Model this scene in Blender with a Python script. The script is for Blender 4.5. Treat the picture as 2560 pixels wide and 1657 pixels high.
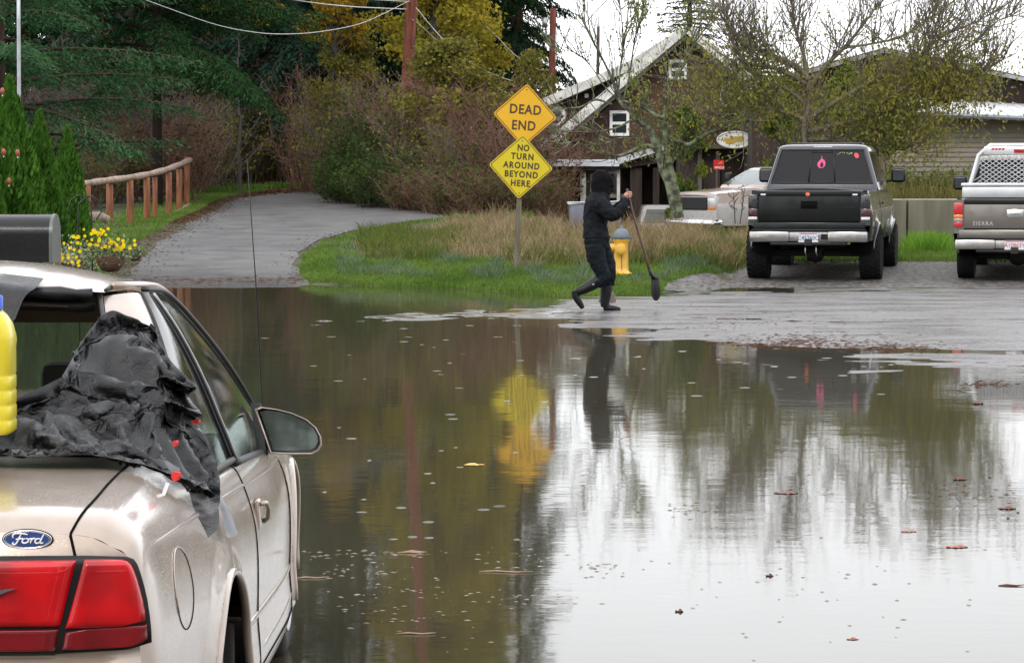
import bpy, bmesh, math, random
import numpy as np
from mathutils import Vector, Matrix, noise as mnoise
R_ = math.radians
for o in list(bpy.data.objects): bpy.data.objects.remove(o)
sc = bpy.context.scene
COL = sc.collection
rnd = random.Random(7)
NR = np.random.RandomState(11)

# ------------------------------------------------------------------ camera
F = 7000.0; CAMZ = 1.7; PITCH = math.atan(388.5/7000.0)
cd = bpy.data.cameras.new('camera'); cam = bpy.data.objects.new('camera', cd); COL.objects.link(cam)
cam.location = (0, 0, CAMZ); cam.rotation_euler = (math.pi/2 - PITCH, 0, 0)
cd.sensor_width = 36; cd.lens = F/2560*36; cd.clip_start = .1; cd.clip_end = 2000
sc.camera = cam
# ------------------------------------------------------------------ world: overcast daylight
SUN_EL, SUN_ROT = R_(42), R_(200)
w = bpy.data.worlds.new('World'); sc.world = w; w.use_nodes = True
nt = w.node_tree; nt.nodes.clear(); N = nt.nodes.new; LK = nt.links.new
out = N('ShaderNodeOutputWorld'); bg = N('ShaderNodeBackground'); bg.inputs['Strength'].default_value = .1
sky = N('ShaderNodeTexSky'); sky.sky_type = 'NISHITA'; sky.sun_disc = False; sky.sun_elevation = SUN_EL; sky.sun_rotation = SUN_ROT
sky.air_density = 1.5; sky.dust_density = 3
tc = N('ShaderNodeTexCoord'); sep = N('ShaderNodeSeparateXYZ'); LK(tc.outputs['Generated'], sep.inputs[0])
mr = N('ShaderNodeMapRange'); mr.inputs['From Min'].default_value = 0; mr.inputs['From Max'].default_value = .9
mr.inputs['To Min'].default_value = 0; mr.inputs['To Max'].default_value = 1; LK(sep.outputs['Z'], mr.inputs['Value'])
mp = N('ShaderNodeMapping'); mp.inputs['Scale'].default_value = (1.5, 1.5, 5); LK(tc.outputs['Generated'], mp.inputs[0])
no = N('ShaderNodeTexNoise'); no.inputs['Scale'].default_value = 1.6; no.inputs['Detail'].default_value = 5; LK(mp.outputs[0], no.inputs['Vector'])
grad = N('ShaderNodeMix'); grad.data_type = 'RGBA'; LK(mr.outputs[0], grad.inputs['Factor'])
grad.inputs['A'].default_value = (17.5, 17.7, 18.3, 1); grad.inputs['B'].default_value = (17.5, 17.8, 18.6, 1)
cl = N('ShaderNodeMapRange'); cl.inputs['To Min'].default_value = .78; cl.inputs['To Max'].default_value = 1.22; LK(no.outputs['Fac'], cl.inputs['Value'])
mul = N('ShaderNodeVectorMath'); mul.operation = 'SCALE'; LK(grad.outputs['Result'], mul.inputs[0]); LK(cl.outputs[0], mul.inputs['Scale'])
mx = N('ShaderNodeMix'); mx.data_type = 'RGBA'; mx.inputs['Factor'].default_value = .93
LK(sky.outputs[0], mx.inputs['A']); LK(mul.outputs[0], mx.inputs['B']); LK(mx.outputs['Result'], bg.inputs['Color']); LK(bg.outputs[0], out.inputs[0])
sd = bpy.data.lights.new('sun', 'SUN'); so = bpy.data.objects.new('sun', sd); COL.objects.link(so)
sd.energy = .9; sd.angle = R_(14); sd.color = (1, .96, .9)
so.rotation_euler = (R_(48), 0, R_(200-180)*-1)
sc.view_settings.view_transform = 'Standard'; sc.view_settings.look = 'None'; sc.view_settings.exposure = 0.22; sc.view_settings.gamma = 1
sc.cycles.use_denoising = True
sc.cycles.max_bounces = 7; sc.cycles.diffuse_bounces = 3; sc.cycles.transparent_max_bounces = 10; sc.cycles.caustics_reflective = False; sc.cycles.caustics_refractive = False

# ------------------------------------------------------------------ helpers
sP, cP = math.sin(PITCH), math.cos(PITCH)
def ray(px, py):
    dx = (px-1280)/F; dy = (828.5-py)/F
    return Vector((dx, cP+dy*sP, -sP+dy*cP))
def W(px, py, Y):
    d = ray(px, py); return Vector((0, 0, CAMZ)) + d*(Y/d.y)
def sstep(a, b, x):
    t = min(1, max(0, (x-a)/(b-a))); return t*t*(3-2*t)
def interp(x, pts): return float(np.interp(x, [p[0] for p in pts], [p[1] for p in pts]))
SHORE = [(640, 47), (700, 45.6), (753, 44.6), (800, 44.2), (900, 43.3), (1150, 42.2), (1300, 40.6), (1400, 39.5), (1500, 39.5), (1600, 40.2), (1700, 41.2), (1800, 42), (1900, 42.3), (2600, 42.6)]
BASE = [(0, -.10), (12, -.1), (38, -.09), (41, -.07), (43, 0.0), (46, .06), (48, .13), (50, .2), (60, .46), (70, .73), (80, 1.0), (90, 1.25), (100, 1.5), (130, 2.0), (300, 3.5), (900, 8)]
def bank_w(px, Y):   # how much a spot belongs to the grassy bank (0..1)
    th = interp(Y, [(44, 738), (50, 745), (55, 775), (60, 870), (65, 1000), (68, 1120), (72, 1600)]); return sstep(th, th+60, px)*(1-sstep(1730, 1830, px))
def hz(x, Y):
    z = interp(Y, BASE)
    if Y > 30:
        px = 1280+F*x/max(Y, 1)
        b = bank_w(px, Y)
        if b > 0:
            s = interp(px, SHORE); d = Y-s
            zb = .07*d if d < 3.6 else .252+(d-3.6)*.01
            if d < 0: zb = .05*d
            zb = max(zb, -.12)
            k = max(z+.02, zb) if d > 0 else zb
            z = z*(1-b)+k*b
        wdr = sstep(1340, 1500, px)*sstep(56, 60, Y)*(1-sstep(80, 100, Y)); z = z*(1-wdr)+.14*wdr
        if px < 330 and Y > 44: z += .12*sstep(330, 200, px) if False else 0
    return z
def GP(px, py, off=0.0):      # the place on the ground seen at this spot of the photograph
    d = ray(px, py); lo, hi = 5.0, 400.0
    Y = 30.0; prev = 5.0
    Y = 6.0
    while Y < 400:
        p = Vector((0, 0, CAMZ))+d*(Y/d.y)
        if p.z < max(hz(p.x, p.y), -.09)+off: break
        prev = Y; Y += .25 if Y < 60 else .6
    lo, hi = prev, Y
    for _ in range(14):
        m = (lo+hi)/2; p = Vector((0, 0, CAMZ))+d*(m/d.y)
        if p.z < max(hz(p.x, p.y), -.09)+off: hi = m
        else: lo = m
    return Vector((0, 0, CAMZ))+d*(hi/d.y)

def tag(o, label=None, cat=None, group=None, kind=None):
    if label: o['label'] = label
    if cat: o['category'] = cat
    if group: o['group'] = group
    if kind: o['kind'] = kind
    return o
def empty(name, loc=(0, 0, 0), rz=0, label=None, cat=None, group=None):
    o = bpy.data.objects.new(name, None); COL.objects.link(o); o.location = loc; o.rotation_euler = (0, 0, rz); o.empty_display_size = .2
    return tag(o, label, cat, group)
def mesh_np(name, V, Fc, mat, parent=None, smooth=False):
    """V (n,3), Fc (m,k) same-size faces"""
    V = np.asarray(V, dtype=np.float32); Fc = np.asarray(Fc, dtype=np.int32)
    me = bpy.data.meshes.new(name); k = Fc.shape[1]
    me.vertices.add(len(V)); me.vertices.foreach_set('co', V.ravel())
    me.loops.add(Fc.size); me.loops.foreach_set('vertex_index', Fc.ravel())
    me.polygons.add(len(Fc)); me.polygons.foreach_set('loop_start', np.arange(0, Fc.size, k, dtype=np.int32))
    me.polygons.foreach_set('loop_total', np.full(len(Fc), k, dtype=np.int32))
    if smooth: me.polygons.foreach_set('use_smooth', np.ones(len(Fc), dtype=bool))
    me.update(calc_edges=True); me.materials.append(mat)
    o = bpy.data.objects.new(name, me); COL.objects.link(o)
    if parent: o.parent = parent
    return o
class MB:
    def __init__(s): s.v = []; s.f = []; s.m = []; s.T = None
    def add(s, vs, fs, mi=0):
        b = len(s.v)
        s.v += [tuple(v) for v in vs]; s.f += [tuple(i+b for i in f) for f in fs]; s.m += [mi]*len(fs); return s
    def box(s, a, b, mi=0, M=None):
        x0, y0, z0 = a; x1, y1, z1 = b
        vs = [Vector(p) for p in ((x0, y0, z0), (x1, y0, z0), (x1, y1, z0), (x0, y1, z0), (x0, y0, z1), (x1, y0, z1), (x1, y1, z1), (x0, y1, z1))]
        if M is not None: vs = [M @ v for v in vs]
        return s.add(vs, [(0, 3, 2, 1), (4, 5, 6, 7), (0, 1, 5, 4), (1, 2, 6, 5), (2, 3, 7, 6), (3, 0, 4, 7)], mi)
    def bbox(s, a, b, r=.02, mi=0, M=None, n=2):   # box with rounded edges
        bm = bmesh.new(); x0, y0, z0 = a; x1, y1, z1 = b
        vs = [bm.verts.new(p) for p in ((x0, y0, z0), (x1, y0, z0), (x1, y1, z0), (x0, y1, z0), (x0, y0, z1), (x1, y0, z1), (x1, y1, z1), (x0, y1, z1))]
        for q in [(0, 3, 2, 1), (4, 5, 6, 7), (0, 1, 5, 4), (1, 2, 6, 5), (2, 3, 7, 6), (3, 0, 4, 7)]: bm.faces.new([vs[i] for i in q])
        bmesh.ops.bevel(bm, geom=bm.edges[:], offset=r, segments=n, affect='EDGES', profile=.5)
        bm.verts.index_update(); pts = [v.co.copy() for v in bm.verts]
        if M is not None: pts = [M @ p for p in pts]
        fs = [tuple(v.index for v in f.verts) for f in bm.faces]; bm.free()
        return s.add(pts, fs, mi)
    def tube(s, pts, rad, n=8, mi=0, cap=True, closed=False, flat=1.0):
        pts = [Vector(p) for p in pts]; k = len(pts)
        if not hasattr(rad, '__len__'): rad = [rad]*k
        vs = []; prev = None
        for i, p in enumerate(pts):
            if closed: t = pts[(i+1) % k]-pts[i-1]
            else: t = pts[min(i+1, k-1)]-pts[max(i-1, 0)]
            t.normalize()
            if prev is None:
                u = t.orthogonal().normalized() if abs(t.z) > .95 else t.cross(Vector((0, 0, 1))).normalized()
            else:
                u = prev-t*prev.dot(t)
                u = u.normalized() if u.length > 1e-6 else t.orthogonal().normalized()
            prev = u; b = t.cross(u)
            for j in range(n):
                a = 2*math.pi*j/n; vs.append(p+(u*math.cos(a)*flat+b*math.sin(a))*rad[i])
        fs = []
        for i in range(k if closed else k-1):
            for j in range(n):
                a = i*n+j; b2 = i*n+(j+1) % n; c = ((i+1) % k)*n+(j+1) % n; d = ((i+1) % k)*n+j
                fs.append((a, b2, c, d))
        if cap and not closed: fs.append(tuple(range(n))[::-1]); fs.append(tuple((k-1)*n+j for j in range(n)))
        return s.add(vs, fs, mi)
    def lathe(s, prof, n=16, mi=0, M=None):   # profile (r,z) about Z
        vs = []; fs = []
        for r, z in prof:
            for j in range(n):
                a = 2*math.pi*j/n; vs.append(Vector((r*math.cos(a), r*math.sin(a), z)))
        for i in range(len(prof)-1):
            for j in range(n):
                fs.append((i*n+j, i*n+(j+1) % n, (i+1)*n+(j+1) % n, (i+1)*n+j))
        fs.append(tuple(range(n))[::-1]); fs.append(tuple((len(prof)-1)*n+j for j in range(n)))
        if M is not None: vs = [M @ v for v in vs]
        return s.add(vs, fs, mi)
    def grid(s, P, mi=0, close_u=False):       # P[i][j]
        r = len(P); c = len(P[0]); vs = [p for row in P for p in row]; fs = []
        for i in range(r-1):
            for j in range(c if close_u else c-1):
                fs.append((i*c+j, i*c+(j+1) % c, (i+1)*c+(j+1) % c, (i+1)*c+j))
        return s.add(vs, fs, mi)
    def prism(s, poly, d, mi=0):      # poly list of Vectors, extruded by vector d
        poly = [Vector(p) for p in poly]; d = Vector(d); n = len(poly)
        vs = poly+[p+d for p in poly]
        fs = [tuple(range(n)), tuple(range(n, 2*n))[::-1]]+[(i, i+n, (i+1) % n+n, (i+1) % n) for i in range(n)]
        return s.add(vs, fs, mi)
    def build(s, name, mats, parent=None, smooth=False, auto=None, weld=False, away=None):
        me = bpy.data.meshes.new(name); me.from_pydata([tuple(v) for v in s.v], [], s.f)
        if not isinstance(mats, (list, tuple)): mats = [mats]
        for m in mats: me.materials.append(m)
        me.polygons.foreach_set('material_index', s.m)
        bm = bmesh.new(); bm.from_mesh(me)
        if weld: bmesh.ops.remove_doubles(bm, verts=bm.verts, dist=1e-4)
        bmesh.ops.recalc_face_normals(bm, faces=bm.faces)
        if away:
            for f in bm.faces:
                c = f.calc_center_median()
                if f.normal.dot(c-away(c)) < 0: f.normal_flip()
        if smooth or auto:
            ang = R_(auto if auto else 180)
            for f in bm.faces: f.smooth = True
            for e in bm.edges:
                if auto and len(e.link_faces) == 2:
                    try: e.smooth = e.calc_face_angle() < ang
                    except Exception: pass
        bm.to_mesh(me); bm.free()
        o = bpy.data.objects.new(name, me); COL.objects.link(o)
        if parent: o.parent = parent
        return o
def copy_tree(o, parent=None):
    c = o.copy(); COL.objects.link(c); c.parent = parent
    for ch in o.children: copy_tree(ch, c)
    return c
_tc = {}
def text_geo(s, size=1.0, space=1.0, bold=0.0):
    cu = bpy.data.curves.new('t', 'FONT'); cu.body = s; cu.size = size; cu.align_x = 'CENTER'; cu.align_y = 'CENTER'; cu.space_character = space; cu.offset = bold
    cu.resolution_u = 3
    o = bpy.data.objects.new('t', cu); COL.objects.link(o); dg = bpy.context.evaluated_depsgraph_get(); dg.update()
    me = bpy.data.meshes.new_from_object(o.evaluated_get(dg)); vs = [v.co.copy() for v in me.vertices]; fs = [tuple(p.vertices) for p in me.polygons]
    bpy.data.objects.remove(o); bpy.data.curves.remove(cu); bpy.data.meshes.remove(me); return vs, fs
def pchip(xs, ys, x):
    xs = np.asarray(xs, float); ys = np.asarray(ys, float); x = np.atleast_1d(np.asarray(x, float))
    h = np.diff(xs); d = np.diff(ys)/h; m = np.zeros(len(xs))
    for i in range(1, len(xs)-1):
        if d[i-1]*d[i] > 0:
            w1 = 2*h[i]+h[i-1]; w2 = h[i]+2*h[i-1]; m[i] = (w1+w2)/(w1/d[i-1]+w2/d[i])
    m[0] = d[0]; m[-1] = d[-1]
    i = np.clip(np.searchsorted(xs, x)-1, 0, len(xs)-2); t = (x-xs[i])/h[i]
    return (2*t**3-3*t**2+1)*ys[i]+(t**3-2*t**2+t)*h[i]*m[i]+(-2*t**3+3*t**2)*ys[i+1]+(t**3-t**2)*h[i]*m[i+1]
def crom(pts, n):   # catmull-rom through points, n per segment
    P = [np.array(p, float) for p in pts]; P = [2*P[0]-P[1]]+P+[2*P[-1]-P[-2]]; o = []
    for i in range(1, len(P)-2):
        for k in range(n):
            t = k/n; a, b, c, d = P[i-1], P[i], P[i+1], P[i+2]
            o.append(.5*((2*b)+(c-a)*t+(2*a-5*b+4*c-d)*t*t+(3*b-a-3*c+d)*t**3))
    o.append(P[-2]); return o

# ------------------------------------------------------------------ materials
def newmat(name):
    m = bpy.data.materials.new(name); m.use_nodes = True; nt = m.node_tree; b = nt.nodes['Principled BSDF']; return m, nt, b
def M(name, col, rough=.6, metal=0, var=.18, scale=4, bump=0, bscale=30, coat=0, spec=.5, col2=None, stretch=(1, 1, 1), sheen=0, detail=6, thr=(.3, .7), bdist=.02):
    m, nt, b = newmat(name); n = nt.nodes.new; L = nt.links.new
    b.inputs['Roughness'].default_value = rough; b.inputs['Metallic'].default_value = metal; b.inputs['Coat Weight'].default_value = coat; b.inputs['Coat Roughness'].default_value = .06
    b.inputs['Specular IOR Level'].default_value = spec
    t = n('ShaderNodeTexCoord'); mp = n('ShaderNodeMapping'); mp.inputs['Scale'].default_value = stretch; L(t.outputs['Object'], mp.inputs[0])
    ns = n('ShaderNodeTexNoise'); ns.inputs['Scale'].default_value = scale; ns.inputs['Detail'].default_value = detail; L(mp.outputs[0], ns.inputs['Vector'])
    cr = n('ShaderNodeValToRGB'); L(ns.outputs['Fac'], cr.inputs[0])
    c2 = col2 or tuple(min(1, c*(1+var)) for c in col); c1 = col if col2 else tuple(c*(1-var) for c in col)
    cr.color_ramp.elements[0].position = thr[0]; cr.color_ramp.elements[1].position = thr[1]
    cr.color_ramp.elements[0].color = (*c1, 1); cr.color_ramp.elements[1].color = (*c2, 1); L(cr.outputs[0], b.inputs['Base Color'])
    if bump:
        n2 = n('ShaderNodeTexNoise'); n2.inputs['Scale'].default_value = bscale; n2.inputs['Detail'].default_value = 4; L(mp.outputs[0], n2.inputs['Vector'])
        bp = n('ShaderNodeBump'); bp.inputs['Strength'].default_value = bump; bp.inputs['Distance'].default_value = bdist; L(n2.outputs['Fac'], bp.inputs['Height']); L(bp.outputs[0], b.inputs['Normal'])
    return m
def leafmat(name, cols, rough=.55, trans=.25):
    m, nt, b = newmat(name); n = nt.nodes.new; L = nt.links.new
    g = n('ShaderNodeNewGeometry'); cr = n('ShaderNodeValToRGB'); cr.color_ramp.interpolation = 'LINEAR'
    e = cr.color_ramp.elements
    while len(e) < len(cols): e.new(.5)
    for i, c in enumerate(cols): e[i].position = i/(len(cols)-1); e[i].color = (*c, 1)
    t = n('ShaderNodeTexCoord'); ns = n('ShaderNodeTexNoise'); ns.inputs['Scale'].default_value = .55; ns.inputs['Detail'].default_value = 3; L(t.outputs['Object'], ns.inputs['Vector'])
    mr = n('ShaderNodeMapRange'); mr.inputs['From Min'].default_value = .3; mr.inputs['From Max'].default_value = .7; L(ns.outputs['Fac'], mr.inputs['Value'])
    mm = n('ShaderNodeMix'); mm.inputs['Factor'].default_value = .5; L(g.outputs['Random Per Island'], mm.inputs['A']); L(mr.outputs[0], mm.inputs['B'])
    L(mm.outputs['Result'], cr.inputs[0]); 
    df = n('ShaderNodeBsdfDiffuse'); L(cr.outputs[0], df.inputs['Color']); nt.nodes.remove(b)
    tr = n('ShaderNodeBsdfTranslucent'); L(cr.outputs[0], tr.inputs['Color']); ms = n('ShaderNodeMixShader'); ms.inputs[0].default_value = trans
    o = nt.nodes['Material Output']; L(df.outputs[0], ms.inputs[1]); L(tr.outputs[0], ms.inputs[2]); L(ms.outputs[0], o.inputs[0]); return m
def glassmat(name, tint=(.55, .66, .62), rough=.02, body=.0, base=(.01, .012, .012)):
    m = bpy.data.materials.new(name); m.use_nodes = True; nt = m.node_tree; nt.nodes.clear(); n = nt.nodes.new; L = nt.links.new
    o = n('ShaderNodeOutputMaterial'); tr = n('ShaderNodeBsdfTransparent'); tr.inputs[0].default_value = (*tint, 1)
    gl = n('ShaderNodeBsdfGlossy'); gl.inputs['Roughness'].default_value = rough; gl.inputs['Color'].default_value = (.9, .9, .9, 1)
    df = n('ShaderNodeBsdfDiffuse'); df.inputs[0].default_value = (*base, 1); m0 = n('ShaderNodeMixShader'); m0.inputs[0].default_value = body; L(tr.outputs[0], m0.inputs[1]); L(df.outputs[0], m0.inputs[2])
    lw = n('ShaderNodeLayerWeight'); lw.inputs['Blend'].default_value = .5; pw = n('ShaderNodeMath'); pw.operation = 'POWER'; pw.inputs[1].default_value = 4.5; L(lw.outputs['Facing'], pw.inputs[0]); fr = n('ShaderNodeMath'); fr.operation = 'MULTIPLY_ADD'; fr.inputs[1].default_value = .9; fr.inputs[2].default_value = .06; L(pw.outputs[0], fr.inputs[0])
    mxs = n('ShaderNodeMixShader'); L(fr.outputs[0], mxs.inputs[0]); L(m0.outputs[0], mxs.inputs[1]); L(gl.outputs[0], mxs.inputs[2]); L(mxs.outputs[0], o.inputs[0])
    t = n('ShaderNodeTexCoord'); v = n('ShaderNodeTexNoise'); v.inputs['Scale'].default_value = 90; L(t.outputs['Object'], v.inputs['Vector'])
    bp = n('ShaderNodeBump'); bp.inputs['Strength'].default_value = .12; bp.inputs['Distance'].default_value = .002; L(v.outputs['Fac'], bp.inputs['Height']); L(bp.outputs[0], gl.inputs['Normal']); return m
def paint(name, col, metal=.5, rough=.28, drops=.25, dirt=(.2, .17, .13), dirtamt=.25):
    m, nt, b = newmat(name); n = nt.nodes.new; L = nt.links.new
    b.inputs['Metallic'].default_value = metal; b.inputs['Roughness'].default_value = rough; b.inputs['Coat Weight'].default_value = 1; b.inputs['Coat Roughness'].default_value = .04
    t = n('ShaderNodeTexCoord'); ns = n('ShaderNodeTexNoise'); ns.inputs['Scale'].default_value = 7; ns.inputs['Detail'].default_value = 8; L(t.outputs['Object'], ns.inputs['Vector'])
    mr = n('ShaderNodeMapRange'); mr.inputs['From Min'].default_value = .48; mr.inputs['From Max'].default_value = .75; mr.inputs['To Max'].default_value = dirtamt; L(ns.outputs['Fac'], mr.inputs['Value'])
    mx = n('ShaderNodeMix'); mx.data_type = 'RGBA'; mx.inputs['A'].default_value = (*col, 1); mx.inputs['B'].default_value = (*dirt, 1); L(mr.outputs[0], mx.inputs['Factor']); L(mx.outputs['Result'], b.inputs['Base Color'])
    v = n('ShaderNodeTexVoronoi'); v.inputs['Scale'].default_value = 130; L(t.outputs['Object'], v.inputs['Vector'])
    m2 = n('ShaderNodeMapRange'); m2.inputs['From Min'].default_value = .0; m2.inputs['From Max'].default_value = .35; m2.inputs['To Min'].default_value = 1; m2.inputs['To Max'].default_value = 0; L(v.outputs['Distance'], m2.inputs['Value'])
    bp = n('ShaderNodeBump'); bp.inputs['Strength'].default_value = drops; bp.inputs['Distance'].default_value = .002; L(m2.outputs[0], bp.inputs['Height']); L(bp.outputs[0], b.inputs['Coat Normal']); return m

mat_black = M('black_rubber', (.012, .012, .013), .8, var=.3, bump=.2, spec=.2)
mat_trim = M('black_trim', (.009, .009, .010), .35, spec=.3)
mat_chrome = M('chrome', (.75, .75, .76), .12, 1, var=.05, scale=10)
mat_dull = M('dull_metal', (.35, .35, .36), .38, .9, var=.15, scale=12)
mat_dark = M('dark_cavity', (.006, .006, .006), .95, spec=.05)
mat_white = M('white_paint', (.7, .69, .66), .5, var=.1, scale=6)
mat_amber = M('amber_lens', (.8, .22, .02), .15, coat=1)
mat_clear = M('clear_lens', (.7, .72, .72), .1, coat=1)
mat_red = M('red_lens', (.42, .006, .01), .14, coat=1, var=.25, scale=9, spec=.6)
mat_redtape = M('red_tape', (.75, .03, .03), .5)
# ================================================================== crumpled plastic: a real cloth settles over the back of the car
def macro(rows, n=8, m=8):
    Rr = [crom([tuple(W(*p)) for p in row], m) for row in rows]; mm = len(Rr[0]); cols_ = [crom([Rr[i][j] for i in range(len(Rr))], n) for j in range(mm)]
    return [[Vector(cols_[j][i]) for j in range(mm)] for i in range(len(cols_[0]))]
def subd(P):
    Q = []
    for row in P:
        r2 = []
        for j in range(len(row)-1): r2 += [row[j], (row[j]+row[j+1])/2]
        r2.append(row[-1]); Q.append(r2)
    R3 = []
    for i in range(len(Q)-1): R3 += [Q[i], [(a+b)/2 for a, b in zip(Q[i], Q[i+1])]]
    R3.append(Q[-1]); return R3
def settle(P, frames=34, grow_=.24, back=.030, seed=0, grav=-6.0, lumps=.030, pin_rows=(0, -1), collide=True):
    ni, nj = len(P), len(P[0]); tmp = bpy.data.scenes.new('tmp'); fs = [(i*nj+j, i*nj+j+1, (i+1)*nj+j+1, (i+1)*nj+j) for i in range(ni-1) for j in range(nj-1)]
    V = [v for row in P for v in row]; rr = random.Random(seed)
    me = bpy.data.meshes.new('c'); me.from_pydata([tuple(v+Vector((0, -.004*mnoise.noise(v*30), .004*mnoise.noise(v*25+Vector((5, 5, 5)))))) for v in V], [], fs); o = bpy.data.objects.new('c', me); tmp.collection.objects.link(o)
    vg = o.vertex_groups.new(name='pin')
    for i in range(ni):
        for j in range(nj):
            if i in (pin_rows[0], (ni+pin_rows[1])) or j in (0, nj-1): vg.add([i*nj+j], 1.0, 'REPLACE')
            elif (i*7+j*3) % 97 == 0: vg.add([i*nj+j], .30, 'REPLACE')
    def lump(v):
        q = Vector((v.x*1.0+v.z*.9, 0, v.z-v.x*.4)); a = mnoise.noise(Vector((q.x*7, 0, q.z*15))); b = mnoise.noise(Vector((q.x*16+4, 3, q.z*22))); c = 1-abs(mnoise.noise(Vector((q.x*9, 7, q.z*20))))*3
        return v+Vector((0, back-lumps*(a*.9+b*.45+c*.35), -.3*back+lumps*.3*(a+b)))
    m2 = bpy.data.meshes.new('k'); m2.from_pydata([tuple(lump(v)) for v in V], [], fs); k = bpy.data.objects.new('k', m2); tmp.collection.objects.link(k); k.modifiers.new('col', 'COLLISION'); k.collision.thickness_outer = .004; k.collision.cloth_friction = 12
    cm = o.modifiers.new('cloth', 'CLOTH'); s = cm.settings; s.quality = 7; s.mass = .06; s.tension_stiffness = 40; s.compression_stiffness = 40; s.shear_stiffness = 20; s.bending_stiffness = .05; s.tension_damping = 8; s.compression_damping = 8; s.shear_damping = 8; s.bending_damping = .5; s.air_damping = 3
    s.vertex_group_mass = 'pin'; s.shrink_min = -grow_; s.pin_stiffness = 1; cm.collision_settings.use_collision = collide; cm.collision_settings.distance_min = .004; cm.collision_settings.collision_quality = 3; cm.point_cache.frame_end = frames
    tmp.gravity = (0, 0, grav)
    for f in range(1, frames+1): tmp.frame_set(f)
    dg = tmp.view_layers[0].depsgraph; dg.update(); ev = o.evaluated_get(dg); co = np.empty(len(V)*3, dtype=np.float32); ev.data.vertices.foreach_get('co', co); co = co.reshape(ni, nj, 3)
    bpy.data.objects.remove(o); bpy.data.objects.remove(k); bpy.data.scenes.remove(tmp)
    return [[Vector(co[i, j]) for j in range(nj)] for i in range(ni)]
# ================================================================== SETTING
def sheet(name, rows, mat, off=0.004, nx=14, hfun=None, smooth=True):
    """rows: [(Y, xl, xr)] -> strip that follows the ground"""
    V = []; Fc = []
    for (Y, a, b) in rows:
        for j in range(nx+1):
            x = a+(b-a)*j/nx; V.append((x, Y, (hfun or hz)(x, Y)+off))
    c = nx+1
    for i in range(len(rows)-1):
        for j in range(nx): Fc.append((i*c+j, i*c+j+1, (i+1)*c+j+1, (i+1)*c+j))
    return tag(mesh_np(name, V, Fc, mat, smooth=smooth), kind='structure')
# ground: one sheet to the horizon
m_ground = M('soil_and_moss', (.035, .045, .018), .95, scale=1.2, col2=(.085, .07, .035), bump=.5, bscale=14, detail=10)
ys = list(np.arange(-30, 30, 3.0))+list(np.arange(30, 52, .35))+list(np.arange(52, 84, .8))+list(np.arange(84, 140, 3))+list(np.arange(140, 901, 40))
xs = list(np.arange(-700, -60, 60))+list(np.arange(-60, -16, 4))+list(np.arange(-16, 17, .4))+list(np.arange(20, 61, 4))+list(np.arange(120, 701, 60))
V = [(x, y, hz(x, y)) for y in ys for x in xs]; c = len(xs)
Fc = [(i*c+j, i*c+j+1, (i+1)*c+j+1, (i+1)*c+j) for i in range(len(ys)-1) for j in range(c-1)]
tag(mesh_np('ground', V, Fc, m_ground, smooth=True), kind='structure')
# water
def watermat():
    m, nt, b = newmat('flood_water'); n = nt.nodes.new; L = nt.links.new
    b.inputs['Base Color'].default_value = (.052, .047, .03, 1); b.inputs['Roughness'].default_value = .042; b.inputs['IOR'].default_value = 1.333
    t = n('ShaderNodeTexCoord'); hs = []
    for (s, st, k, d) in ((14, (.8, 1, 1), .0002, 2), (4.5, (.8, 1, 1), .0006, 2), (.45, (1, 1, 1), .0035, 2)):
        mp = n('ShaderNodeMapping'); mp.inputs['Scale'].default_value = st; L(t.outputs['Object'], mp.inputs[0])
        ns = n('ShaderNodeTexNoise'); ns.inputs['Scale'].default_value = s; ns.inputs['Detail'].default_value = d; L(mp.outputs[0], ns.inputs['Vector'])
        ml = n('ShaderNodeMath'); ml.operation = 'MULTIPLY'; ml.inputs[1].default_value = k; L(ns.outputs['Fac'], ml.inputs[0]); hs.append(ml)
    # where wind and rain roughen the surface: patches
    a = hs[0]
    for h in hs[1:]:
        ad = n('ShaderNodeMath'); ad.operation = 'ADD'; L(a.outputs[0], ad.inputs[0]); L(h.outputs[0], ad.inputs[1]); a = ad
    bp = n('ShaderNodeBump'); bp.inputs['Strength'].default_value = 1; bp.inputs['Distance'].default_value = 1.0; L(a.outputs[0], bp.inputs['Height']); L(bp.outputs[0], b.inputs['Normal'])
    return m
m_water = watermat()
tag(mesh_np('water', [(-300, -30, 0), (300, -30, 0), (300, 47.5, 0), (-300, 47.5, 0)], [(0, 1, 2, 3)], m_water), kind='structure')
# rain rings and small crests on the water
V = []; Fc = []
def ring(x, y, r, h, w, n=22):
    b = len(V); pr = ((-w, .0), (-.4*w, .75*h), (0, h), (.4*w, .75*h), (w, .0))
    for i in range(n):
        a = 2*math.pi*i/n
        for dr, z in pr: V.append((x+(r+dr)*math.cos(a), y+(r+dr)*math.sin(a), z-.0006))
    k = len(pr)
    for i in range(n):
        for j in range(k-1): Fc.append((b+i*k+j, b+i*k+j+1, b+((i+1) % n)*k+j+1, b+((i+1) % n)*k+j))
def crest(x, y, L, wd, h, ang=0):
    b = len(V); n = 12; ca, sa = math.cos(ang), math.sin(ang)
    for i in range(n+1):
        t = i/n*2-1; e = (1-t*t)**.7
        for q, z in ((-1, 0), (-.4, .8), (0, 1), (.4, .8), (1, 0)):
            lx, ly = t*L/2, q*wd*e; V.append((x+lx*ca-ly*sa, y+lx*sa+ly*ca, h*z*e-.0006))
    for i in range(n):
        for j in range(4): Fc.append((b+i*5+j, b+(i+1)*5+j, b+(i+1)*5+j+1, b+i*5+j+1))
def wpt(px, py): d = ray(px, py); return Vector((0, 0, CAMZ))+d*(-CAMZ/d.z)
R2 = random.Random(5)
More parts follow.
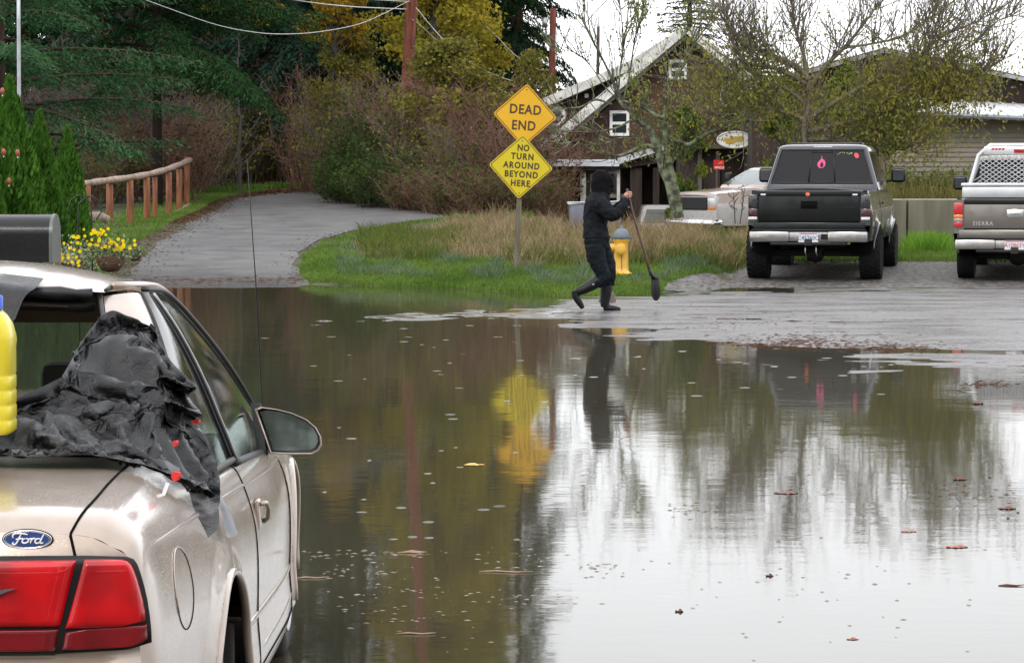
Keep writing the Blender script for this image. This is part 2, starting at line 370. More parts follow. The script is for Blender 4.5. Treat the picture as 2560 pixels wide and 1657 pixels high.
for i in range(340):
    py = 800+850*R2.random()**1.15; px = R2.uniform(560, 2600); p = wpt(px, py)
    if px < 760 and py > 1000: continue
    ln = R2.uniform(10, 34)*(1 if R2.random() < .2 else .5)*(.5+.6*(py-700)/900); r = ln/2/(F/p.y)
    br = px > 1400 and py > 1000
    if br and R2.random() < .5: continue
    ring(p.x, p.y, r*(.6 if br else .8), r*(.012 if br else .032), r*.18)
    if not br and R2.random() < .12: ring(p.x, p.y, r*1.6, r*.03, r*.2, 28)
for i in range(170):
    py = 795+560*R2.random()**1.3; px = R2.uniform(620, 2600); p = wpt(px, py); k_ = F/p.y
    if (px < 800 and py > 980) or (py < 870 and px > 1400) or (px > 1370 and py > 1000): continue
    crest(p.x, p.y, R2.uniform(10, 34)/k_*(.5 if px > 1400 and py > 1050 else 1), R2.uniform(.015, .035), R2.uniform(.003, .006)*(.4 if px > 1400 and py > 1050 else 1), R2.uniform(-.1, .1))
for i in range(60):
    px = R2.gauss(1190, 130); py = R2.gauss(786-(px-1180)*.03, 5); p = wpt(px, py)
    crest(p.x, p.y, R2.uniform(.12, .75), R2.uniform(.06, .14), R2.uniform(.008, .018), R2.uniform(-.04, .09))
for i in range(26):
    px = R2.uniform(1290, 1480); py = R2.uniform(770, 800); p = wpt(px, py); crest(p.x, p.y, R2.uniform(.2, .8), .05, .012, R2.uniform(-.03, .06))
tag(mesh_np('ripples', V, Fc, m_water, smooth=True), kind='stuff')
# exposed wet pavement just above the water line
YLO = [(1300, 36.2), (1380, 34.6), (1430, 33.2), (1640, 30.3), (1760, 29.4), (1870, 28.6), (2050, 27.4), (2300, 26.0), (2560, 24.8), (2900, 24)]
YHI = [(1300, 36.4), (1400, 37.0), (1460, 38.6), (1700, 39.3), (1870, 40.6), (2100, 41.4), (2560, 42.0), (2900, 42.5)]
def pave_h(x, Y):
    px = 1280+F*x/Y; lo = interp(px, YLO); hi = interp(px, YHI)
    d = min(Y-lo, (hi-Y)*1.2)
    e = .012*max(-1.5, min(1, d*.32))-.02*sstep(1400, 1300, px)
    n1 = mnoise.noise(Vector((x*.3, Y*.8, 3)))*.9+mnoise.noise(Vector((x*.9, Y*2.4, 7)))*.8+mnoise.noise(Vector((x*3.5, Y*4.5, 1)))*.5
    e += n1*.0105
    # the shallow puddle lane between the two strips of asphalt
    if px > 1350: e -= .010*math.exp(-((Y-interp(px, [(1450, 35.3), (1750, 33.6), (2100, 32.4), (2600, 31.5)]))/.45)**2)
    e -= .012*math.exp(-((Y-interp(px, [(1800, 27.6), (2600, 26.9)]))/.5)**2)*(1 if px > 1800 else 0)
    return e+.003
V = []; Fc = []
gy = list(np.arange(22.5, 30, .08))+list(np.arange(30, 43, .1)); gx = list(np.arange(-1, 13.01, .11)); c = len(gx)
for y in gy:
    for x in gx: V.append((x, y, pave_h(x, y)))
Va = np.array(V)
for i in range(len(gy)-1):
    for j in range(c-1):
        q = (i*c+j, i*c+j+1, (i+1)*c+j+1, (i+1)*c+j)
        if max(V[k][2] for k in q) > -.004: Fc.append(q)
m_wet, nt, b = newmat('wet_asphalt'); n = nt.nodes.new; L = nt.links.new
t = n('ShaderNodeTexCoord'); ns = n('ShaderNodeTexNoise'); ns.inputs['Scale'].default_value = .8; ns.inputs['Detail'].default_value = 12; ns.inputs['Roughness'].default_value = .7; mp = n('ShaderNodeMapping'); mp.inputs['Scale'].default_value = (.7, 2.6, 1); L(t.outputs['Object'], mp.inputs[0]); L(mp.outputs[0], ns.inputs[0])
cr = n('ShaderNodeValToRGB'); cr.color_ramp.elements[0].position = .35; cr.color_ramp.elements[0].color = (.035, .031, .029, 1); cr.color_ramp.elements[1].position = .7; cr.color_ramp.elements[1].color = (.20, .185, .18, 1); L(ns.outputs[0], cr.inputs[0]); L(cr.outputs[0], b.inputs['Base Color'])
rr = n('ShaderNodeMapRange'); rr.inputs['From Min'].default_value = .35; rr.inputs['From Max'].default_value = .65; rr.inputs['To Min'].default_value = .10; rr.inputs['To Max'].default_value = .5; L(ns.outputs[0], rr.inputs[0]); L(rr.outputs[0], b.inputs['Roughness'])
v = n('ShaderNodeTexNoise'); v.inputs['Scale'].default_value = 26; v.inputs['Detail'].default_value = 3; L(t.outputs['Object'], v.inputs[0]); bp = n('ShaderNodeBump'); bp.inputs['Strength'].default_value = 1; bp.inputs['Distance'].default_value = .05; L(v.outputs[0], bp.inputs['Height']); L(bp.outputs[0], b.inputs['Normal'])
b.inputs['Specular IOR Level'].default_value = .6
tag(mesh_np('pavement', V, Fc, m_wet, smooth=True), kind='structure')
# road going up and around behind the bushes
m_road = M('damp_asphalt', (.075, .072, .072), .5, scale=1.4, col2=(.15, .145, .142), bump=.5, bscale=40, detail=12, spec=.45)
nt = m_road.node_tree; _g = nt.nodes.new('ShaderNodeNewGeometry'); _s = nt.nodes.new('ShaderNodeSeparateXYZ'); nt.links.new(_g.outputs['Position'], _s.inputs[0]); _r = nt.nodes.new('ShaderNodeMapRange'); _r.inputs['From Min'].default_value = 43; _r.inputs['From Max'].default_value = 50; _r.inputs['To Min'].default_value = .10; _r.inputs['To Max'].default_value = .5; nt.links.new(_s.outputs['Y'], _r.inputs['Value']); nt.links.new(_r.outputs[0], nt.nodes['Principled BSDF'].inputs['Roughness'])
LR = [(478, 700), (486, 640), (493, 602), (516, 559), (545, 500), (586, 430), (645, 355), (688, 323), (735, 250)]
RR = [(478, 850), (486, 832), (492, 808), (500, 830), (510, 905), (520, 985), (530, 1062), (540, 1124), (546, 1118), (549, 1090), (560, 985), (581, 870), (600, 800), (613, 776), (635, 748), (688, 749), (735, 800)]
rows = []
for py in list(np.arange(735, 560, -5))+list(np.arange(560, 477, -2)):
    pl = GP(interp(py, LR), py); pr = GP(interp(py, RR), py); Y = (pl.y+pr.y)/2
    wob = mnoise.noise(Vector((py*.06, 0, 0)))*.12
    rows.append((Y, (interp(py, LR)-1280)/F*Y+wob, (interp(py, RR)-1280)/F*Y+mnoise.noise(Vector((py*.08, 5, 0)))*.14))
rows = [r for i, r in enumerate(rows) if i == 0 or r[0] > rows[i-1][0]+.01]
ROADROWS = rows
_b = nt.nodes['Principled BSDF']; _src = _b.inputs['Base Color'].links[0].from_socket; _t = nt.nodes.new('ShaderNodeTexCoord'); _n = nt.nodes.new('ShaderNodeTexNoise'); _n.inputs['Scale'].default_value = 1.5; nt.links.new(_t.outputs['Object'], _n.inputs['Vector'])
_v = nt.nodes.new('ShaderNodeTexVoronoi'); _v.feature = 'DISTANCE_TO_EDGE'; _v.inputs['Scale'].default_value = .33; _mx = nt.nodes.new('ShaderNodeMix'); _mx.data_type = 'RGBA'; _mx.blend_type = 'ADD'; _mx.inputs['Factor'].default_value = .9; nt.links.new(_t.outputs['Object'], _mx.inputs['A']); nt.links.new(_n.outputs['Color'], _mx.inputs['B']); nt.links.new(_mx.outputs['Result'], _v.inputs['Vector'])
_q = nt.nodes.new('ShaderNodeMapRange'); _q.inputs['From Max'].default_value = .012; _q.inputs['To Min'].default_value = .45; _q.inputs['To Max'].default_value = 1; nt.links.new(_v.outputs['Distance'], _q.inputs['Value']); _m2 = nt.nodes.new('ShaderNodeVectorMath'); _m2.operation = 'SCALE'; nt.links.new(_src, _m2.inputs[0]); nt.links.new(_q.outputs[0], _m2.inputs['Scale']); nt.links.new(_m2.outputs[0], _b.inputs['Base Color'])
sheet('road', rows, m_road, .012, 30, lambda x, Y: hz(x, Y)+.022*mnoise.noise(Vector((x*.6, Y*.8, 0)))*sstep(52, 44, Y)+.006*mnoise.noise(Vector((x*2.5, Y*3, 4)))*sstep(50, 44, Y))
# gravel parking strip
m_gravel = M('wet_gravel', (.025, .022, .02), .6, scale=13, col2=(.16, .147, .132), stretch=(1, .55, 1), bump=1, bscale=30, detail=14, thr=(.38, .62), spec=.35, bdist=.03)
LOTL = [(652, 1885), (665, 1850), (680, 1800), (690, 1760), (705, 1725), (716, 1690), (730, 1660), (745, 1640)]
rows = []
for py in np.arange(741, 655, -2.5):
    p = GP(2100, py); Y = p.y; wob = mnoise.noise(Vector((py*.11, 2, 0)))*.3
    rows.append((Y, (interp(py, LOTL)-1280)/F*Y+wob, 16))
rows = [r for i, r in enumerate(rows) if i == 0 or r[0] > rows[i-1][0]+.005]
sheet('gravel_lot', rows, m_gravel, .012, 60)
LOT_FAR = rows[-1][0]
# ------------------------------------------------------------------ leaf litter, floating debris
def flat_bits(pts, name, mat, label=None):
    V = []; Fc = []
    for (x, y, z, l, wd, a) in pts:
        b = len(V); ca, sa = math.cos(a), math.sin(a)
        for (u, v, dz) in ((-l/2, 0, 0), (0, -wd/2, l*.05), (l/2, 0, .0), (0, wd/2, l*.09)): V.append((x+u*ca-v*sa, y+u*sa+v*ca, z+dz))
        Fc.append((b, b+1, b+2, b+3))
    o = mesh_np(name, V, Fc, mat); return tag(o, kind='stuff')
m_litter = leafmat('fallen_leaves', [(.07, .03, .02), (.12, .05, .03), (.10, .05, .03), (.17, .085, .045), (.05, .03, .02)], .5, .1)
m_straw = leafmat('pale_debris', [(.25, .17, .10), (.38, .30, .20), (.5, .46, .38), (.16, .09, .05)], .5, .1)
pts = []
for i, r in enumerate(ROADROWS):       # needles along the road edges
    for k in range(int(150 if r[0] > 58 else 70)):
        s = rnd.random(); side = rnd.random() < .72
        x = (r[1]+abs(rnd.gauss(0, .35))-.45) if side else (r[2]-abs(rnd.gauss(0, .25))+.25)
        y = r[0]+rnd.uniform(-.5, .5)
        if y < 44.5: continue
        pts.append((x, y, hz(x, y)+.018, rnd.uniform(.03, .10), rnd.uniform(.015, .04), rnd.uniform(0, 6.3)))
for k in range(2600):                  # brown mat of leaves where the road bends away
    px = rnd.uniform(600, 860); py = interp(px, [(600, 492), (680, 481), (760, 477), (860, 476)])+rnd.gauss(0, 3); p = GP(px, max(470, py)); pts.append((p.x, p.y, p.z+.02, rnd.uniform(.05, .16), rnd.uniform(.03, .08), rnd.uniform(0, 6.3)))
for k in range(240):
    px = rnd.uniform(350, 760); py = rnd.gauss(703, 5); p = GP(px, py); pts.append((p.x, p.y, max(p.z, 0)+.02, rnd.uniform(.03, .12), rnd.uniform(.02, .05), rnd.uniform(-.3, .3)))
for k in range(500):
    px = rnd.uniform(760, 1880); Y = interp(px, SHORE)+rnd.uniform(0, 3); x = (px-1280)/F*Y; pts.append((x, Y, hz(x, Y)+.06, rnd.uniform(.04, .1), rnd.uniform(.03, .08), rnd.uniform(0, 6.3)))
flat_bits(pts, 'leaf_litter', m_litter)
pts = []
for (cx, cy, sx, sy, nn) in ((1990, 862, 150, 6, 420), (2230, 872, 110, 7, 260), (1800, 820, 120, 6, 50), (2000, 800, 300, 16, 70), (2460, 962, 60, 7, 90), (2000, 850, 200, 9, 200), (1700, 775, 160, 12, 30), (2400, 1235, 120, 20, 60), (1720, 1272, 60, 10, 25), (2050, 1300, 500, 120, 36), (2100, 1500, 420, 90, 40), (1500, 1420, 70, 14, 26)):
    for k in range(nn):
        p = wpt(rnd.gauss(cx, sx*.6), max(760, rnd.gauss(cy, sy))); s = (14 if cy < 830 else 20)/(F/p.y)
        pts.append((p.x, p.y, .001+(max(0, pave_h(p.x, p.y)) if 22.6 < p.y < 42 else 0), s*rnd.uniform(.3, .9), s*rnd.uniform(.15, .5), rnd.uniform(-.5, .5)))
flat_bits(pts, 'leaf_debris', m_litter)
pts = []
for (cx, cy, sx, sy, nn) in ((950, 1385, 160, 6, 40), (1290, 1400, 110, 12, 34), (1000, 1480, 200, 18, 50), (1340, 1498, 90, 10, 36), (900, 1430, 120, 14, 34), (1010, 1540, 130, 12, 26), (1000, 1590, 200, 30, 16), (780, 1395, 40, 10, 10)):
    for k in range(nn):
        px = rnd.gauss(cx, sx*.7)
        if px < 760: continue
        p = wpt(px, rnd.gauss(cy, sy)); s = 26/(F/p.y); pts.append((p.x, p.y, .001, s*rnd.uniform(.15, .9)**1.5, s*rnd.uniform(.1, .3), rnd.uniform(-.4, .5)))
flat_bits(pts, 'floating_debris', m_straw)
# larger single leaves and sticks
def floater(px, py, wpx, hpx, label, cat='leaf', kind='leaf', mat=None, ang=0.0):
    p = wpt(px, py); k = F/p.y; l = wpx*.85/k; mb = MB(); hpx = hpx*.7
    if kind == 'leaf':
        n = 9; top = []; bot = []
        for i in range(n+1):
            t = i/n; wv = math.sin(math.pi*t)**.7*(1+.35*math.sin(i*2.3+px)); top.append((-l/2+l*t, l*.28*wv, -.001+hpx/k*.75*abs(math.sin(math.pi*t*1.5+px))*(.4+.6*math.sin(math.pi*t)))); bot.append((-l/2+l*t, -l*.25*wv, -.002+hpx/k*.35*abs(math.cos(i*1.9+px))))
        mid = [(a[0], 0, -.002) for a in top]
        mb.grid([top, mid, bot])
    else:
        mb.tube([(-l/2, 0, .0), (-l*.2, .01, .002), (l*.15, -.008, .001), (l/2, .006, .003)], [.002, .004, .0035, .0015], 6)
        if kind == 'pod': mb.tube([(-l*.35, 0, .001), (0, .01, .003), (l*.4, 0, .002)], [.003, .008, .003], 8)
    o = mb.build('floating_leaf' if kind == 'leaf' else 'floating_stick', mat or m_leaf1, smooth=True); o.location = (p.x, p.y, .002); o.rotation_euler[2] = ang
    return tag(o, label, cat, 'larger leaves and sticks floating on the flood water')
m_leaf1 = M('brown_leaf', (.14, .04, .025), .5, scale=30, var=.4); m_leaf2 = M('rust_leaf', (.32, .09, .04), .5, scale=30, var=.3); m_ylf = M('yellow_leaf', (.6, .36, .05), .5, scale=30); m_stick = M('pale_stick', (.34, .22, .14), .5, scale=30, var=.3)
floater(1698, 1529, 24, 16, 'small dark brown curled leaf upright on bright water near the bottom edge')
floater(1924, 1440, 24, 14, 'dark red-brown curled leaf standing up alone on the bright water', mat=m_leaf1, ang=.3)
floater(1965, 1233, 72, 10, 'long thin pair of brown leaves floating end to end below the reflected truck', mat=m_leaf1)
floater(2444, 1010, 34, 14, 'dark brown leaf clump at the right end of the bright reflection')
floater(2399, 1199, 40, 14, 'brown leaf flat on water near the right side pebbles', mat=m_leaf1)
floater(2392, 1368, 64, 11, 'wide rust-brown leaf floating alone at the lower right', mat=m_leaf2)
floater(2518, 1272, 50, 13, 'brown peaked leaf beside the small pebbles at the right edge')
floater(2272, 1329, 46, 7, 'slim reddish leaf floating left of the pebbles', mat=m_leaf2)
floater(2016, 777, 26, 9, 'red-brown leaf lying on the wet asphalt behind the black truck', mat=m_leaf2)
floater(2132, 1598, 36, 9, 'small pinkish brown leaf near the bottom right of the water', mat=m_leaf2)
floater(1466, 777, 22, 6, 'orange-red leaf on the wet road at the walker\'s back foot', mat=M('orange_leaf', (.6, .14, .04), .5))
floater(2530, 1464, 80, 5, 'long thin brown needle twig at the lower right edge', 'twig', 'stick', m_leaf1)
floater(1184, 1162, 66, 7, 'yellow leaf with pale stem floating left of the reflected signs', mat=m_ylf)
floater(1030, 1382, 90, 9, 'pale pink-brown bark strip floating across the reflected pole', 'bark strip', 'pod', m_stick, .05)
floater(1040, 1585, 120, 8, 'thin pale straw floating near the bottom of the reflected pole', 'straw', 'stick', m_stick, .06)
floater(1265, 1430, 160, 8, 'very long thin straw tipped towards a red scrap', 'straw', 'stick', m_stick, -.12)
floater(780, 1445, 100, 7, 'pale reed stem floating beside the front wheel of the tan car', 'reed', 'stick', m_stick, .12)
# pebbles poking out at the right
for i, (px, py, s) in enumerate([(2474, 1193, 9), (2520, 1295, 9), (2545, 1281, 8), (2397, 1250, 6)]):
    p = wpt(px, py); mb = MB(); r = s/2/(F/p.y)
    mb.lathe([(.01*r, -.5*r), (r*.8, -.3*r), (r, .2*r), (r*.7, .7*r), (.05*r, .9*r)], 9)
    o = mb.build('pebble', M('grey_pebble', (.08, .08, .085), .4), smooth=True); o.location = (p.x, p.y, 0)
    tag(o, ['small grey pebble breaking the water highest up at the right side', 'grey pebble just right of the peaked brown leaf', 'grey pebble farthest right beside the peaked leaf', 'tiny pebble in front of the flat brown leaf at right'][i], 'pebble', 'pebbles in the shallow water at right')

# ------------------------------------------------------------------ grass
def blades(pos, h, wd, lean, name, mat, seg=2):
    n = len(pos); pos = np.asarray(pos); h = np.asarray(h)[:, None]; wd = np.asarray(wd)[:, None]
    a = NR.uniform(0, 2*np.pi, n); d = np.stack([np.cos(a), np.sin(a), np.zeros(n)], 1); a2 = NR.uniform(0, 2*np.pi, n)
    side = np.stack([np.cos(a2)*1.0, np.sin(a2)*.4, np.zeros(n)], 1); ln = (NR.uniform(.2, 1, n)*lean)[:, None]
    up = np.array([0, 0, 1.0])
    p0 = pos-side*wd; p1 = pos+side*wd; mid = pos+up*h*.55+d*h*ln*.3; p2 = mid+side*wd*.8; p3 = mid-side*wd*.8; tip = pos+up*h*(1-.25*ln)+d*h*ln
    t0 = tip-side*wd*.12; t1 = tip+side*wd*.12
    V = np.stack([p0, p1, p2, p3, t1, t0], 1).reshape(-1, 3); b = (np.arange(n)*6)[:, None]
    Fq = np.concatenate([b+np.array([0, 1, 2, 3]), b+np.array([3, 2, 4, 5])], 0)
    return tag(mesh_np(name, V, Fq, mat), kind='stuff')
def scatter(n, pxr, Yf, keep=None, jit=0):
    o = []
    while len(o) < n:
        px = rnd.uniform(*pxr); Y0, Y1 = Yf(px)
        if Y1 <= Y0: continue
        u = rnd.random(); Y = Y0+(Y1-Y0)*u
        if keep and rnd.random() > keep(px, Y): continue
        x = (px-1280)/F*Y; o.append((x, Y, hz(x, Y)-.01))
    return o
def bank_left_px(Y):   # road edge of the bank
    r = ROADROWS; return 1280+F*float(np.interp(Y, [a[0] for a in r], [a[2] for a in r]))/Y
def in_bank(px, Y): return 1.0 if px > bank_left_px(Y)+2 else 0.0
def lot_left(Y):
    for (a, xl, xr) in rows_lot:
        if a >= Y: return 1280+F*xl/a
    return 9999
rows_lot = rows if False else None
def lotpx(Y): return interp(Y, [(40, 1640), (42, 1660), (44, 1740), (46, 1815), (48, 1862), (50, 1890), (60, 3000)])
g_green = leafmat('green_grass', [(.05, .10, .02), (.09, .16, .03), (.14, .22, .045), (.18, .24, .06)], .5, .3)
g_blue = leafmat('bluish_grass', [(.07, .11, .05), (.12, .17, .09), (.2, .24, .15)], .5, .3)
g_dry = leafmat('dry_grass', [(.10, .06, .035), (.19, .12, .07), (.27, .19, .11), (.36, .29, .17), (.12, .12, .045), (.16, .09, .06)], .7, .3)
def mixf(px, Y): return mnoise.noise(Vector((px*.012, Y*.5, 0)))
P1 = scatter(62000, (700, 1890), lambda px: (interp(px, SHORE)-.1, interp(px, SHORE)+6.5), lambda px, Y: in_bank(px, Y)*(px < lotpx(Y)+8)*(1 if Y < interp(px, SHORE)+3.4 else .35))
n = len(P1); blades(P1, NR.uniform(.035, .11, n)*(1+.5*NR.rand(n)**3), NR.uniform(.004, .008, n), .8, 'grass', g_green)
P1 = scatter(15000, (840, 1890), lambda px: (interp(px, SHORE)+1.2, interp(px, SHORE)+5.0), lambda px, Y: in_bank(px, Y)*(px < lotpx(Y)-10)*(mixf(px, Y) > .02))
P1 = P1[:9000]; n = len(P1); blades(P1, NR.uniform(.06, .24, n)*np.array([.6+.9*max(0, mixf(1280+F*p[0]/p[1]*1.7, p[1]*2)+.3) for p in P1]), NR.uniform(.005, .009, n), 1.0, 'grass', g_blue)
P1 = scatter(46000, (900, 1900), lambda px: (interp(px, SHORE)+4.6+.8*mixf(px, 1)*2, 66), lambda px, Y: in_bank(px, Y)*(px < lotpx(Y)-10)*(1 if Y < 56 else .5)*(1 if px > 1000 or Y < 52 else .6)*sstep(900, 1080, px+(56-Y)*18))
n = len(P1); hn = np.array([(.35+.65*sstep(960, 1260, 1280+F*p[0]/p[1]))*(.55+.9*max(-.3, mnoise.noise(Vector((p[0]*1.1, p[1]*.7, 0))))+.5*mnoise.noise(Vector((p[0]*4, p[1]*2, 5)))) for p in P1]); sel = NR.rand(n) < (.2+.65*np.array([sstep(-.35, .15, mnoise.noise(Vector((p[0]*.9, p[1]*.6, 9)))) for p in P1]))
PA = [p for p, k in zip(P1, sel) if k]; hn = np.maximum(.16, hn[sel]); n = len(PA); blades(PA, NR.uniform(.22, .62, n)*hn*1.25, NR.uniform(.004, .009, n), .95, 'dry_grass', g_dry)
P1 = scatter(17000, (900, 1900), lambda px: (interp(px, SHORE)+4, 60), lambda px, Y: in_bank(px, Y)*(px < lotpx(Y)-10)*(mnoise.noise(Vector(((px-1280)/F*Y*.9, Y*.5, 33))) > -.06)); n = len(P1); blades(P1, NR.uniform(.12, .42, n), NR.uniform(.006, .014, n), .9, 'weeds', leafmat('mid_green_weeds', [(.05, .08, .02), (.09, .13, .03), (.13, .15, .04), (.09, .07, .03)], .5, .3))
# verges
P1 = []
while len(P1) < 30000:
    r = ROADROWS[rnd.randrange(len(ROADROWS))]; Y = r[0]+rnd.uniform(-.4, .4)
    x = r[1]-.45-abs(rnd.gauss(0, .9)) if rnd.random() < .75 else r[2]+.15+abs(rnd.gauss(0, .5))
    if Y < 46: continue
    P1.append((x, Y, hz(x, Y)))
n = len(P1); blades(P1, NR.uniform(.03, .10, n), NR.uniform(.006, .011, n), .8, 'verge_grass', g_green)
P1 = scatter(26000, (1890, 2620), lambda px: (LOT_FAR-.6, 58), lambda px, Y: sstep(LOT_FAR-.6, LOT_FAR+.4, Y+.4*mixf(px, Y)))
n = len(P1); blades(P1, NR.uniform(.04, .14, n), NR.uniform(.005, .009, n), .8, 'grass', g_green)
P1 = scatter(3000, (2262, 2378), lambda px: (52, 54.6), lambda px, Y: math.exp(-((px-2320)/38)**2)); n = len(P1)
blades(P1, NR.uniform(.15, .42, n), NR.uniform(.006, .010, n), .8, 'grass', leafmat('lush_grass', [(.07, .17, .02), (.13, .26, .03), (.18, .3, .06)], .5, .3))
# far verge where the road bends
P1 = []
while len(P1) < 9000:
    px = rnd.uniform(470, 1330)
    py = interp(px, [(470, 488), (560, 480), (700, 472), (870, 470), (1330, 470)])-abs(rnd.gauss(0, 4)) if px < 860 else interp(px, [(860, 500), (900, 500), (1120, 532), (1330, 545)])-abs(rnd.gauss(0, 9))
    p = GP(px, py)
    if p.y > 110 or (px > 860 and p.y < 66): continue
    P1.append((p.x, p.y, p.z))
n = len(P1); blades(P1, NR.uniform(.08, .22, n), NR.uniform(.012, .02, n), .8, 'verge_grass', g_green)
# ================================================================== VEGETATION
def segs_mesh(segs, name, mat, parent, sides=4):
    S = np.array([[*a, *b, r0, r1] for a, b, r0, r1 in segs], float); n = len(S); A = S[:, :3]; B = S[:, 3:6]; d = B-A
    d /= np.maximum(np.linalg.norm(d, axis=1, keepdims=True), 1e-6); ref = np.where(np.abs(d[:, 2:3]) > .9, np.array([[1., 0, 0]]), np.array([[0, 0, 1.]]))
    u = np.cross(d, ref); u /= np.linalg.norm(u, axis=1, keepdims=True); v = np.cross(d, u); V = []
    for P, r in ((A, S[:, 6:7]), (B, S[:, 7:8])):
        for j in range(sides):
            a = 2*math.pi*j/sides; V.append(P+(u*math.cos(a)+v*math.sin(a))*r)
    V = np.stack(V, 1).reshape(-1, 3); b = (np.arange(n)*2*sides)[:, None]
    Fc = np.concatenate([b+np.array([j, (j+1) % sides, sides+(j+1) % sides, sides+j]) for j in range(sides)], 0)
    return mesh_np(name, V, Fc, mat, parent, smooth=True)
def leaf_quads(P, D, L, Wd, name, mat, parent):
    """diamond leaves: centres P, directions D, lengths, widths"""
    P = np.asarray(P, float); n = len(P); D = np.asarray(D, float); D = D/np.maximum(np.linalg.norm(D, axis=1, keepdims=True), 1e-6)
    r = NR.normal(size=(n, 3)); s = np.cross(D, r); s /= np.maximum(np.linalg.norm(s, axis=1, keepdims=True), 1e-6)
    L = np.broadcast_to(np.asarray(L, float).reshape(-1, 1), (n, 1)); Wd = np.broadcast_to(np.asarray(Wd, float).reshape(-1, 1), (n, 1))
    V = np.stack([P-D*L*.5, P+s*Wd*.5-D*L*.05, P+D*L*.5, P-s*Wd*.5-D*L*.05], 1).reshape(-1, 3); Fc = np.arange(n*4).reshape(n, 4)
    return mesh_np(name, V, Fc, mat, parent)
bark_red = M('red_brown_bark', (.06, .028, .018), .9, scale=3, stretch=(3, 3, .4), var=.5, bump=.8, bscale=12)
bark_grey = M('grey_bark', (.07, .06, .05), .9, scale=3, stretch=(3, 3, .5), var=.4, bump=.8, bscale=14)
bark_lichen = M('lichen_bark', (.06, .055, .04), .9, scale=7, col2=(.21, .25, .15), bump=1, bscale=25, thr=(.42, .62))
twig_red = M('reddish_twigs', (.19, .09, .075), .8, scale=1.2, var=.35); twig_grey = M('grey_twigs', (.14, .115, .095), .8, scale=1.2, var=.3); twig_dark = M('dark_twigs', (.06, .045, .038), .8)
def conifer(name, H, R, zb, nb, seed, mleaf, mbark, spray=.24, droop=.35, dens=1.0, trunk_r=.28, wf=.26):
    r = random.Random(seed); root = empty(name)
    segs = []; P = []; D = []; Ls = []
    k = 10
    for i in range(k): segs.append(((0, 0, H*i/k-.3), (0, 0, H*(i+1)/k-.3), trunk_r*(1-i/k)+.02, trunk_r*(1-(i+1)/k)+.015))
    tr = segs_mesh(segs, 'trunk', mbark, root, 8); bs = []
    for i in range(nb):
        u = (i+r.random())/nb; h = zb+(H-zb)*u**1.05; rr = R*(1-u)**.75*r.uniform(.7, 1.15)+.25; a = i*2.399+r.uniform(-.3, .3)
        ca, sa = math.cos(a), math.sin(a); up = r.uniform(-.05, .22)*rr; dr = droop*rr*r.uniform(.7, 1.3)
        def pt(t): return np.array([rr*t*ca, rr*t*sa, h+up*t*1.6-dr*t*t*1.2])
        ns = 5
        for q in range(ns): bs.append((pt(q/ns), pt((q+1)/ns), .045*(1-q/ns)+.008, .045*(1-(q+1)/ns)+.006))
        nt_ = max(4, int(rr*8*dens))
        for q in range(nt_):
            t = .12+.88*(q+r.random())/nt_; c = pt(t); fw = pt(min(1, t+.05))-pt(t-.05); fw /= np.linalg.norm(fw)
            lat = np.array([-sa, ca, 0])
            for sd_ in (-1, 1):
                l = (.30*rr*(1-t)**.8+.18)*r.uniform(.6, 1.15); dd = lat*sd_*.8+fw*.6+np.array([0, 0, -.12-.2*r.random()]); dd /= np.linalg.norm(dd)
                m = max(2, int(l/(spray*.42)))
                for e in range(m):
                    s = (e+.5)/m; q2 = c+dd*l*s+np.array([0, 0, -.25*l*s*s]); j = np.array([r.gauss(0, .03), r.gauss(0, .03), r.gauss(0, .03)])
                    P.append(q2+j*1.3); D.append(dd+np.array([r.gauss(0, .35), r.gauss(0, .35), r.gauss(-.25, .3)])); Ls.append(spray*r.uniform(.7, 1.3))
    segs_mesh(bs, 'branch', mbark, tr, 3).name = 'limbs'
    Ls = np.array(Ls); leaf_quads(P, D, Ls, Ls*wf, 'crown', mleaf, root)
    return root
def grow(r, p, d, L, rad, depth, segs, tips, up=.15, spread=.6, n=4, kids=3, taper=.75, minr=.006, wob=.18, gravity=0):
    p = np.array(p, float); d = np.array(d, float); d /= np.linalg.norm(d); pts = [p]
    for i in range(n):
        d = d+np.array([r.gauss(0, wob), r.gauss(0, wob), r.gauss(0, wob)+up*.3-gravity]); d /= np.linalg.norm(d)
        q = pts[-1]+d*L/n; r0 = max(minr, rad*(1-(1-taper)*i/n)); r1 = max(minr*.8, rad*(1-(1-taper)*(i+1)/n)); segs.append((pts[-1], q, r0, r1)); pts.append(q)
        if depth <= 1: tips.append((q, d.copy()))
    if depth > 0:
        for k in range(kids):
            s = pts[r.randrange(max(1, n//2), n+1)] if k < kids-1 else pts[-1]
            dd = d+np.array([r.gauss(0, spread), r.gauss(0, spread), r.gauss(0, spread)+up])
            grow(r, s, dd, L*r.uniform(.55, .85), rad*taper*r.uniform(.5, .75), depth-1, segs, tips, up, spread, n, kids, taper, minr, wob, gravity)
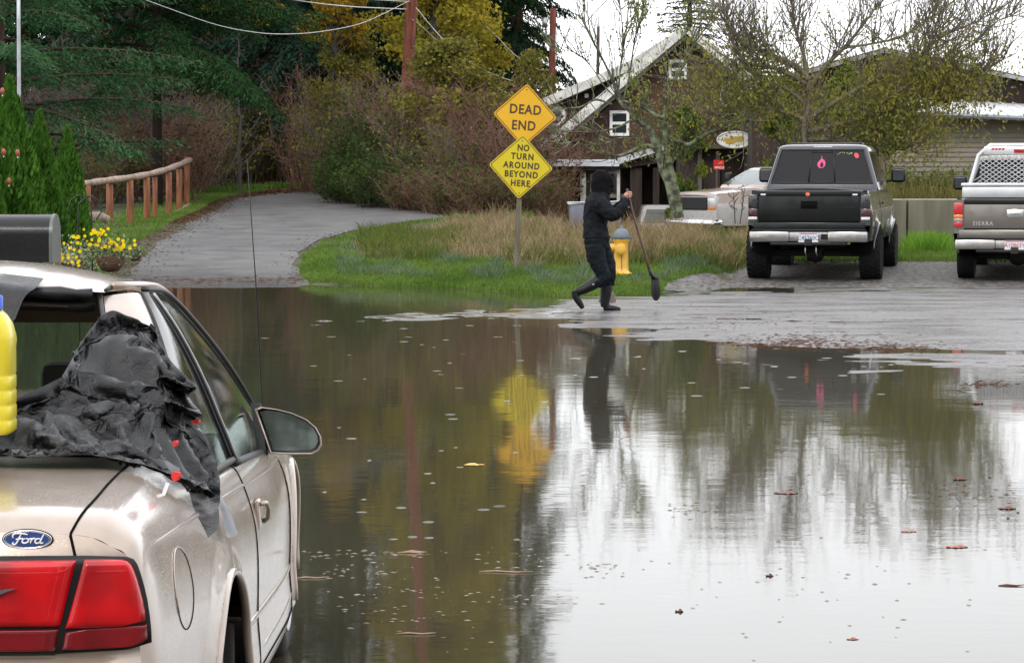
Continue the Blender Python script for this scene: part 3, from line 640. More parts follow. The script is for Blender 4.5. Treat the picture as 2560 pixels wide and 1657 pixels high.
def leaftree(name, H, R, seed, mleaf, mbark, nleaf=14000, lsz=.14, clumps=70, zb=1.0, shape=.8, depth=3, rad=.16):
    r = random.Random(seed); root = empty(name); segs = []; tips = []
    for i in range(8): segs.append(((0, 0, H*.85*i/8-.2), (r.gauss(0, .04), r.gauss(0, .04), H*.85*(i+1)/8-.2), rad*(1-i/9), rad*(1-(i+1)/9)))
    cl = []
    for i in range(clumps):
        u = r.random()**.8; z = zb+(H-zb)*u; rr = R*(math.sin(math.pi*min(1, (u*.85+.15)))**shape)*math.sqrt(r.random())*1.05; a = r.uniform(0, 6.283)
        c = np.array([rr*math.cos(a), rr*math.sin(a), z]); cl.append((c, R*r.uniform(.18, .34)))
        st = np.array([0, 0, max(.3, z-rr*.7)]); mid = (st+c)/2+np.array([r.gauss(0, .15), r.gauss(0, .15), .1]); segs += [(st, mid, .035, .022), (mid, c, .022, .008)]
        for q in range(4): segs.append((c, c+np.array([r.gauss(0, .35), r.gauss(0, .35), r.uniform(-.1, .6)]), .008, .003))
    tr = segs_mesh(segs, 'trunk', mbark, root, 5)
    P = np.zeros((nleaf, 3)); D = NR.normal(size=(nleaf, 3)); D[:, 2] -= .4; idx = NR.randint(0, clumps, nleaf)
    C = np.array([c for c, _ in cl]); S = np.array([s for _, s in cl]); G = NR.normal(size=(nleaf, 3)); G /= np.linalg.norm(G, axis=1, keepdims=True); G *= (NR.rand(nleaf, 1)**.45)
    G[:, 2] *= .75; P = C[idx]+G*S[idx][:, None]*1.25
    L = NR.uniform(.6, 1.3, nleaf)*lsz; leaf_quads(P, D, L, L*.6, 'crown', mleaf, root); return root
def thicket(name, H, R, seed, mtwig, mleaf, nst=90, nleaf=1500, lsz=.09, bend=.3, twr=.007):
    r = random.Random(seed); root = empty(name); segs = []; lp = []; ld = []
    for i in range(nst):
        a = r.uniform(0, 6.283); q = R*math.sqrt(r.random())*.75; p = np.array([q*math.cos(a), q*math.sin(a), -.1]); d = np.array([math.cos(a)*.28*q/R+r.gauss(0, .16), math.sin(a)*.28*q/R+r.gauss(0, .16), 1.0]); L = H*r.uniform(.55, 1.05)*(1-.35*(q/R)**2); n = 6
        for k in range(n):
            d = d+np.array([r.gauss(0, .14), r.gauss(0, .14), -bend*.25*k/n*r.random()]); d /= np.linalg.norm(d); e = p+d*L/n; rr = twr*(2.1-1.6*k/n); segs.append((p, e, rr, rr*.8))
            if k >= 1:
                for t in range(4):
                    s = p+(e-p)*r.random(); td = d*.6+np.array([r.gauss(0, .55), r.gauss(0, .55), r.gauss(.1, .35)]); td /= np.linalg.norm(td); tl = r.uniform(.15, .5)*H/3.2
                    m = s+td*tl*.5; td2 = td+np.array([r.gauss(0, .3), r.gauss(0, .3), r.gauss(0, .3)]); e2 = m+td2*tl*.5; segs += [(s, m, twr*.8, twr*.6), (m, e2, twr*.6, twr*.4)]; lp += [m, e2]; ld += [td, td2]
            p = e
    segs_mesh(segs, 'stems', mtwig, root, 3)
    if nleaf:
        lp = np.array(lp); ld = np.array(ld); ix = NR.randint(0, len(lp), nleaf); P = lp[ix]+NR.normal(size=(nleaf, 3))*.09; L = NR.uniform(.6, 1.4, nleaf)*lsz
        leaf_quads(P, ld[ix]+NR.normal(size=(nleaf, 3))*.8, L, L*.6, 'leaves', mleaf, root)
    return root
lf_fir = leafmat('fir_needles', [(.005, .013, .007), (.012, .028, .013), (.02, .045, .018), (.03, .065, .022)], .6, .12)
lf_firb = leafmat('blue_fir_needles', [(.006, .016, .012), (.013, .032, .022), (.024, .052, .034), (.038, .07, .045)], .6, .12)
lf_spruce = leafmat('bright_fir_needles', [(.018, .048, .022), (.035, .085, .038), (.06, .13, .055), (.09, .17, .075)], .55, .2)
lf_yel = leafmat('yellow_leaves', [(.16, .11, .015), (.30, .19, .02), (.42, .26, .03), (.22, .17, .03), (.48, .27, .03)], .6, .35)
lf_oliv = leafmat('olive_leaves', [(.06, .075, .02), (.12, .13, .03), (.19, .18, .04), (.25, .21, .045), (.10, .13, .03)], .6, .35)
lf_brn = leafmat('brown_olive_leaves', [(.035, .028, .012), (.07, .055, .02), (.10, .08, .022), (.05, .06, .02), (.13, .085, .02)], .7, .25)
lf_gsh = leafmat('dark_green_leaves', [(.02, .035, .01), (.04, .07, .018), (.06, .10, .025), (.07, .07, .02)], .5, .25)
lf_arb = leafmat('arborvitae_sprays', [(.03, .08, .012), (.05, .13, .018), (.09, .20, .03), (.04, .10, .016)], .55, .2)
lf_apple = leafmat('sparse_yellow_green_leaves', [(.14, .15, .04), (.22, .21, .05), (.32, .28, .07), (.19, .22, .05), (.15, .18, .05), (.34, .22, .05)], .55, .5)
used = set()
def place(proto, px, Y, label, cat, group=None, s=(1, 1, 1), rz=0.0, dz=0.0, name=None):
    o = proto if proto.name not in used else copy_tree(proto)
    used.add(proto.name); x = (px-1280)/F*Y; o.location = (x, Y, hz(x, Y)+dz); o.scale = s; o.rotation_euler[2] = rz
    if name: o.name = name
    return tag(o, label, cat, group)
firA = conifer('fir_tree', 24, 4.2, 1.4, 230, 3, lf_fir, bark_red, .26, .30)
firB = conifer('fir_tree', 24, 3.6, 2.2, 210, 4, lf_firb, bark_red, .26, .42)
FG = 'tall firs of the wood behind the road'
fir_list = [   # px, Y, sxy, sz, proto, label
 (60, 104, 1.1, 1.05, 'A', 'dark fir tree at the far left behind the bright green boughs'),
 (330, 98, 1.15, 1.1, 'B', 'dark fir tree rising behind the purple-brown thicket at left'),
 (560, 104, 1.0, 1.12, 'A', 'dark fir tree behind the left yellow-leaved tree'),
 (740, 96, 1.05, 1.1, 'B', 'bluish dark fir tree under the two sagging wires'),
 (905, 102, .95, 1.1, 'A', 'dark fir tree just left of the tall red-brown utility pole'),
 (1296, 99, .60, 1.15, 'A', 'dark fir tree right of the yellow column tree, against the sky'),
 (200, 125, 1.2, 1.15, 'B', 'far dark fir tree filling the gap left of the road bend'),
 (450, 125, 1.2, 1.15, 'A', 'far dark fir tree above the middle of the thickets'),
 (680, 125, 1.2, 1.1, 'B', 'far dark fir tree behind the sagging lower wire'),
 (850, 122, 1.1, 1.15, 'A', 'far dark fir tree behind the small yellow-topped tree'),
 (1050, 120, 1.1, 1.1, 'B', 'far dark fir tree hidden behind the utility pole and yellow leaves'),
 (1200, 116, .75, 1.05, 'A', 'far dark fir tree seen between the yellow column tree and the edge fir'),
 (560, 132, 1.3, 1.25, 'B', 'farthest dark fir tree above the left side of the road bend'),
 (330, 134, 1.3, 1.25, 'A', 'farthest dark fir tree above the log fence'),
 (1135, 130, 1.0, 1.2, 'A', 'farthest dark fir tree behind the golden column tree'),
 (-60, 120, 1.2, 1.1, 'B', 'far dark fir tree cut by the left edge of the photo')]
for i, (px, Y, a, b_, pr, lb) in enumerate(fir_list): place(firA if pr == 'A' else firB, px, Y, lb, 'fir tree', FG, (a, a, b_), i*1.7)
for i, (x, Y) in enumerate([(-26, -22), (-17, -30), (-9, -24), (-1, -33), (6, -25), (14, -31), (22, -22), (30, -30), (-36, -12), (38, -14)]):  # unseen firs added behind the camera: darken glass and paint reflections, cut skylight
    o = copy_tree(firA if i % 2 else firB); o.location = (x, Y, -.1); o.scale = (1.5, 1.5, 1.0); o.rotation_euler[2] = i; tag(o, 'unseen fir tree added behind the camera to darken reflections, '+['at the far left of the row', 'second from the left', 'third from the left', 'left of the middle', 'in the middle', 'right of the middle', 'third from the right', 'second from the right', 'nearest on the left side', 'nearest on the right side'][i], 'fir tree', 'unseen firs added behind the camera to dim reflections and skylight')
# the two near firs with sweeping boughs
nf = conifer('bough_fir_tree', 17, 3.6, 1.7, 130, 9, lf_spruce, bark_red, .13, .22, 1.7, .24, .20)
place(nf, -10, 50, 'bright green fir with feathery boughs behind the clipped evergreens at left', 'fir tree', None, (1, 1, 1), .5)
nf2 = conifer('sweeping_fir_tree', 20, 5.2, 3.6, 130, 21, leafmat('mid_fir_needles', [(.008, .022, .009), (.016, .042, .016), (.028, .065, .023), (.042, .09, .03)], .6, .15), M('dark_bark', (.02, .015, .012), .9, spec=.1), .16, .26, 1.5, .13, .22)
place(nf2, 395, 76, 'mid green fir with long boughs sweeping right above the road', 'fir tree', None, (1, 1, 1), 1.1)
bf = conifer('fir_tree', 15.5, 2.1, 1.0, 140, 31, lf_firb, bark_grey, .26, .2)
place(bf, 1722, 122, 'bluish fir standing behind the peak of the brown barn', 'fir tree', None, (1.25, 1.25, .62))
# yellow and olive broadleaf trees
yt = leaftree('yellow_tree', 17, 1.9, 5, leafmat('gold_olive_leaves', [(.13, .14, .025), (.21, .20, .03), (.31, .26, .035), (.40, .30, .035), (.16, .17, .028)], .6, .35), bark_grey, 34000, .17, 150, 1.0, .45)
place(yt, 1085, 88, 'tall olive-yellow column tree right beside the red-brown utility pole', 'tree', 'autumn trees along the wood edge', (1.0, 1, 1))
place(yt, 1165, 93, 'tall golden yellow column tree left of the dark edge fir', 'tree', 'autumn trees along the wood edge', (.72, .9, .98), 2.1)
ys_ = leaftree('yellow_tree', 7.8, 1.2, 6, lf_yel, bark_grey, 4600, .15, 34, 4.7, .8, rad=.06)
place(ys_, 600, 84, 'orange-yellow leaf clusters of a small tree at the top left of the road', 'tree', 'autumn trees along the wood edge', (1, 1, 1.05))
place(ys_, 838, 86, 'small yellow-leaved tree between the dark firs left of the utility pole', 'tree', 'autumn trees along the wood edge', (.9, .9, .92), 1.3)
ys2 = leaftree('olive_tree', 5.2, 1.5, 8, lf_oliv, bark_grey, 9000, .13, 46, .8, .7)
place(ys2, 880, 87, 'rounded olive-yellow tree behind the dark green bush', 'tree', 'autumn trees along the wood edge', (1, 1, .95))
place(ys2, 1135, 76, 'low olive tree above the reddish bushes right of the pole', 'tree', 'autumn trees along the wood edge', (1.1, 1, .85), 1.0)
place(ys2, 1330, 84, 'low yellowish tree peeking out between the dark fir and the upper sign', 'tree', 'autumn trees along the wood edge', (.45, .6, .82), 2.0)
# thickets
tA = thicket('bare_bush', 3.2, 1.5, 1, twig_red, lf_brn, 120, 2600, .09)
tB = thicket('bare_bush', 3.0, 1.4, 2, twig_grey, lf_oliv, 110, 3200, .09)
tC = thicket('leafy_bush', 2.4, 1.3, 3, twig_red, leafmat('mixed_bush_leaves', [(.035, .06, .016), (.06, .10, .025), (.09, .11, .03), (.11, .07, .035), (.07, .13, .03)], .5, .25), 110, 4200, .09)
tG = thicket('leafy_bush', 2.4, 1.3, 13, twig_dark, leafmat('bush_green_leaves', [(.025, .045, .012), (.045, .08, .02), (.07, .11, .03), (.08, .08, .025)], .5, .25), 90, 7500, .10)
tD = thicket('tall_bare_bush', 5.4, 1.3, 4, M('purple_twigs', (.115, .068, .07), .8, scale=1.1, var=.3), lf_brn, 150, 900, .09, .2, .008)
BG = 'bushes along the edge of the wood'
bl = [
 (tA, 1010, 68, 1.0, 1.12, 'reddish bare bush in front of the foot of the tall utility pole'),
 (tA, 1130, 66, 1.1, 1.08, 'reddish-brown bare bush right of the pole, left of the signs'),
 (tA, 1235, 64, 1.0, 1.0, 'purple-brown bare bush directly behind the two yellow signs'),
 (tA, 1330, 67, .9, .8, 'brown bare bush between the signs and the porch of the barn'),
 (tB, 955, 70, 1.0, 1.1, 'olive-brown bush left of the pole behind the dark green bush'),
 (tB, 1080, 63, .9, .85, 'olive-leaved bush low between the pole and the signs'),
 (tB, 1190, 62, .9, .72, 'thin grey-green bush low beside the left point of the signs'),
 (tG, 925, 66, .85, 1.05, 'dense dark green bush at the inner corner of the road fork'),
 (tG, 1010, 64, .9, .86, 'dense green bush right of the road-fork bush'),
 (tC, 1120, 62.5, .8, .62, 'low dark green bush below the reddish bushes'),
 (tC, 1270, 62, .8, .6, 'low leafy bush behind the sign post'),
 (tC, 880, 70, .7, .8, 'dark bush overhanging the grass at the road fork'),
 (tD, 262, 84, 1.0, 1.05, 'tall purple-brown bare thicket above the log fence'),
 (tD, 345, 88, 1.1, .9, 'tall brown thicket right of the purple one, above the fence end'),
 (tD, 175, 86, .9, .95, 'brown thicket half hidden by the bright fir boughs'),
 (tA, 395, 86, 1.2, 1.0, 'brown leafy bush behind the middle of the log fence'),
 (tB, 470, 90, 1.2, 1.25, 'grey-brown bush behind the end post of the log fence'),
 (tB, 560, 95, 1.2, 1.2, 'olive-brown bush left of the road bend'),
 (tC, 640, 96, 1.1, 1.0, 'dark green bush beside the road bend'),
 (tA, 700, 97, 1.2, 1.15, 'reddish brown bush at the back of the road bend'),
 (tB, 770, 96, 1.2, 1.5, 'brownish bush with hanging twigs right of the road bend'),
 (tA, 830, 92, 1.2, 1.4, 'tall brown bush behind the end of the visible road'),
 (tC, 520, 98, 1.3, 1.5, 'dark bush under the sweeping fir boughs'),
 (tB, 220, 78, 1.1, .9, 'thin bush behind the left end of the log fence'),
 (tC, 320, 84, 1.0, .8, 'dark green bush behind the third fence post'),
 (tA, 640, 103, 1.3, 1.7, 'tall brown bush deep under the dark firs'),
 (tB, 870, 86, 1.1, 1.3, 'olive-brown bush above the road fork'),
 (tC, 150, 74, 1.0, .9, 'dark green bush right behind the clipped evergreens'),
 (tB, 420, 99, 1.4, 1.8, 'tall grey-brown bush above the middle fence posts'),
 (tG, 902, 78, .9, .62, 'low dark green bush at the very tip of the road fork'),
 (tG, 985, 74.8, .95, .66, 'low dense bush along the upper edge of the right road branch'),
 (tC, 1062, 73, .9, .55, 'low leafy bush above the end of the right road branch'),
 (tC, 1150, 71, .95, .55, 'low dark bush in the weeds left of the lower sign'),
 (tC, 1240, 70, .95, .6, 'low dark bush in the weeds right behind the lower sign'),
 (tC, 1330, 69.5, .8, .5, 'low leafy bush between the sign post and the grey trailer'),
 (tA, 385, 79, 1.1, .9, 'brown bush at the foot of the sweeping fir'),
 (tD, 560, 100, 1.4, .95, 'tall purple-grey thicket beyond the road bend, left part'),
 (tD, 720, 102, 1.4, .9, 'tall purple-grey thicket beyond the road bend, right part'),
 (tC, 700, 104, 1.5, 2.2, 'big dark leafy bush in the shade above the road bend'),
 (tC, 440, 101, 1.5, 2.4, 'big dark leafy bush in the shade above the fence end'),
 (tB, 610, 100, 1.5, 2.0, 'tall olive-brown bush above the left side of the bend'),
 (tA, 780, 100, 1.4, 2.1, 'tall reddish bush between the bend and the olive tree')]
for i, (pr, px, Y, a, b_, lb) in enumerate(bl):
    if i < 12:
        Y, a, b_ = {0: 80, 1: 77, 2: 74, 3: 72, 4: 82, 5: 76, 6: 73, 7: 79.5, 8: 77, 9: 74.5, 10: 72.5, 11: 82.5}[i], a*1.16, b_*1.18
    place(pr, px, Y, lb, 'bush', BG, (a, a, b_), i*1.3)
# arborvitae at left
def arbor(name, H, R, seed):
    r = random.Random(seed); root = empty(name); n = 15000
    segs_mesh([((0, 0, -.1), (0, 0, H*.5), .05, .03), ((0, 0, H*.5), (0, 0, H*.92), .03, .01)], 'trunk', bark_red, root, 6)
    tp = [(r.uniform(-.3, .3)*R, r.uniform(-.3, .3)*R, r.uniform(.75, 1.0)*H) for _ in range(5)]; tp[0] = (0, 0, H)
    P = np.zeros((n, 3))
    for i in range(n):
        t = tp[r.randrange(5) if r.random() < .6 else 0]; u = r.random()**.8; z = .05+(t[2]-.05)*u; rr = R*(1-u**1.7)*(.55+.45*r.random()**.3)+.02; a = r.uniform(0, 6.283); l = 1+.12*math.sin(a*5+z*4)
        P[i] = (t[0]*u+rr*l*math.cos(a), t[1]*u+rr*l*math.sin(a), z)
    D = P*np.array([.9, .9, 0])+NR.normal(size=(n, 3))*.15; D[:, 2] += .75; L = NR.uniform(.07, .16, n); leaf_quads(P, D, L, L*.4, 'crown', lf_arb, root); return root
av = arbor('clipped_evergreen', 3.1, .50, 3)
AG = 'clipped evergreens in a row at left'
for i, (px, Y, a, b_, lb) in enumerate([(28, 38, 1.05, 1.0, 'tallest pointed evergreen at the left edge above the black box'), (102, 39, .85, .86, 'second pointed evergreen, right of the tallest one'), (172, 41, .72, .80, 'third and smallest evergreen, next to the log rail'), (-45, 37, 1, .72, 'evergreen cut off by the left edge of the photo')]):
    place(av, px, Y, lb, 'evergreen shrub', AG, (a, a, b_), i*1.9)
lg = thicket('light_green_shrub', .8, .3, 9, twig_grey, leafmat('fresh_leaves', [(.08, .2, .03), (.14, .3, .05), (.2, .36, .08)], .5, .4), 26, 1500, .07); place(lg, 218, 50, 'small fresh green shrub beside the end of the thick log rail', 'shrub', None, (1, 1, 1.25))
# orange bulbs hanging in the evergreens
for i, (px, py) in enumerate([(9, 380), (44, 382), (22, 453), (6, 228)]):
    mb = MB(); mb.lathe([(.004, -.05), (.02, -.042), (.03, 0), (.022, .034), (.01, .045)], 10); o = mb.build('hanging_bulb', M('orange_glass', (.30, .07, .035), .5), smooth=True)
    m2 = MB(); m2.lathe([(.008, -.07), (.008, -.05), (.006, -.049)], 8); m2.build('tip', mat_white, o)
    o.location = W(px, py, 37.2); tag(o, ['orange bulb hanging in the tallest evergreen, nearest the left edge', 'orange bulb hanging in the tallest evergreen, right one of the upper pair', 'dull orange bulb hanging lowest in the tallest evergreen', 'red-orange bulb hanging highest, at the left photo edge'][i], 'hanging bulb', 'orange bulbs in the evergreens')
# old fruit tree in front of the barn
def path(pts, Y0): return [tuple(W(p[0], p[1], Y0+(p[2] if len(p) > 2 else 0))) for p in pts]
YT = 61.0
def limb(segs, pts, rad0, rad1, tips, r, twigs=10, tl=.9, up=.8, Y0=YT, depth=1):
    P = crom(path(pts, Y0), 5); n = len(P)
    for i in range(n-1):
        a = rad0+(rad1-rad0)*i/n; b = rad0+(rad1-rad0)*(i+1)/n; segs.append((P[i], P[i+1], a, b))
    for k in range(twigs):
        i = r.randrange(n//4, n-1); d = np.array(P[i+1])-np.array(P[i]); d /= np.linalg.norm(d)+1e-9; dd = d*.4+np.array([r.gauss(0, .5), r.gauss(0, .5), up+r.gauss(0, .35)])
        grow(r, P[i], dd, tl*r.uniform(.5, 1.3), .012, depth, segs, tips, .35, .5, 4, 3, .7, .0035, .13)
r = random.Random(4); t1 = empty('fruit_tree', W(1690, 527, YT)*1); base = W(1690, 535, YT)
segs = []; tips = []; TW = segs
limb(segs, [(1693, 545), (1683, 500), (1672, 455), (1658, 427), (1648, 385), (1636, 352), (1622, 322), (1598, 305), (1578, 280), (1570, 268)], .13, .055, tips, r, 14, .8, .6)
limb(segs, [(1650, 388), (1628, 366), (1600, 368), (1575, 380), (1545, 390), (1522, 388)], .06, .02, tips, r, 16, .5, .1)
limb(segs, [(1578, 280), (1556, 262), (1545, 243), (1530, 200), (1512, 160), (1480, 100), (1450, 40), (1442, 8)], .05, .006, tips, r, 22, .9, .8)
limb(segs, [(1545, 243), (1550, 180), (1558, 110), (1553, 40), (1550, 10)], .025, .005, tips, r, 18, .8, .9)
limb(segs, [(1556, 262), (1575, 180), (1585, 110), (1600, 50), (1608, 22)], .025, .005, tips, r, 18, .8, .9)
limb(segs, [(1545, 250), (1510, 215), (1480, 170), (1450, 140), (1420, 128), (1385, 140)], .02, .005, tips, r, 18, .6, .7)
limb(segs, [(1530, 262), (1490, 250), (1450, 268), (1400, 275), (1370, 300)], .03, .006, tips, r, 14, .5, .4)
limb(segs, [(1580, 300), (1540, 320), (1490, 330), (1430, 330), (1380, 345)], .028, .006, tips, r, 14, .5, .3)
limb(segs, [(1595, 350), (1550, 345), (1500, 362), (1450, 350), (1410, 362)], .022, .005, tips, r, 12, .45, .2)
limb(segs, [(1700, 545), (1690, 480), (1678, 430), (1668, 380), (1662, 330), (1660, 295)], .10, .06, tips, r, 12, .7, .6)
limb(segs, [(1660, 295), (1640, 290), (1610, 270), (1585, 262), (1550, 250)], .055, .03, tips, r, 12, .7, .9)
limb(segs, [(1660, 295), (1668, 240), (1700, 180), (1730, 120), (1770, 60), (1790, 10)], .04, .006, tips, r, 26, 1.0, .8)
limb(segs, [(1675, 345), (1700, 356), (1722, 362), (1750, 345), (1780, 330), (1810, 322), (1850, 305), (1900, 300), (1960, 285), (1985, 285)], .06, .03, tips, r, 22, .8, .8)
limb(segs, [(1985, 285), (2010, 278), (2030, 296), (2080, 308), (2140, 310), (2190, 318)], .05, .015, tips, r, 18, .8, .7)
segs_mesh(segs, 'trunk', bark_lichen, t1, 6)
tp = np.array([a for a, _ in tips]); td = np.array([b for _, b in tips]); n = 3800; ix = NR.randint(0, len(tp), n)
w_ = (tp[ix][:, 0] > (1560-1280)/F*YT) | (NR.rand(n) < .10); ix = ix[w_]; n = len(ix); Pn = tp[ix]+NR.normal(size=(n, 3))*.08; leaf_quads(Pn, NR.normal(size=(n, 3))+np.array([0, 0, -.8]), NR.uniform(.06, .13, n), NR.uniform(.03, .06, n), 'crown', lf_apple, t1)
def rebase(root):
    loc = root.location.copy()
    for ch in root.children: ch.data.transform(Matrix.Translation(-loc))
rebase(t1); tag(t1, 'gnarled lichen-covered fruit tree in front of the brown barn, bare on its left side', 'tree')
# broad leafy tree behind the black truck
r = random.Random(14); t2 = empty('spreading_tree', W(2020, 560, 59)); segs = []; tips = []
Y2 = 59
for (pts, a, b_, k) in [
 ([(2025, 600), (2020, 480), (2018, 400), (2010, 320), (2022, 260), (2020, 190)], .09, .055, 12),
 ([(2020, 200), (1995, 170), (1950, 150), (1910, 130), (1870, 118), (1840, 128)], .09, .03, 26),
 ([(2015, 210), (1970, 185), (1925, 168), (1880, 165), (1820, 190), (1780, 230)], .06, .02, 26),
 ([(2018, 230), (2060, 170), (2110, 120), (2160, 60), (2200, 5)], .06, .012, 26),
 ([(2018, 300), (2080, 260), (2160, 215), (2240, 175), (2300, 140), (2360, 90), (2430, 60), (2490, 30)], .06, .008, 40),
 ([(2020, 330), (2100, 310), (2200, 290), (2300, 270), (2380, 250), (2450, 235)], .06, .01, 40),
 ([(2015, 300), (1960, 280), (1900, 270), (1840, 285), (1790, 300)], .05, .015, 30),
 ([(2020, 350), (2080, 350), (2150, 365), (2230, 372), (2290, 380)], .05, .012, 28),
 ([(2018, 200), (2010, 140), (1990, 80), (1980, 20), (1975, -20)], .05, .01, 26),
 ([(2015, 260), (1960, 220), (1900, 200), (1850, 140), (1820, 70), (1800, 10)], .05, .008, 30),
 ([(2110, 120), (2180, 110), (2260, 90), (2330, 40), (2350, -10)], .03, .006, 24),
 ([(2240, 175), (2290, 160), (2350, 150), (2420, 120), (2500, 50), (2560, 40)], .03, .005, 24),
 ([(2200, 290), (2260, 230), (2310, 180), (2330, 100), (2390, 30)], .03, .006, 22),
 ([(2300, 270), (2380, 220), (2460, 180), (2520, 140)], .025, .005, 20)]:
    limb(segs, pts, a, b_, tips, r, int(k*2.2), .9, .42, Y2)
segs_mesh(segs, 'trunk', M('grey_brown_bark', (.155, .13, .105), .9, scale=3, stretch=(3, 3, .5), var=.4), t2, 5)
tp = np.array([a for a, _ in tips])
pxs = 1280+F*tp[:, 0]/tp[:, 1]; pys = 440-(tp[:, 2]-1.7)/tp[:, 1]*F
dens = np.interp(pys, [-50, 60, 130, 200, 330, 420], [.02, .035, .15, 1, 1, .8])*np.interp(pxs, [1700, 1800, 2100, 2350, 2560], [.5, .9, .9, 1.7, .6]); pr_ = dens/dens.sum()
n = 18000; ix = NR.choice(len(tp), n, p=pr_); Pn = tp[ix]+NR.normal(size=(n, 3))*.30
leaf_quads(Pn, NR.normal(size=(n, 3))+np.array([0, 0, -1.2]), NR.uniform(.06, .13, n), NR.uniform(.028, .055, n), 'crown', lf_apple, t2)
rebase(t2); tag(t2, 'wide spreading tree with thin yellow-green leaves behind the black pickup', 'tree')
# vines hanging under the limbs + weeds by the right wall
vn = leaftree('climbing_vine', 3.0, .85, 44, leafmat('vine_leaves', [(.03, .06, .012), (.06, .11, .02), (.10, .16, .025), (.22, .2, .03), (.08, .1, .02)], .5, .35), twig_dark, 2600, .12, 26, .3, .5, rad=.04)
place(vn, 1712, 66, 'leafy vine hanging under the limbs beside the oval white sign', 'vine', 'vines on the dark sheds', (.7, .5, 1.05))
place(vn, 1960, 64, 'leafy vine hanging just left of the black pickup cab', 'vine', 'vines on the dark sheds', (.8, .5, 1.25), 1)
place(vn, 2110, 63, 'leafy vine on the dark shed behind the black pickup roof', 'vine', 'vines on the dark sheds', (1.0, .5, 1.35), 2)
place(vn, 2215, 63, 'leafy vine at the corner of the pale sided wall', 'vine', 'vines on the dark sheds', (.8, .5, 1.15), 3)
P1 = []
for i in range(9000):
    px = rnd.gauss(2345, 70); Y = rnd.uniform(56.5, 60); x = (px-1280)/F*Y; P1.append((x, Y, hz(x, Y)+.3))
n = len(P1); hh = NR.uniform(.4, 1.35, n)*np.exp(-((np.array([p[0]/p[1] for p in P1])*F+1280-2360)/130)**2)
blades(P1, hh, NR.uniform(.007, .012, n), .7, 'dry_grass', leafmat('tall_tan_grass', [(.16, .13, .05), (.26, .19, .08), (.34, .25, .11), (.12, .14, .04), (.09, .12, .035)], .7, .3))
# tall dead stalks by the barn truck
for i, (px, py0, py1) in enumerate([(1838, 560, 482), (1850, 560, 470)]):
    mb = MB(); a = W(px, py0, 60); b = W(px+(12 if i else -4), py1, 60); mb.tube([a, (a+b)/2, b], [.012, .01, .006], 5)
    for k in range(7):
        q = a.lerp(b, .35+.09*k); mb.tube([q, q+Vector((rnd.uniform(-.14, .14), 0, .08)), q+Vector((rnd.uniform(-.16, .16), 0, .16))], [.006, .01, .004], 4)
    o = mb.build('dead_stalk', twig_dark); tag(o, ['dark dead weed stalk in front of the white truck wheel, left one', 'dark dead weed stalk in front of the white truck door, right one'][i], 'weed')
# ================================================================== BUILDINGS, POLES, SIGNS
m_shake = M('brown_shingle_wall', (.035, .018, .012), .85, scale=2.2, col2=(.085, .042, .028), bump=.8, bscale=9, stretch=(1, 1, 2.2), detail=10)
m_shake2 = M('dark_plank_wall', (.022, .015, .012), .85, scale=3, col2=(.055, .036, .028), bump=.6, bscale=6, stretch=(4, 4, .5))
m_fascia = M('weathered_white_board', (.42, .41, .38), .6, scale=4, col2=(.66, .65, .6), stretch=(1, 1, 1), detail=10, thr=(.35, .6))
m_roofm = M('pale_metal_roof', (.62, .64, .67), .28, .3, scale=3, var=.12); m_gutter = M('white_gutter', (.62, .63, .66), .35, var=.08)
m_rooft = M('mossy_roof', (.05, .045, .035), .9, scale=3, col2=(.10, .09, .06), bump=.5)
m_pane = M('dark_window_pane', (.02, .022, .024), .06, spec=.8, var=.3, scale=1.5)
m_siding = M('grey_tan_siding', (.23, .20, .16), .6, scale=3, var=.12, bump=.2)
YB = 75.0
def tri_thick(mb, pts, Y0, dy, mi=0):
    mb.prism([W(a, b, Y0) for a, b in pts], (0, dy, 0), mi)
def band(mb, p0, p1, th, Y0, dy, mi=0):   # board between two photo points on the plane Y0, th in metres
    a = W(*p0, Y0); b = W(*p1, Y0); d = (b-a).normalized(); n = Vector((-d.z, 0, d.x)); n = n if n.z > 0 else -n
    mb.prism([a, b, b+n*th, a+n*th], (0, dy, 0), mi)
barn = empty('brown_barn', W(1716, 520, YB)); tag(barn, 'brown shingled barn with a steep white-edged gable behind the fruit tree', 'barn')
mb = MB(); tri_thick(mb, [(1374, 392), (1716, 100), (2058, 392), (2058, 610), (1374, 610)], YB, 9); wl = mb.build('wall', m_shake, barn)
mb = MB()
for sg in (-1, 1):
    band(mb, (1716+sg*358, 388), (1716, 84), -.10, YB-.5, 10)
rf = mb.build('roof', m_rooft, barn)
mb = MB(); band(mb, (1360, 384), (1716, 84), .24, YB-.56, .06); band(mb, (2072, 384), (1716, 84), .24, YB-.56, .06); mb.build('rake_board', m_fascia, barn)
def window(parent, x0, y0, x1, y1, Y0, rails=1, name='window', frame_m=None, fr=.075):
    a = W(x0, y1, Y0); b = W(x1, y0, Y0); mb = MB(); x0, z0, x1, z1 = a.x, a.z, b.x, b.z
    for q in ((x0, z0, x0+fr, z1), (x1-fr, z0, x1, z1)): mb.box((q[0], Y0-.05, q[1]), (q[2], Y0, q[3]))
    zs = [z0, z1-fr]+[z0+(z1-z0)*k/(rails+1)-fr/2 for k in range(1, rails+1)]
    for z in zs: mb.box((x0+fr, Y0-.047, z), (x1-fr, Y0, z+fr))
    o = mb.build(name, frame_m or mat_white, parent); p = MB(); p.box((x0+fr, Y0-.015, z0+fr), (x1-fr, Y0-.003, z1-fr)); p.build('pane', m_pane, o); return o
def ctr(root, extra=()):   # make child coordinates relative to the Empty
    for ch in root.children:
        ch.matrix_parent_inverse = Matrix.Translation(-root.location)
window(barn, 1524, 277, 1573, 340, YB-.01, 1); window(barn, 1671, 150, 1717, 199, YB-.01, 1); window(barn, 1800, 205, 1850, 262, YB-.01, 1)
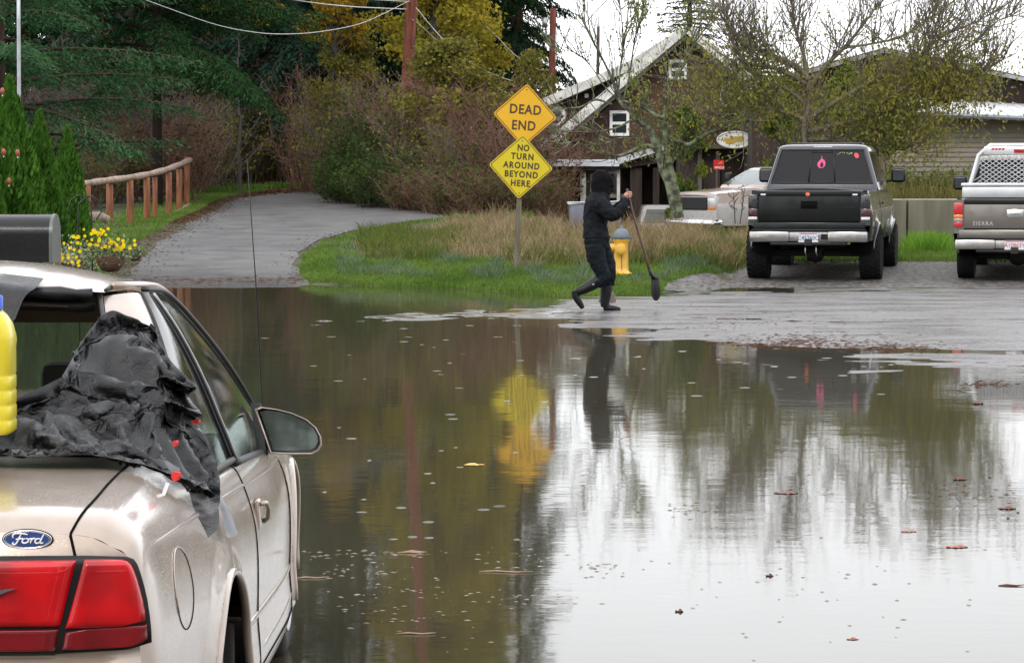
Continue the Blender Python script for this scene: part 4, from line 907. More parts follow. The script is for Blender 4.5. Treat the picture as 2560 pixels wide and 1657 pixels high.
# round white-rimmed vent
c = W(1392, 291, YB+1.3); mb = MB(); mb.tube([c+Vector((.20*math.cos(t), 0, .23*math.sin(t))) for t in np.linspace(0, 2*math.pi, 28, endpoint=False)], .045, 8, closed=True)
ctr(barn)
# low wing at the back with the shallower white edge
wing = empty('barn_wing', W(1500, 500, YB+6)); tag(wing, 'dark barn wing with long shallow white-edged roof left of the gable', 'barn wing')
mb = MB(); tri_thick(mb, [(1352, 280), (1600, 170), (1720, 110), (1720, 610), (1352, 610)], YB+1.5, 7); mb.build('wall', m_shake2, wing)
mb = MB(); band(mb, (1345, 276), (1577, 176), .24, YB+1.0, .08); band(mb, (1577, 176), (1700, 100), .24, YB+1.0, .08); mb.build('rake_board', m_fascia, wing)
mb = MB(); band(mb, (1345, 275), (1577, 175), -.05, YB+1.1, 9); band(mb, (1577, 175), (1700, 99), -.05, YB+1.1, 9); mb.build('roof', m_rooft, wing)
# shift wing behind the gable plane
mb = MB(); mb.tube([c+Vector((.20*math.cos(t), 0, .23*math.sin(t))) for t in np.linspace(0, 2*math.pi, 28, endpoint=False)], .065, 8, closed=True); vv = mb.build('round_window', mat_white, wing, smooth=True)
mb = MB(); mb.prism([c+Vector((.19*math.cos(t), .03, .22*math.sin(t))) for t in np.linspace(0, 2*math.pi, 28, endpoint=False)], (0, .02, 0)); mb.build('pane', M('grey_pane', (.2, .22, .24), .15), vv)
a = W(1466, 240, YB+1.45); mb = MB(); mb.bbox((a.x-.06, a.y-.1, a.z-.06), (a.x+.06, a.y, a.z+.06), .02); mb.build('wall_lamp', mat_white, wing)
ctr(wing)
# porch
por = empty('porch', W(1500, 530, 71.5)); tag(por, 'open porch with a long white gutter in front of the brown barn', 'porch'); Yp = 71.5
mb = MB(); band(mb, (1366, 416), (1548, 416), .14, Yp, .12); mb.build('gutter', m_gutter, por)
mb = MB(); band(mb, (1548, 410), (1705, 362), .15, Yp, .12); band(mb, (1366, 404), (1540, 404), .05, Yp+.13, 3); band(mb, (1548, 402), (1705, 355), .04, Yp+.13, 3); mb.build('roof', m_roofm, por)
mb = MB(); band(mb, (1540, 424), (1720, 396), .26, Yp+.2, .2); band(mb, (1366, 426), (1548, 426), .08, Yp+.1, .2); mb.build('beam', m_shake2, por)
for px, wd in ((1372, .12), (1458, .14), (1546, .08), (1590, .3), (1640, .16), (1700, .14)):
    a = W(px, 590, Yp+.3); b = W(px, 420, Yp+.3); mb = MB(); mb.box((a.x-wd/2, a.y, a.z-.3), (a.x+wd/2, a.y+.12, b.z)); mb.build('post', m_fascia if px in (1458, 1546) else m_shake2, por)
mb = MB(); a = W(1366, 420, Yp+3.2); b = W(1720, 600, Yp+3.2); mb.box((a.x, a.y, b.z-.5), (b.x, a.y+.1, a.z+.2)); mb.build('back_wall', m_shake2, por)
window(por, 1468, 428, 1542, 488, Yp+3.15, 0, frame_m=m_fascia)
mb = MB(); band(mb, (1500, 495), (1560, 495), .1, Yp+.5, .1); band(mb, (1440, 520), (1590, 520), .05, Yp+.4, .1); mb.build('railing', M('grey_wood_rail', (.22, .19, .16), .7), por)
ctr(por)
# dark shed between porch and right building
shed = empty('dark_shed', W(1900, 560, 70)); tag(shed, 'dark wooden shed front behind the black pickup, under the vines', 'shed')
mb = MB(); a = W(1700, 372, 70); b = W(2300, 600, 70); mb.box((a.x, 70, b.z-.4), (b.x, 73, a.z)); mb.build('wall', m_shake2, shed)
mb = MB(); band(mb, (1690, 372), (2290, 372), .1, 69.6, 3.6); mb.build('roof', m_rooft, shed)
mb = MB(); a = W(1905, 318, 69.5); b = W(1948, 366, 69.5); mb.box((a.x, 69.55, b.z), (b.x, 69.6, a.z)); mb.build('board', M('grey_brown_board', (.13, .10, .09), .8), shed)
for py in (402, 412):
    mb = MB(); a = W(1900, py, 69.9); b = W(1960, py, 69.9); mb.box((a.x, 69.88, a.z-.02), (b.x, 69.93, a.z+.03)); mb.build('shelf', M('rail_tan', (.3, .26, .2), .7), shed)
window(shed, 1905, 372, 1985, 398, 69.99, 0, frame_m=m_shake2)
for px in (1745, 1790, 1862):
    mb = MB(); a = W(px, 380, 69.85); mb.box((a.x, 69.85, .2), (a.x+.1, 69.95, a.z)); mb.build('post', M('grey_post', (.12, .1, .09), .8), shed)
ctr(shed)
# oval sign and red sign
c = W(1837, 350, 69.2); mb = MB(); n = 36
ring_ = [c+Vector((.43*math.cos(2*math.pi*i/n), 0, .20*math.sin(2*math.pi*i/n))) for i in range(n)]; mb.prism(ring_, (0, .05, 0)); ov = mb.build('oval_sign', M('sign_white', (.75, .75, .72), .4), None)
mb = MB(); rr = random.Random(3); pl = []
for i in range(26):
    a = 2*math.pi*i/26; q = 1+.22*rr.uniform(-1, 1); pl.append(c+Vector((.27*q*math.cos(a)-.02, -.006, .085*q*math.sin(a)+(.02 if math.cos(a) > 0 else -.015))))
mb.prism(pl, (0, .005, 0)); mb.build('yellow_picture', M('sign_yellow', (.55, .36, .05), .5, scale=12, col2=(.42, .3, .08)), ov); mb = MB(); mb.tube(ring_, .02, 6, closed=True); mb.build('rim', m_fascia, ov, smooth=True)
for x in (-.3, .3):
    mb = MB(); mb.tube([c+Vector((x, .03, .13)), c+Vector((x, .4, .35)), c+Vector((x, .8, .42))], .012, 5); mb.build('bracket', mat_trim, ov)
tag(ov, 'white oval sign with a yellow-brown picture, under the tree limbs', 'sign')
a = W(1797, 412, 68.6); mb = MB(); mb.box((a.x-.125, a.y, a.z-.015), (a.x+.125, a.y+.02, a.z+.115)); mb.box((a.x-.125, a.y, a.z-.12), (a.x+.125, a.y+.02, a.z-.025)); rs = mb.build('red_sign', M('sign_red', (.6, .02, .02), .4))
mb = MB(); 
vs, fs = text_geo('WFCLE', .075, 1.0, .002)
mb.add([Vector((v.x+a.x+.015, a.y-.004, v.y+a.z-.072)) for v in vs], fs); mb.build('lettering', M('sign_white_letters', (.75, .7, .66), .5), rs)
mb = MB(); mb.prism([Vector((a.x+u*.05+.03, a.y-.006, a.z+.05+v*.03)) for u, v in ((-1, -.6), (0, .2), (1, .9), (.7, -.3), (0, -1))], (0, .004, 0)); mb.build('emblem', M('sign_gold', (.6, .35, .08), .5), rs)
tag(rs, 'small red sign with white lettering on the dark shed above the white truck', 'sign')
mb = MB(); mb.box((a.x-.03, a.y+.02, .3), (a.x+.03, a.y+.06, a.z+.2)); mb.build('post', m_shake2, rs)
# right building
rb = empty('right_building', W(2400, 560, 66)); tag(rb, 'low building with a wide dark gable, white metal lean-to roof and pale siding at right', 'building'); Yr = 68.0
mb = MB(); tri_thick(mb, [(1880, 225), (2211, 137), (2640, 224), (2900, 280), (2900, 480), (1880, 480)], Yr, 10); mb.build('wall', m_shake2, rb)
mb = MB(); band(mb, (1862, 226), (2211, 130), .10, Yr-.5, 11); band(mb, (2211, 130), (2900, 270), .10, Yr-.5, 11); mb.build('roof', m_rooft, rb)
mb = MB(); band(mb, (1862, 228), (2211, 132), .09, Yr-.56, .05); band(mb, (2211, 132), (2900, 272), .09, Yr-.56, .05); mb.build('rake_board', M('grey_edge', (.28, .28, .3), .5), rb)
A1 = W(2195, 244, Yr-.05); A2 = W(2900, 275, Yr-.05); B1 = W(2290, 281, Yr-2.6); B2 = W(2900, 306, Yr-2.6)
mb = MB(); mb.add([A1, A2, B2, B1, A1-Vector((0, 0, .05)), A2-Vector((0, 0, .05)), B2-Vector((0, 0, .05)), B1-Vector((0, 0, .05))], [(0, 1, 2, 3), (7, 6, 5, 4), (0, 3, 7, 4), (1, 5, 6, 2), (3, 2, 6, 7), (0, 4, 5, 1)])
for k in range(22):
    t = (k+.5)/22; p = A1.lerp(A2, t); q = B1.lerp(B2, t); mb.tube([p+Vector((0, 0, .02)), q+Vector((0, 0, .02))], .022, 4)
mb.build('metal_roof', M('bright_metal_roof', (.78, .79, .8), .3, 0, var=.08, scale=3), rb)
mb = MB(); mb.tube([B1+Vector((0, -.05, -.04)), B2+Vector((0, -.05, -.04))], .06, 6); mb.build('gutter', M('blue_grey_gutter', (.2, .22, .27), .4), rb)
S1 = W(2225, 322, Yr-2.0); z0 = .1; mb = MB(); nb = 26; top = S1.z+.25; x0, x1 = S1.x, W(2900, 322, Yr-2).x
for k in range(nb):
    za = z0+(top-z0)*k/nb; zb_ = z0+(top-z0)*(k+1)/nb
    mb.add([(x0, Yr-2.03, za), (x1, Yr-2.03, za), (x1, Yr-2.0, zb_), (x0, Yr-2.0, zb_), (x0, Yr-2.0, za), (x1, Yr-2.0, za)], [(0, 1, 2, 3), (0, 4, 5, 1)])
mb.box((x0, Yr-1.99, z0), (x1, Yr-.05, top)); mb.build('siding', m_siding, rb)
ctr(rb)
# retaining bank behind the concrete blocks: blocks are separate things
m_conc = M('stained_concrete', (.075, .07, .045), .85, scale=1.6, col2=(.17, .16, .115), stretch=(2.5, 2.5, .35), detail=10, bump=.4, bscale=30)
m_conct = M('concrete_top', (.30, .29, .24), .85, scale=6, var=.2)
cols = ['behind the rear of the black pickup', 'in the gap between the two pickups', 'behind the tan pickup']
for i, (p0, p1) in enumerate([(2034, 2267), (2270, 2503), (2506, 2740)]):
    a = W(p0, 611, 55); b = W(p1, 500, 55); mb = MB(); zt = 1.245
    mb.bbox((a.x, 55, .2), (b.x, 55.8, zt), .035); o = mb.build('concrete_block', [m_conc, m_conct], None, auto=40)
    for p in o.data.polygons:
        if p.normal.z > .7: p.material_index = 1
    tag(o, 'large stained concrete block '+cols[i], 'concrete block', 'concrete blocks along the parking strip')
    o2 = MB()
V = []; mb = MB()   # grassy bank on top behind blocks
rowsb = [(55.82, 8.5, 20), (56.5, 8.4, 20), (58, 8.3, 20), (60, 8.2, 20), (64, 8, 20)]
m_bank = M('weedy_bank', (.07, .08, .03), .95, scale=2.5, col2=(.17, .14, .06), bump=.6, bscale=14)
sheet('bank', rowsb, m_bank, 0, 24, lambda x, Y: 1.17+.05*mnoise.noise(Vector((x*2, Y*2, 0)))+(Y-55.8)*.015)
P1 = []
for i in range(9000):
    px = rnd.uniform(2180, 2640); Y = 55.9+rnd.random()**1.5*5; x = (px-1280)/F*Y; P1.append((x, Y, 1.17+(Y-55.8)*.015))
n = len(P1); blades(P1, NR.uniform(.05, .42, n)*(1+1.2*NR.rand(n)**5), NR.uniform(.006, .010, n), .8, 'bank_grass', leafmat('bank_grass', [(.09, .13, .03), (.16, .15, .05), (.22, .17, .07), (.12, .16, .035), (.28, .22, .1)], .6, .3))
wg = thicket('weed_clump', .8, .45, 61, twig_grey, leafmat('weed_leaves', [(.06, .09, .02), (.1, .13, .03), (.14, .15, .04)], .6, .3), 40, 1100, .08)
for i, (px, lb) in enumerate([(2285, 'green weed clump on the bank right above the seam of the blocks'), (2350, 'weed clump on the bank in the middle of the gap between the pickups'), (2400, 'weed clump beside the mirror of the tan pickup')]):
    o = wg if i == 0 else copy_tree(wg); Y = 56.6+.3*i; o.location = ((px-1280)/F*Y, Y, 1.15); o.rotation_euler[2] = i; tag(o, lb, 'weeds', 'weed clumps on the bank')
# ------------------------------------------------------------------ poles and wires
m_pole = M('red_brown_pole', (.085, .022, .012), .85, scale=2.5, col2=(.20, .055, .03), stretch=(5, 5, .5), bump=.8, bscale=12, detail=10, thr=(.38, .62))
def pole(name, b, t, r0, r1, label, mat=m_pole):
    mb = MB(); n = 7; b, t = Vector(b), Vector(t); L = t-b
    mb.tube([Vector((0, 0, 0))+L*i/n for i in range(n+1)], [r0+(r1-r0)*i/n for i in range(n+1)], 14); o = mb.build(name, mat, smooth=True); o.location = b; return tag(o, label, 'pole', None)
Yq = 84.0; pb = W(1002, 470, Yq); lean = .05; H = 14.2; pole('utility_pole', (pb.x, Yq, .4), (pb.x+H*lean, Yq, .4+H), .19, .16, 'tall leaning red-brown utility pole rising through the top of the photo')
p2 = pole('utility_pole', W(1376, 420, 92), W(1383, 22, 92), .125, .105, 'red-brown utility pole in front of the sky, left of the barn roof')
mb = MB(); a = W(1383, 30, 91.8)-p2.location
mb.tube([W(1390, 150, 91.7)-p2.location, W(1390, 75, 91.7)-p2.location], .03, 6); mb.build('conduit', M('conduit_grey', (.6, .6, .62), .4), p2)
mb = MB(); mb.tube([W(1362, 70, 91.6)-p2.location, W(1362, 45, 91.6)-p2.location], .09, 8); mb.build('transformer', mat_dull, p2, smooth=True)
p3 = pole('roof_pole', W(1493, 300, 82), W(1496, 66, 82), .055, .045, 'thin dark pole with a pointed tip standing behind the barn roof', M('dark_pole', (.06, .04, .04), .8))
mb = MB(); a = W(1496, 68, 82)-p3.location; mb.tube([a, a+Vector((0, 0, .22))], [.05, .004], 8); mb.build('tip', mat_dull, p3)
p4 = pole('metal_pole', W(50, 640, 46), W(46, -40, 46), .035, .03, 'thin pale grey metal pole at the top left', M('galvanised', (.38, .4, .42), .4, .5))
m_wire = M('pale_wire', (.5, .5, .5), .5)
def wire(pts, rr, label):
    P = crom([tuple(W(*p)) for p in pts], 8); mb = MB(); c = Vector(P[0]); mb.tube([Vector(p)-c for p in P], rr, 4); o = mb.build('overhead_wire', m_wire, smooth=True); o.location = c; tag(o, label, 'wire', 'overhead wires')
wire([(560, -34, 80), (720, -2, 78), (860, 16, 76), (1016, 24, 83.8)], .016, 'thick pale wire ending high on the left of the tall pole')
wire([(700, -30, 80), (860, -6, 78), (1024, 5, 83.8)], .013, 'pale wire at the very top, just above the thick one')
wire([(200, -60, 60), (395, 12, 64), (535, 61, 68), (633, 81, 70), (712, 86, 71), (800, 80, 73), (900, 60, 76), (985, 22, 80), (1024, 2, 83.8)], .010, 'long sagging thin wire crossing the dark firs left of the pole')
wire([(1032, 50, 83.8), (1060, 72, 85), (1100, 110, 86), (1160, 165, 88), (1215, 205, 90), (1290, 243, 95), (1350, 262, 100)], .018, 'pale wire dropping right from the tall pole to behind the upper sign')
wire([(1040, 20, 83.8), (1090, 80, 84), (1150, 140, 84), (1230, 185, 88), (1300, 206, 91), (1372, 206, 92)], .013, 'thinner wire between the tall pole and the second pole')
wire([(1180, 30, 91), (1240, 90, 91), (1290, 140, 91), (1340, 172, 91.6), (1376, 176, 92)], .011, 'thin wire in front of the dark edge fir')
wire([(1385, 130, 91.8), (1440, 170, 88), (1500, 200, 86), (1600, 232, 84)], .008, 'thin dark wire from the second pole towards the barn')
wire([(1940, 60, 80), (2150, 82, 78), (2400, 92, 76), (2640, 98, 75)], .008, 'thin wire high across the sky at right')
wire([(2250, 130, 80), (2400, 160, 78), (2640, 172, 76)], .008, 'lower thin wire across the sky at far right')
# ------------------------------------------------------------------ log fence
m_log = M('orange_peeled_log', (.10, .032, .012), .7, scale=3, col2=(.26, .09, .028), stretch=(5, 5, .8), detail=8, bump=.3)
m_logt = M('weathered_log_rail', (.20, .12, .08), .6, scale=5, col2=(.42, .33, .27), detail=10, bump=.4)
fp = [(274, 458, 560), (325, 451, 566), (367, 444, 558), (387, 443, 550), (422, 431, 539), (448, 423, 524), (467, 392, 511)]
fr_ = empty('log_fence', (0, 0, 0)); tag(fr_, 'rustic log fence with orange posts running uphill along the road', 'fence')
fb = [GP(a, c) for a, b, c in fp]; fY = [63.5, 65, 67, 68, 70, 73, 76]
for i, (px, y0, y1) in enumerate(fp):
    Y = fY[i]; b = W(px, y1, Y); t = W(px, y0, Y); mb = MB(); mb.tube([b-Vector((0, 0, .3)), b, b.lerp(t, .5)+Vector((.005, 0, 0)), t], [.085, .082, .078, .075][:4] if i != 3 else [.06]*4, 10); mb.build('post', m_log, fr_, smooth=True)
rl = [(200, 462, 61), (240, 455, 62.3), (280, 450, 63.5), (350, 440, 66.5), (403, 428, 69), (441, 415, 72.5), (475, 400, 76.3)]; P = crom([tuple(W(*p)) for p in rl], 4)
mb = MB(); mb.tube(P, [.075+.008*math.sin(i*1.7) for i in range(len(P))], 9); mb.build('top_rail', m_logt, fr_, smooth=True)
bl_ = [(285, 577, 63.6), (325, 571, 65), (363, 561, 67), (430, 538, 70.5), (473, 512, 76)]; P = crom([tuple(W(*p)) for p in bl_], 4); mb = MB(); mb.tube(P, .055, 8); mb.build('bottom_rail', m_logt, fr_, smooth=True)
b = W(218, 560, 61); mb = MB(); mb.tube([b-Vector((0, 0, .3)), W(218, 464, 61)], .075, 9); mb.build('post', m_log, fr_, smooth=True)
fr_.location = (fb[3].x, 68, hz(fb[3].x, 68)); ctr(fr_)
lr = empty('log_rail', W(200, 640, 51)); tag(lr, 'short thick log rail behind the black box and the yellow flowers', 'log rail')
mb = MB(); P = [W(60, 562, 50.5), W(137, 556, 50.7), (W(200, 545, 50.9)), W(250, 543, 51.1), W(270, 549, 51.2)]; mb.tube(P, [.105, .105, .1, .1, .07], 12); mb.build('rail', m_logt, lr, smooth=True)
for px in (188, 216): mb = MB(); mb.tube([W(px, 700, 51.2), W(px, 556, 51.2)], .09 if px == 188 else .06, 10); mb.build('post', m_log, lr, smooth=True)
ctr(lr)
# small white-topped marker behind fence
mb = MB(); mb.tube([W(268, 470, 78), W(268, 388, 78)], .02, 6); mk = mb.build('trail_marker', twig_grey); a = W(268, 380, 78); mb = MB(); mb.box((a.x-.05, a.y, a.z-.09), (a.x+.05, a.y+.02, a.z+.0)); mb.build('reflector', mat_white, mk); mb = MB(); mb.box((a.x-.05, a.y, a.z+.005), (a.x+.05, a.y+.02, a.z+.12)); mb.build('reflector', M('dark_red_reflector', (.25, .02, .03), .4), mk); tag(mk, 'small red and white marker on a thin stake behind the log fence', 'marker')
# ------------------------------------------------------------------ black box (mailbox) at left
mx0 = empty('mailbox', W(60, 656, 17.6)); tag(mx0, 'large black round-topped mailbox seen from the side at the left edge', 'mailbox')
Ym = 17.6; a = W(-110, 656, Ym); b = W(130, 537, Ym); hw = .16; h = b.z-a.z; prof = []
for k in range(15): t = math.pi*k/14; prof.append((-hw*math.cos(t), h*.58+h*.42*math.sin(t)))
prof = [(-hw, 0)]+prof+[(hw, 0)]
mb = MB(); mb.prism([Vector((a.x, Ym+.16+p, a.z+q)) for p, q in prof], (b.x-a.x-.02, 0, 0)); mb.build('box', M('black_mailbox', (.008, .008, .009), .3, coat=.1, spec=.3, var=.2, bump=.1), mx0, auto=35)
mb = MB(); mb.prism([Vector((b.x-.02, Ym+.16+p*1.05, a.z-.005+q*1.03)) for p, q in prof], (.022, 0, 0)); mb.build('door', M('grey_edge_metal', (.12, .13, .12), .4, .5), mx0, auto=35)
mb = MB(); mb.bbox((a.x+.2, Ym+.1, -.2), (a.x+.3, Ym+.2, a.z), .01); mb.build('post', m_log, mx0)
ctr(mx0)
# hanging baskets with yellow flowers on shepherd hooks
m_basket = M('coir_basket', (.06, .03, .018), .9, scale=14, col2=(.14, .075, .045), bump=1, bscale=60)
def basket(px, py, Yb, r0, label, hook, flowers):
    c = W(px, py, Yb); root = empty('flower_basket', c); mb = MB(); mb.lathe([(.02, -r0*1.05), (r0*.55, -r0*.95), (r0*.85, -r0*.6), (r0*1.0, 0), (r0*.93, 0), (r0*.8, -.02)], 18); mb.build('basket', m_basket, root, smooth=True)
    n = 900; P = NR.normal(size=(n, 3))*np.array([r0*.75, r0*.6, r0*.36])+np.array([-r0*.1, 0, r0*.35]); L = NR.uniform(.02, .06, n); leaf_quads(P, NR.normal(size=(n, 3)), L, L*.5, 'foliage', leafmat('basket_leaves', [(.06, .09, .03), (.12, .17, .06), (.3, .33, .2), (.08, .14, .03)], .5, .3), root)
    V = []; Fc = []
    for (dx, dz, s) in flowers:
        o = np.array([dx+rnd.gauss(0, .008), -r0*.7+rnd.uniform(-.05, .05), dz])
        for k in range(6):
            a = k*1.047+dx*9; b0 = len(V); e = np.array([math.cos(a), -.25, math.sin(a)])*s; f = np.array([-math.sin(a), 0, math.cos(a)])*s*.35; V += [o, o+e*.6+f, o+e, o+e*.6-f]; Fc.append((b0, b0+1, b0+2, b0+3))
    if V: mesh_np('blossoms', V, Fc, leafmat('yellow_petals', [(.75, .5, .01), (.85, .65, .02), (.8, .55, .02)], .5, .3), root)
    if hook:
        x = hook-c.x if False else 0
        mb = MB(); H0 = r0*2.1+.2
        mb.tube([(-r0*.95, 0, 0), (0, 0, H0), (r0*.95, 0, 0)], .004, 5); mb.build('hanger', mat_trim, root)
    tag(root, label, 'flower basket', 'flower baskets hanging beside the log rail'); return c
fl = [(rnd.gauss(-.1, .17), rnd.gauss(.16, .075), rnd.uniform(.014, .024)) for _ in range(30)]+[(rnd.gauss(.12, .05), rnd.gauss(.12, .03), .022) for _ in range(12)]+[(rnd.gauss(-.12, .03), rnd.gauss(.24, .02), .022) for _ in range(12)]+[(-.37+rnd.gauss(0, .05), rnd.gauss(-.02, .05), .02) for _ in range(9)]
c1 = basket(276, 640, 28, .155, 'large brown basket overflowing with yellow flowers above the tan car roof', 1, fl)
c2 = basket(336, 634, 33, .085, 'small brown basket with green leaves, right of the yellow-flowered one', 1, [])
fp_ = empty('flower_patch', W(170, 655, 28.6)); n = 1500; P = NR.normal(size=(n, 3))*np.array([.18, .15, .10]); L = NR.uniform(.02, .06, n); leaf_quads(P, NR.normal(size=(n, 3)), L, L*.5, 'foliage', leafmat('patch_leaves', [(.05, .08, .03), (.1, .14, .05), (.4, .42, .33), (.07, .12, .03)], .5, .3), fp_)
V = []; Fc = []
for k0 in range(26):
    o = np.array([rnd.gauss(0, .17), -.2, rnd.gauss(.06, .09)]); s = rnd.uniform(.012, .024)
    for k in range(6):
        a = k*1.047; b0 = len(V); e = np.array([math.cos(a), -.25, math.sin(a)])*s; f = np.array([-math.sin(a), 0, math.cos(a)])*s*.35; V += [o, o+e*.6+f, o+e, o+e*.6-f]; Fc.append((b0, b0+1, b0+2, b0+3))
mesh_np('blossoms', V, Fc, leafmat('yellow_petals2', [(.75, .5, .01), (.85, .65, .02)], .5, .3), fp_); mb = MB(); mb.lathe([(.1, -.35), (.17, -.1), (.18, 0), (.15, 0)], 14); mb.build('pot', m_basket, fp_, smooth=True); tag(fp_, 'pot of small yellow and white flowers between the mailbox and the big basket', 'flower pot')
for px, hgt, Yb, lb in ((197, 488, 28.3, 'thin black curved hook rising above the log rail, nearer the mailbox'), (228, 490, 28.3, 'thin black curved hook above the big flower basket')):
    t = W(px, hgt, Yb); mb = MB(); s = 1 if px == 228 else -1; mb.tube([Vector((t.x-.13*s, Yb, -.1)), Vector((t.x-.13*s, Yb, t.z-.25)), Vector((t.x-.12*s, Yb, t.z-.08)), Vector((t.x-.04*s, Yb, t.z-.01)), t, Vector((t.x+.08*s, Yb, t.z-.05)), Vector((t.x+.10*s, Yb, t.z-.16)), Vector((t.x+.05*s, Yb, t.z-.24))], .007, 6); o = mb.build('shepherd_hook', mat_trim, smooth=True); tag(o, lb, 'hook', 'black hooks beside the log rail')
# ------------------------------------------------------------------ road sign
YS = 44.0; base = GP(1287, 676); YS = base.y; k = F/YS
sg = empty('road_sign', base); tag(sg, 'two yellow diamond road signs, one above the other, on a leaning wooden post', 'road sign')
m_post = M('grey_brown_post', (.10, .085, .06), .85, scale=4, col2=(.19, .165, .12), stretch=(5, 5, .6), bump=.5)
mb = MB(); t = W(1311, 240, YS)-base; b0 = Vector((0, .02, -.3)); d = t-b0; mb2 = MB(); w2 = .04
P = [b0+Vector((0, .06, 0)), t+Vector((0, .06, 0))]
for (u0, u1) in ((0, 1),):
    A, B = P; mb.add([A+Vector((sx*w2, sy*w2, 0)) for sx, sy in ((-1, -1), (1, -1), (1, 1), (-1, 1))]+[B+Vector((sx*w2, sy*w2, 0)) for sx, sy in ((-1, -1), (1, -1), (1, 1), (-1, 1))], [(0, 1, 5, 4), (1, 2, 6, 5), (2, 3, 7, 6), (3, 0, 4, 7), (4, 5, 6, 7), (0, 3, 2, 1)])
mb.build('post', m_post, sg)
def diamond(cx, cy, half, yoff, mat, lines, name, rot):
    c = W(cx, cy, YS)-base; ang = R_(rot)
    def loc(u, v, dy=0): return Vector((c.x+u*math.cos(ang)+v*math.sin(ang), yoff+dy, c.z-u*math.sin(ang)+v*math.cos(ang)))
    s = half/k
    def rounded(s, rr, n=5):
        o = []
        for q in range(4):
            a0 = math.pi/2*q; cx_, cz_ = (s-rr*1.414)*math.cos(a0), (s-rr*1.414)*math.sin(a0)
            for i in range(n+1): a = a0-math.pi/4+math.pi/2*i/n; o.append((cx_+rr*math.cos(a), cz_+rr*math.sin(a)))
        return o
    mb = MB(); pl = [loc(*p) for p in rounded(s, .04)]; mb.prism(pl, (0, .004, 0)); pan = mb.build('sign_panel', mat, sg)
    mb = MB(); o1 = rounded(s*.955, .035); o2 = rounded(s*.925, .03); n = len(o1)
    mb.add([loc(*p, -.0015) for p in o1]+[loc(*p, -.0015) for p in o2], [(i, (i+1) % n, (i+1) % n+n, i+n) for i in range(n)])
    for (tx, sz, u, v, sp) in lines:
        vs, fs = text_geo(tx, sz, sp, .0055); mb.add([loc(p.x*.86+u, p.y+v, -.002) for p in vs], fs)
    mb.build('lettering', M('sign_black', (.05, .03, .01), .5), pan); mb = MB()
    for v in (s*.80, -s*.82):
        q = loc(0, v, -.003); mb.lathe([(.0, 0), (.01, .0), (.01, .003), (.0, .004)], 8, 0, Matrix.Translation(q) @ Matrix.Rotation(math.pi/2, 4, 'X'))
    mb.build('bolt', mat_trim, pan)
m_y1 = M('amber_yellow_sign', (.68, .365, .006), .45, var=.06, scale=2, coat=.2); m_y2 = M('lemon_yellow_sign', (.58, .45, .006), .45, var=.06, scale=2, coat=.2)
diamond(1312.5, 289, 79.5, .0, m_y1, [('DEAD', .205, .0, .085, 1.12), ('END', .205, -.01, -.165, 1.12)], 'u', 4)
diamond(1302, 417, 80.5, -.012, m_y2, [('NO', .135, .02, .29, 1.1), ('TURN', .135, .015, .155, 1.25), ('AROUND', .135, .01, .015, 1.22), ('BEYOND', .135, .015, -.125, 1.2), ('HERE', .135, .01, -.265, 1.2)], 'l', 4)
for ch in sg.children: pass
# ------------------------------------------------------------------ hydrant
hb = GP(1553, 692); hy = empty('fire_hydrant', hb); tag(hy, 'yellow fire hydrant with a blue-grey top beside the walking person', 'fire hydrant')
m_hy = M('hydrant_yellow', (.66, .38, .05), .45, var=.12, scale=10, coat=.3); m_hc = M('hydrant_cap_paint', (.07, .12, .14), .5, scale=20, col2=(.16, .17, .19))
mb = MB(); mb.lathe([(.15, 0), (.165, .02), (.16, .06), (.13, .075), (.115, .09), (.11, .14), (.105, .5), (.115, .53), (.13, .55), (.13, .575), (.1, .58)], 20); bd = mb.build('barrel', m_hy, hy, auto=50)
mb = MB(); mb.lathe([(.085, 0), (.085, .07), (.06, .075), (.06, .09), (.02, .095)], 14, 0, Matrix.Translation((-.02, -.1, .42)) @ Matrix.Rotation(math.pi/2, 4, 'X')); mb.build('nozzle_cap', m_hy, hy, auto=50)
mb = MB(); mb.lathe([(.06, 0), (.06, .08), (.045, .085), (.045, .1), (.015, .105)], 12, 0, Matrix.Translation((-.09, 0, .44)) @ Matrix.Rotation(-math.pi/2, 4, 'Y')); mb.build('nozzle_cap', m_hy, hy, auto=50)
mb = MB(); mb.lathe([(.14, .575), (.148, .585), (.148, .61), (.12, .615), (.115, .64), (.095, .69), (.06, .72), (.03, .73), (.025, .735), (.025, .775), (.012, .78)], 18); mb.build('bonnet', m_hc, hy, auto=50)
mb = MB()
for i in range(8): a = i*math.pi/4; mb.lathe([(.014, .57), (.014, .625), (.005, .63)], 6, 0, Matrix.Translation((.133*math.cos(a), .133*math.sin(a), 0)))
mb.build('flange_bolts', m_hc, hy); mb = MB(); mb.tube([(.005, -.112, .38), (.0, -.118, .25), (.006, -.118, .1)], .004, 5); mb.build('cap_chain', mat_trim, hy)
# ------------------------------------------------------------------ rocks, stump
def rock(px, py, wpx, hpx, label, mat, seed, flat=1):
    b = GP(px, py); k = F/b.y; bm = bmesh.new(); bmesh.ops.create_icosphere(bm, subdivisions=3, radius=1)
    for v in bm.verts:
        q = v.co.copy(); v.co = q*(1+.28*mnoise.noise(q*1.3+Vector((seed, 0, 0)))+.10*mnoise.noise(q*4+Vector((seed, 3, 0))))
        v.co.x *= wpx/k/2; v.co.y *= wpx/k/3; v.co.z = v.co.z*hpx/k*.62
    me = bpy.data.meshes.new('rock'); bm.to_mesh(me); bm.free(); me.materials.append(mat); o = bpy.data.objects.new('rock', me); COL.objects.link(o); o.location = b+Vector((0, 0, hpx/k*.35)); tag(o, label, 'rock', 'rocks in the grass')
m_rock = M('grey_rock', (.12, .12, .105), .8, scale=5, col2=(.26, .25, .22), bump=.8, bscale=14); m_rockd = M('dark_rock', (.06, .06, .055), .8, scale=5, col2=(.14, .14, .12), bump=.8)
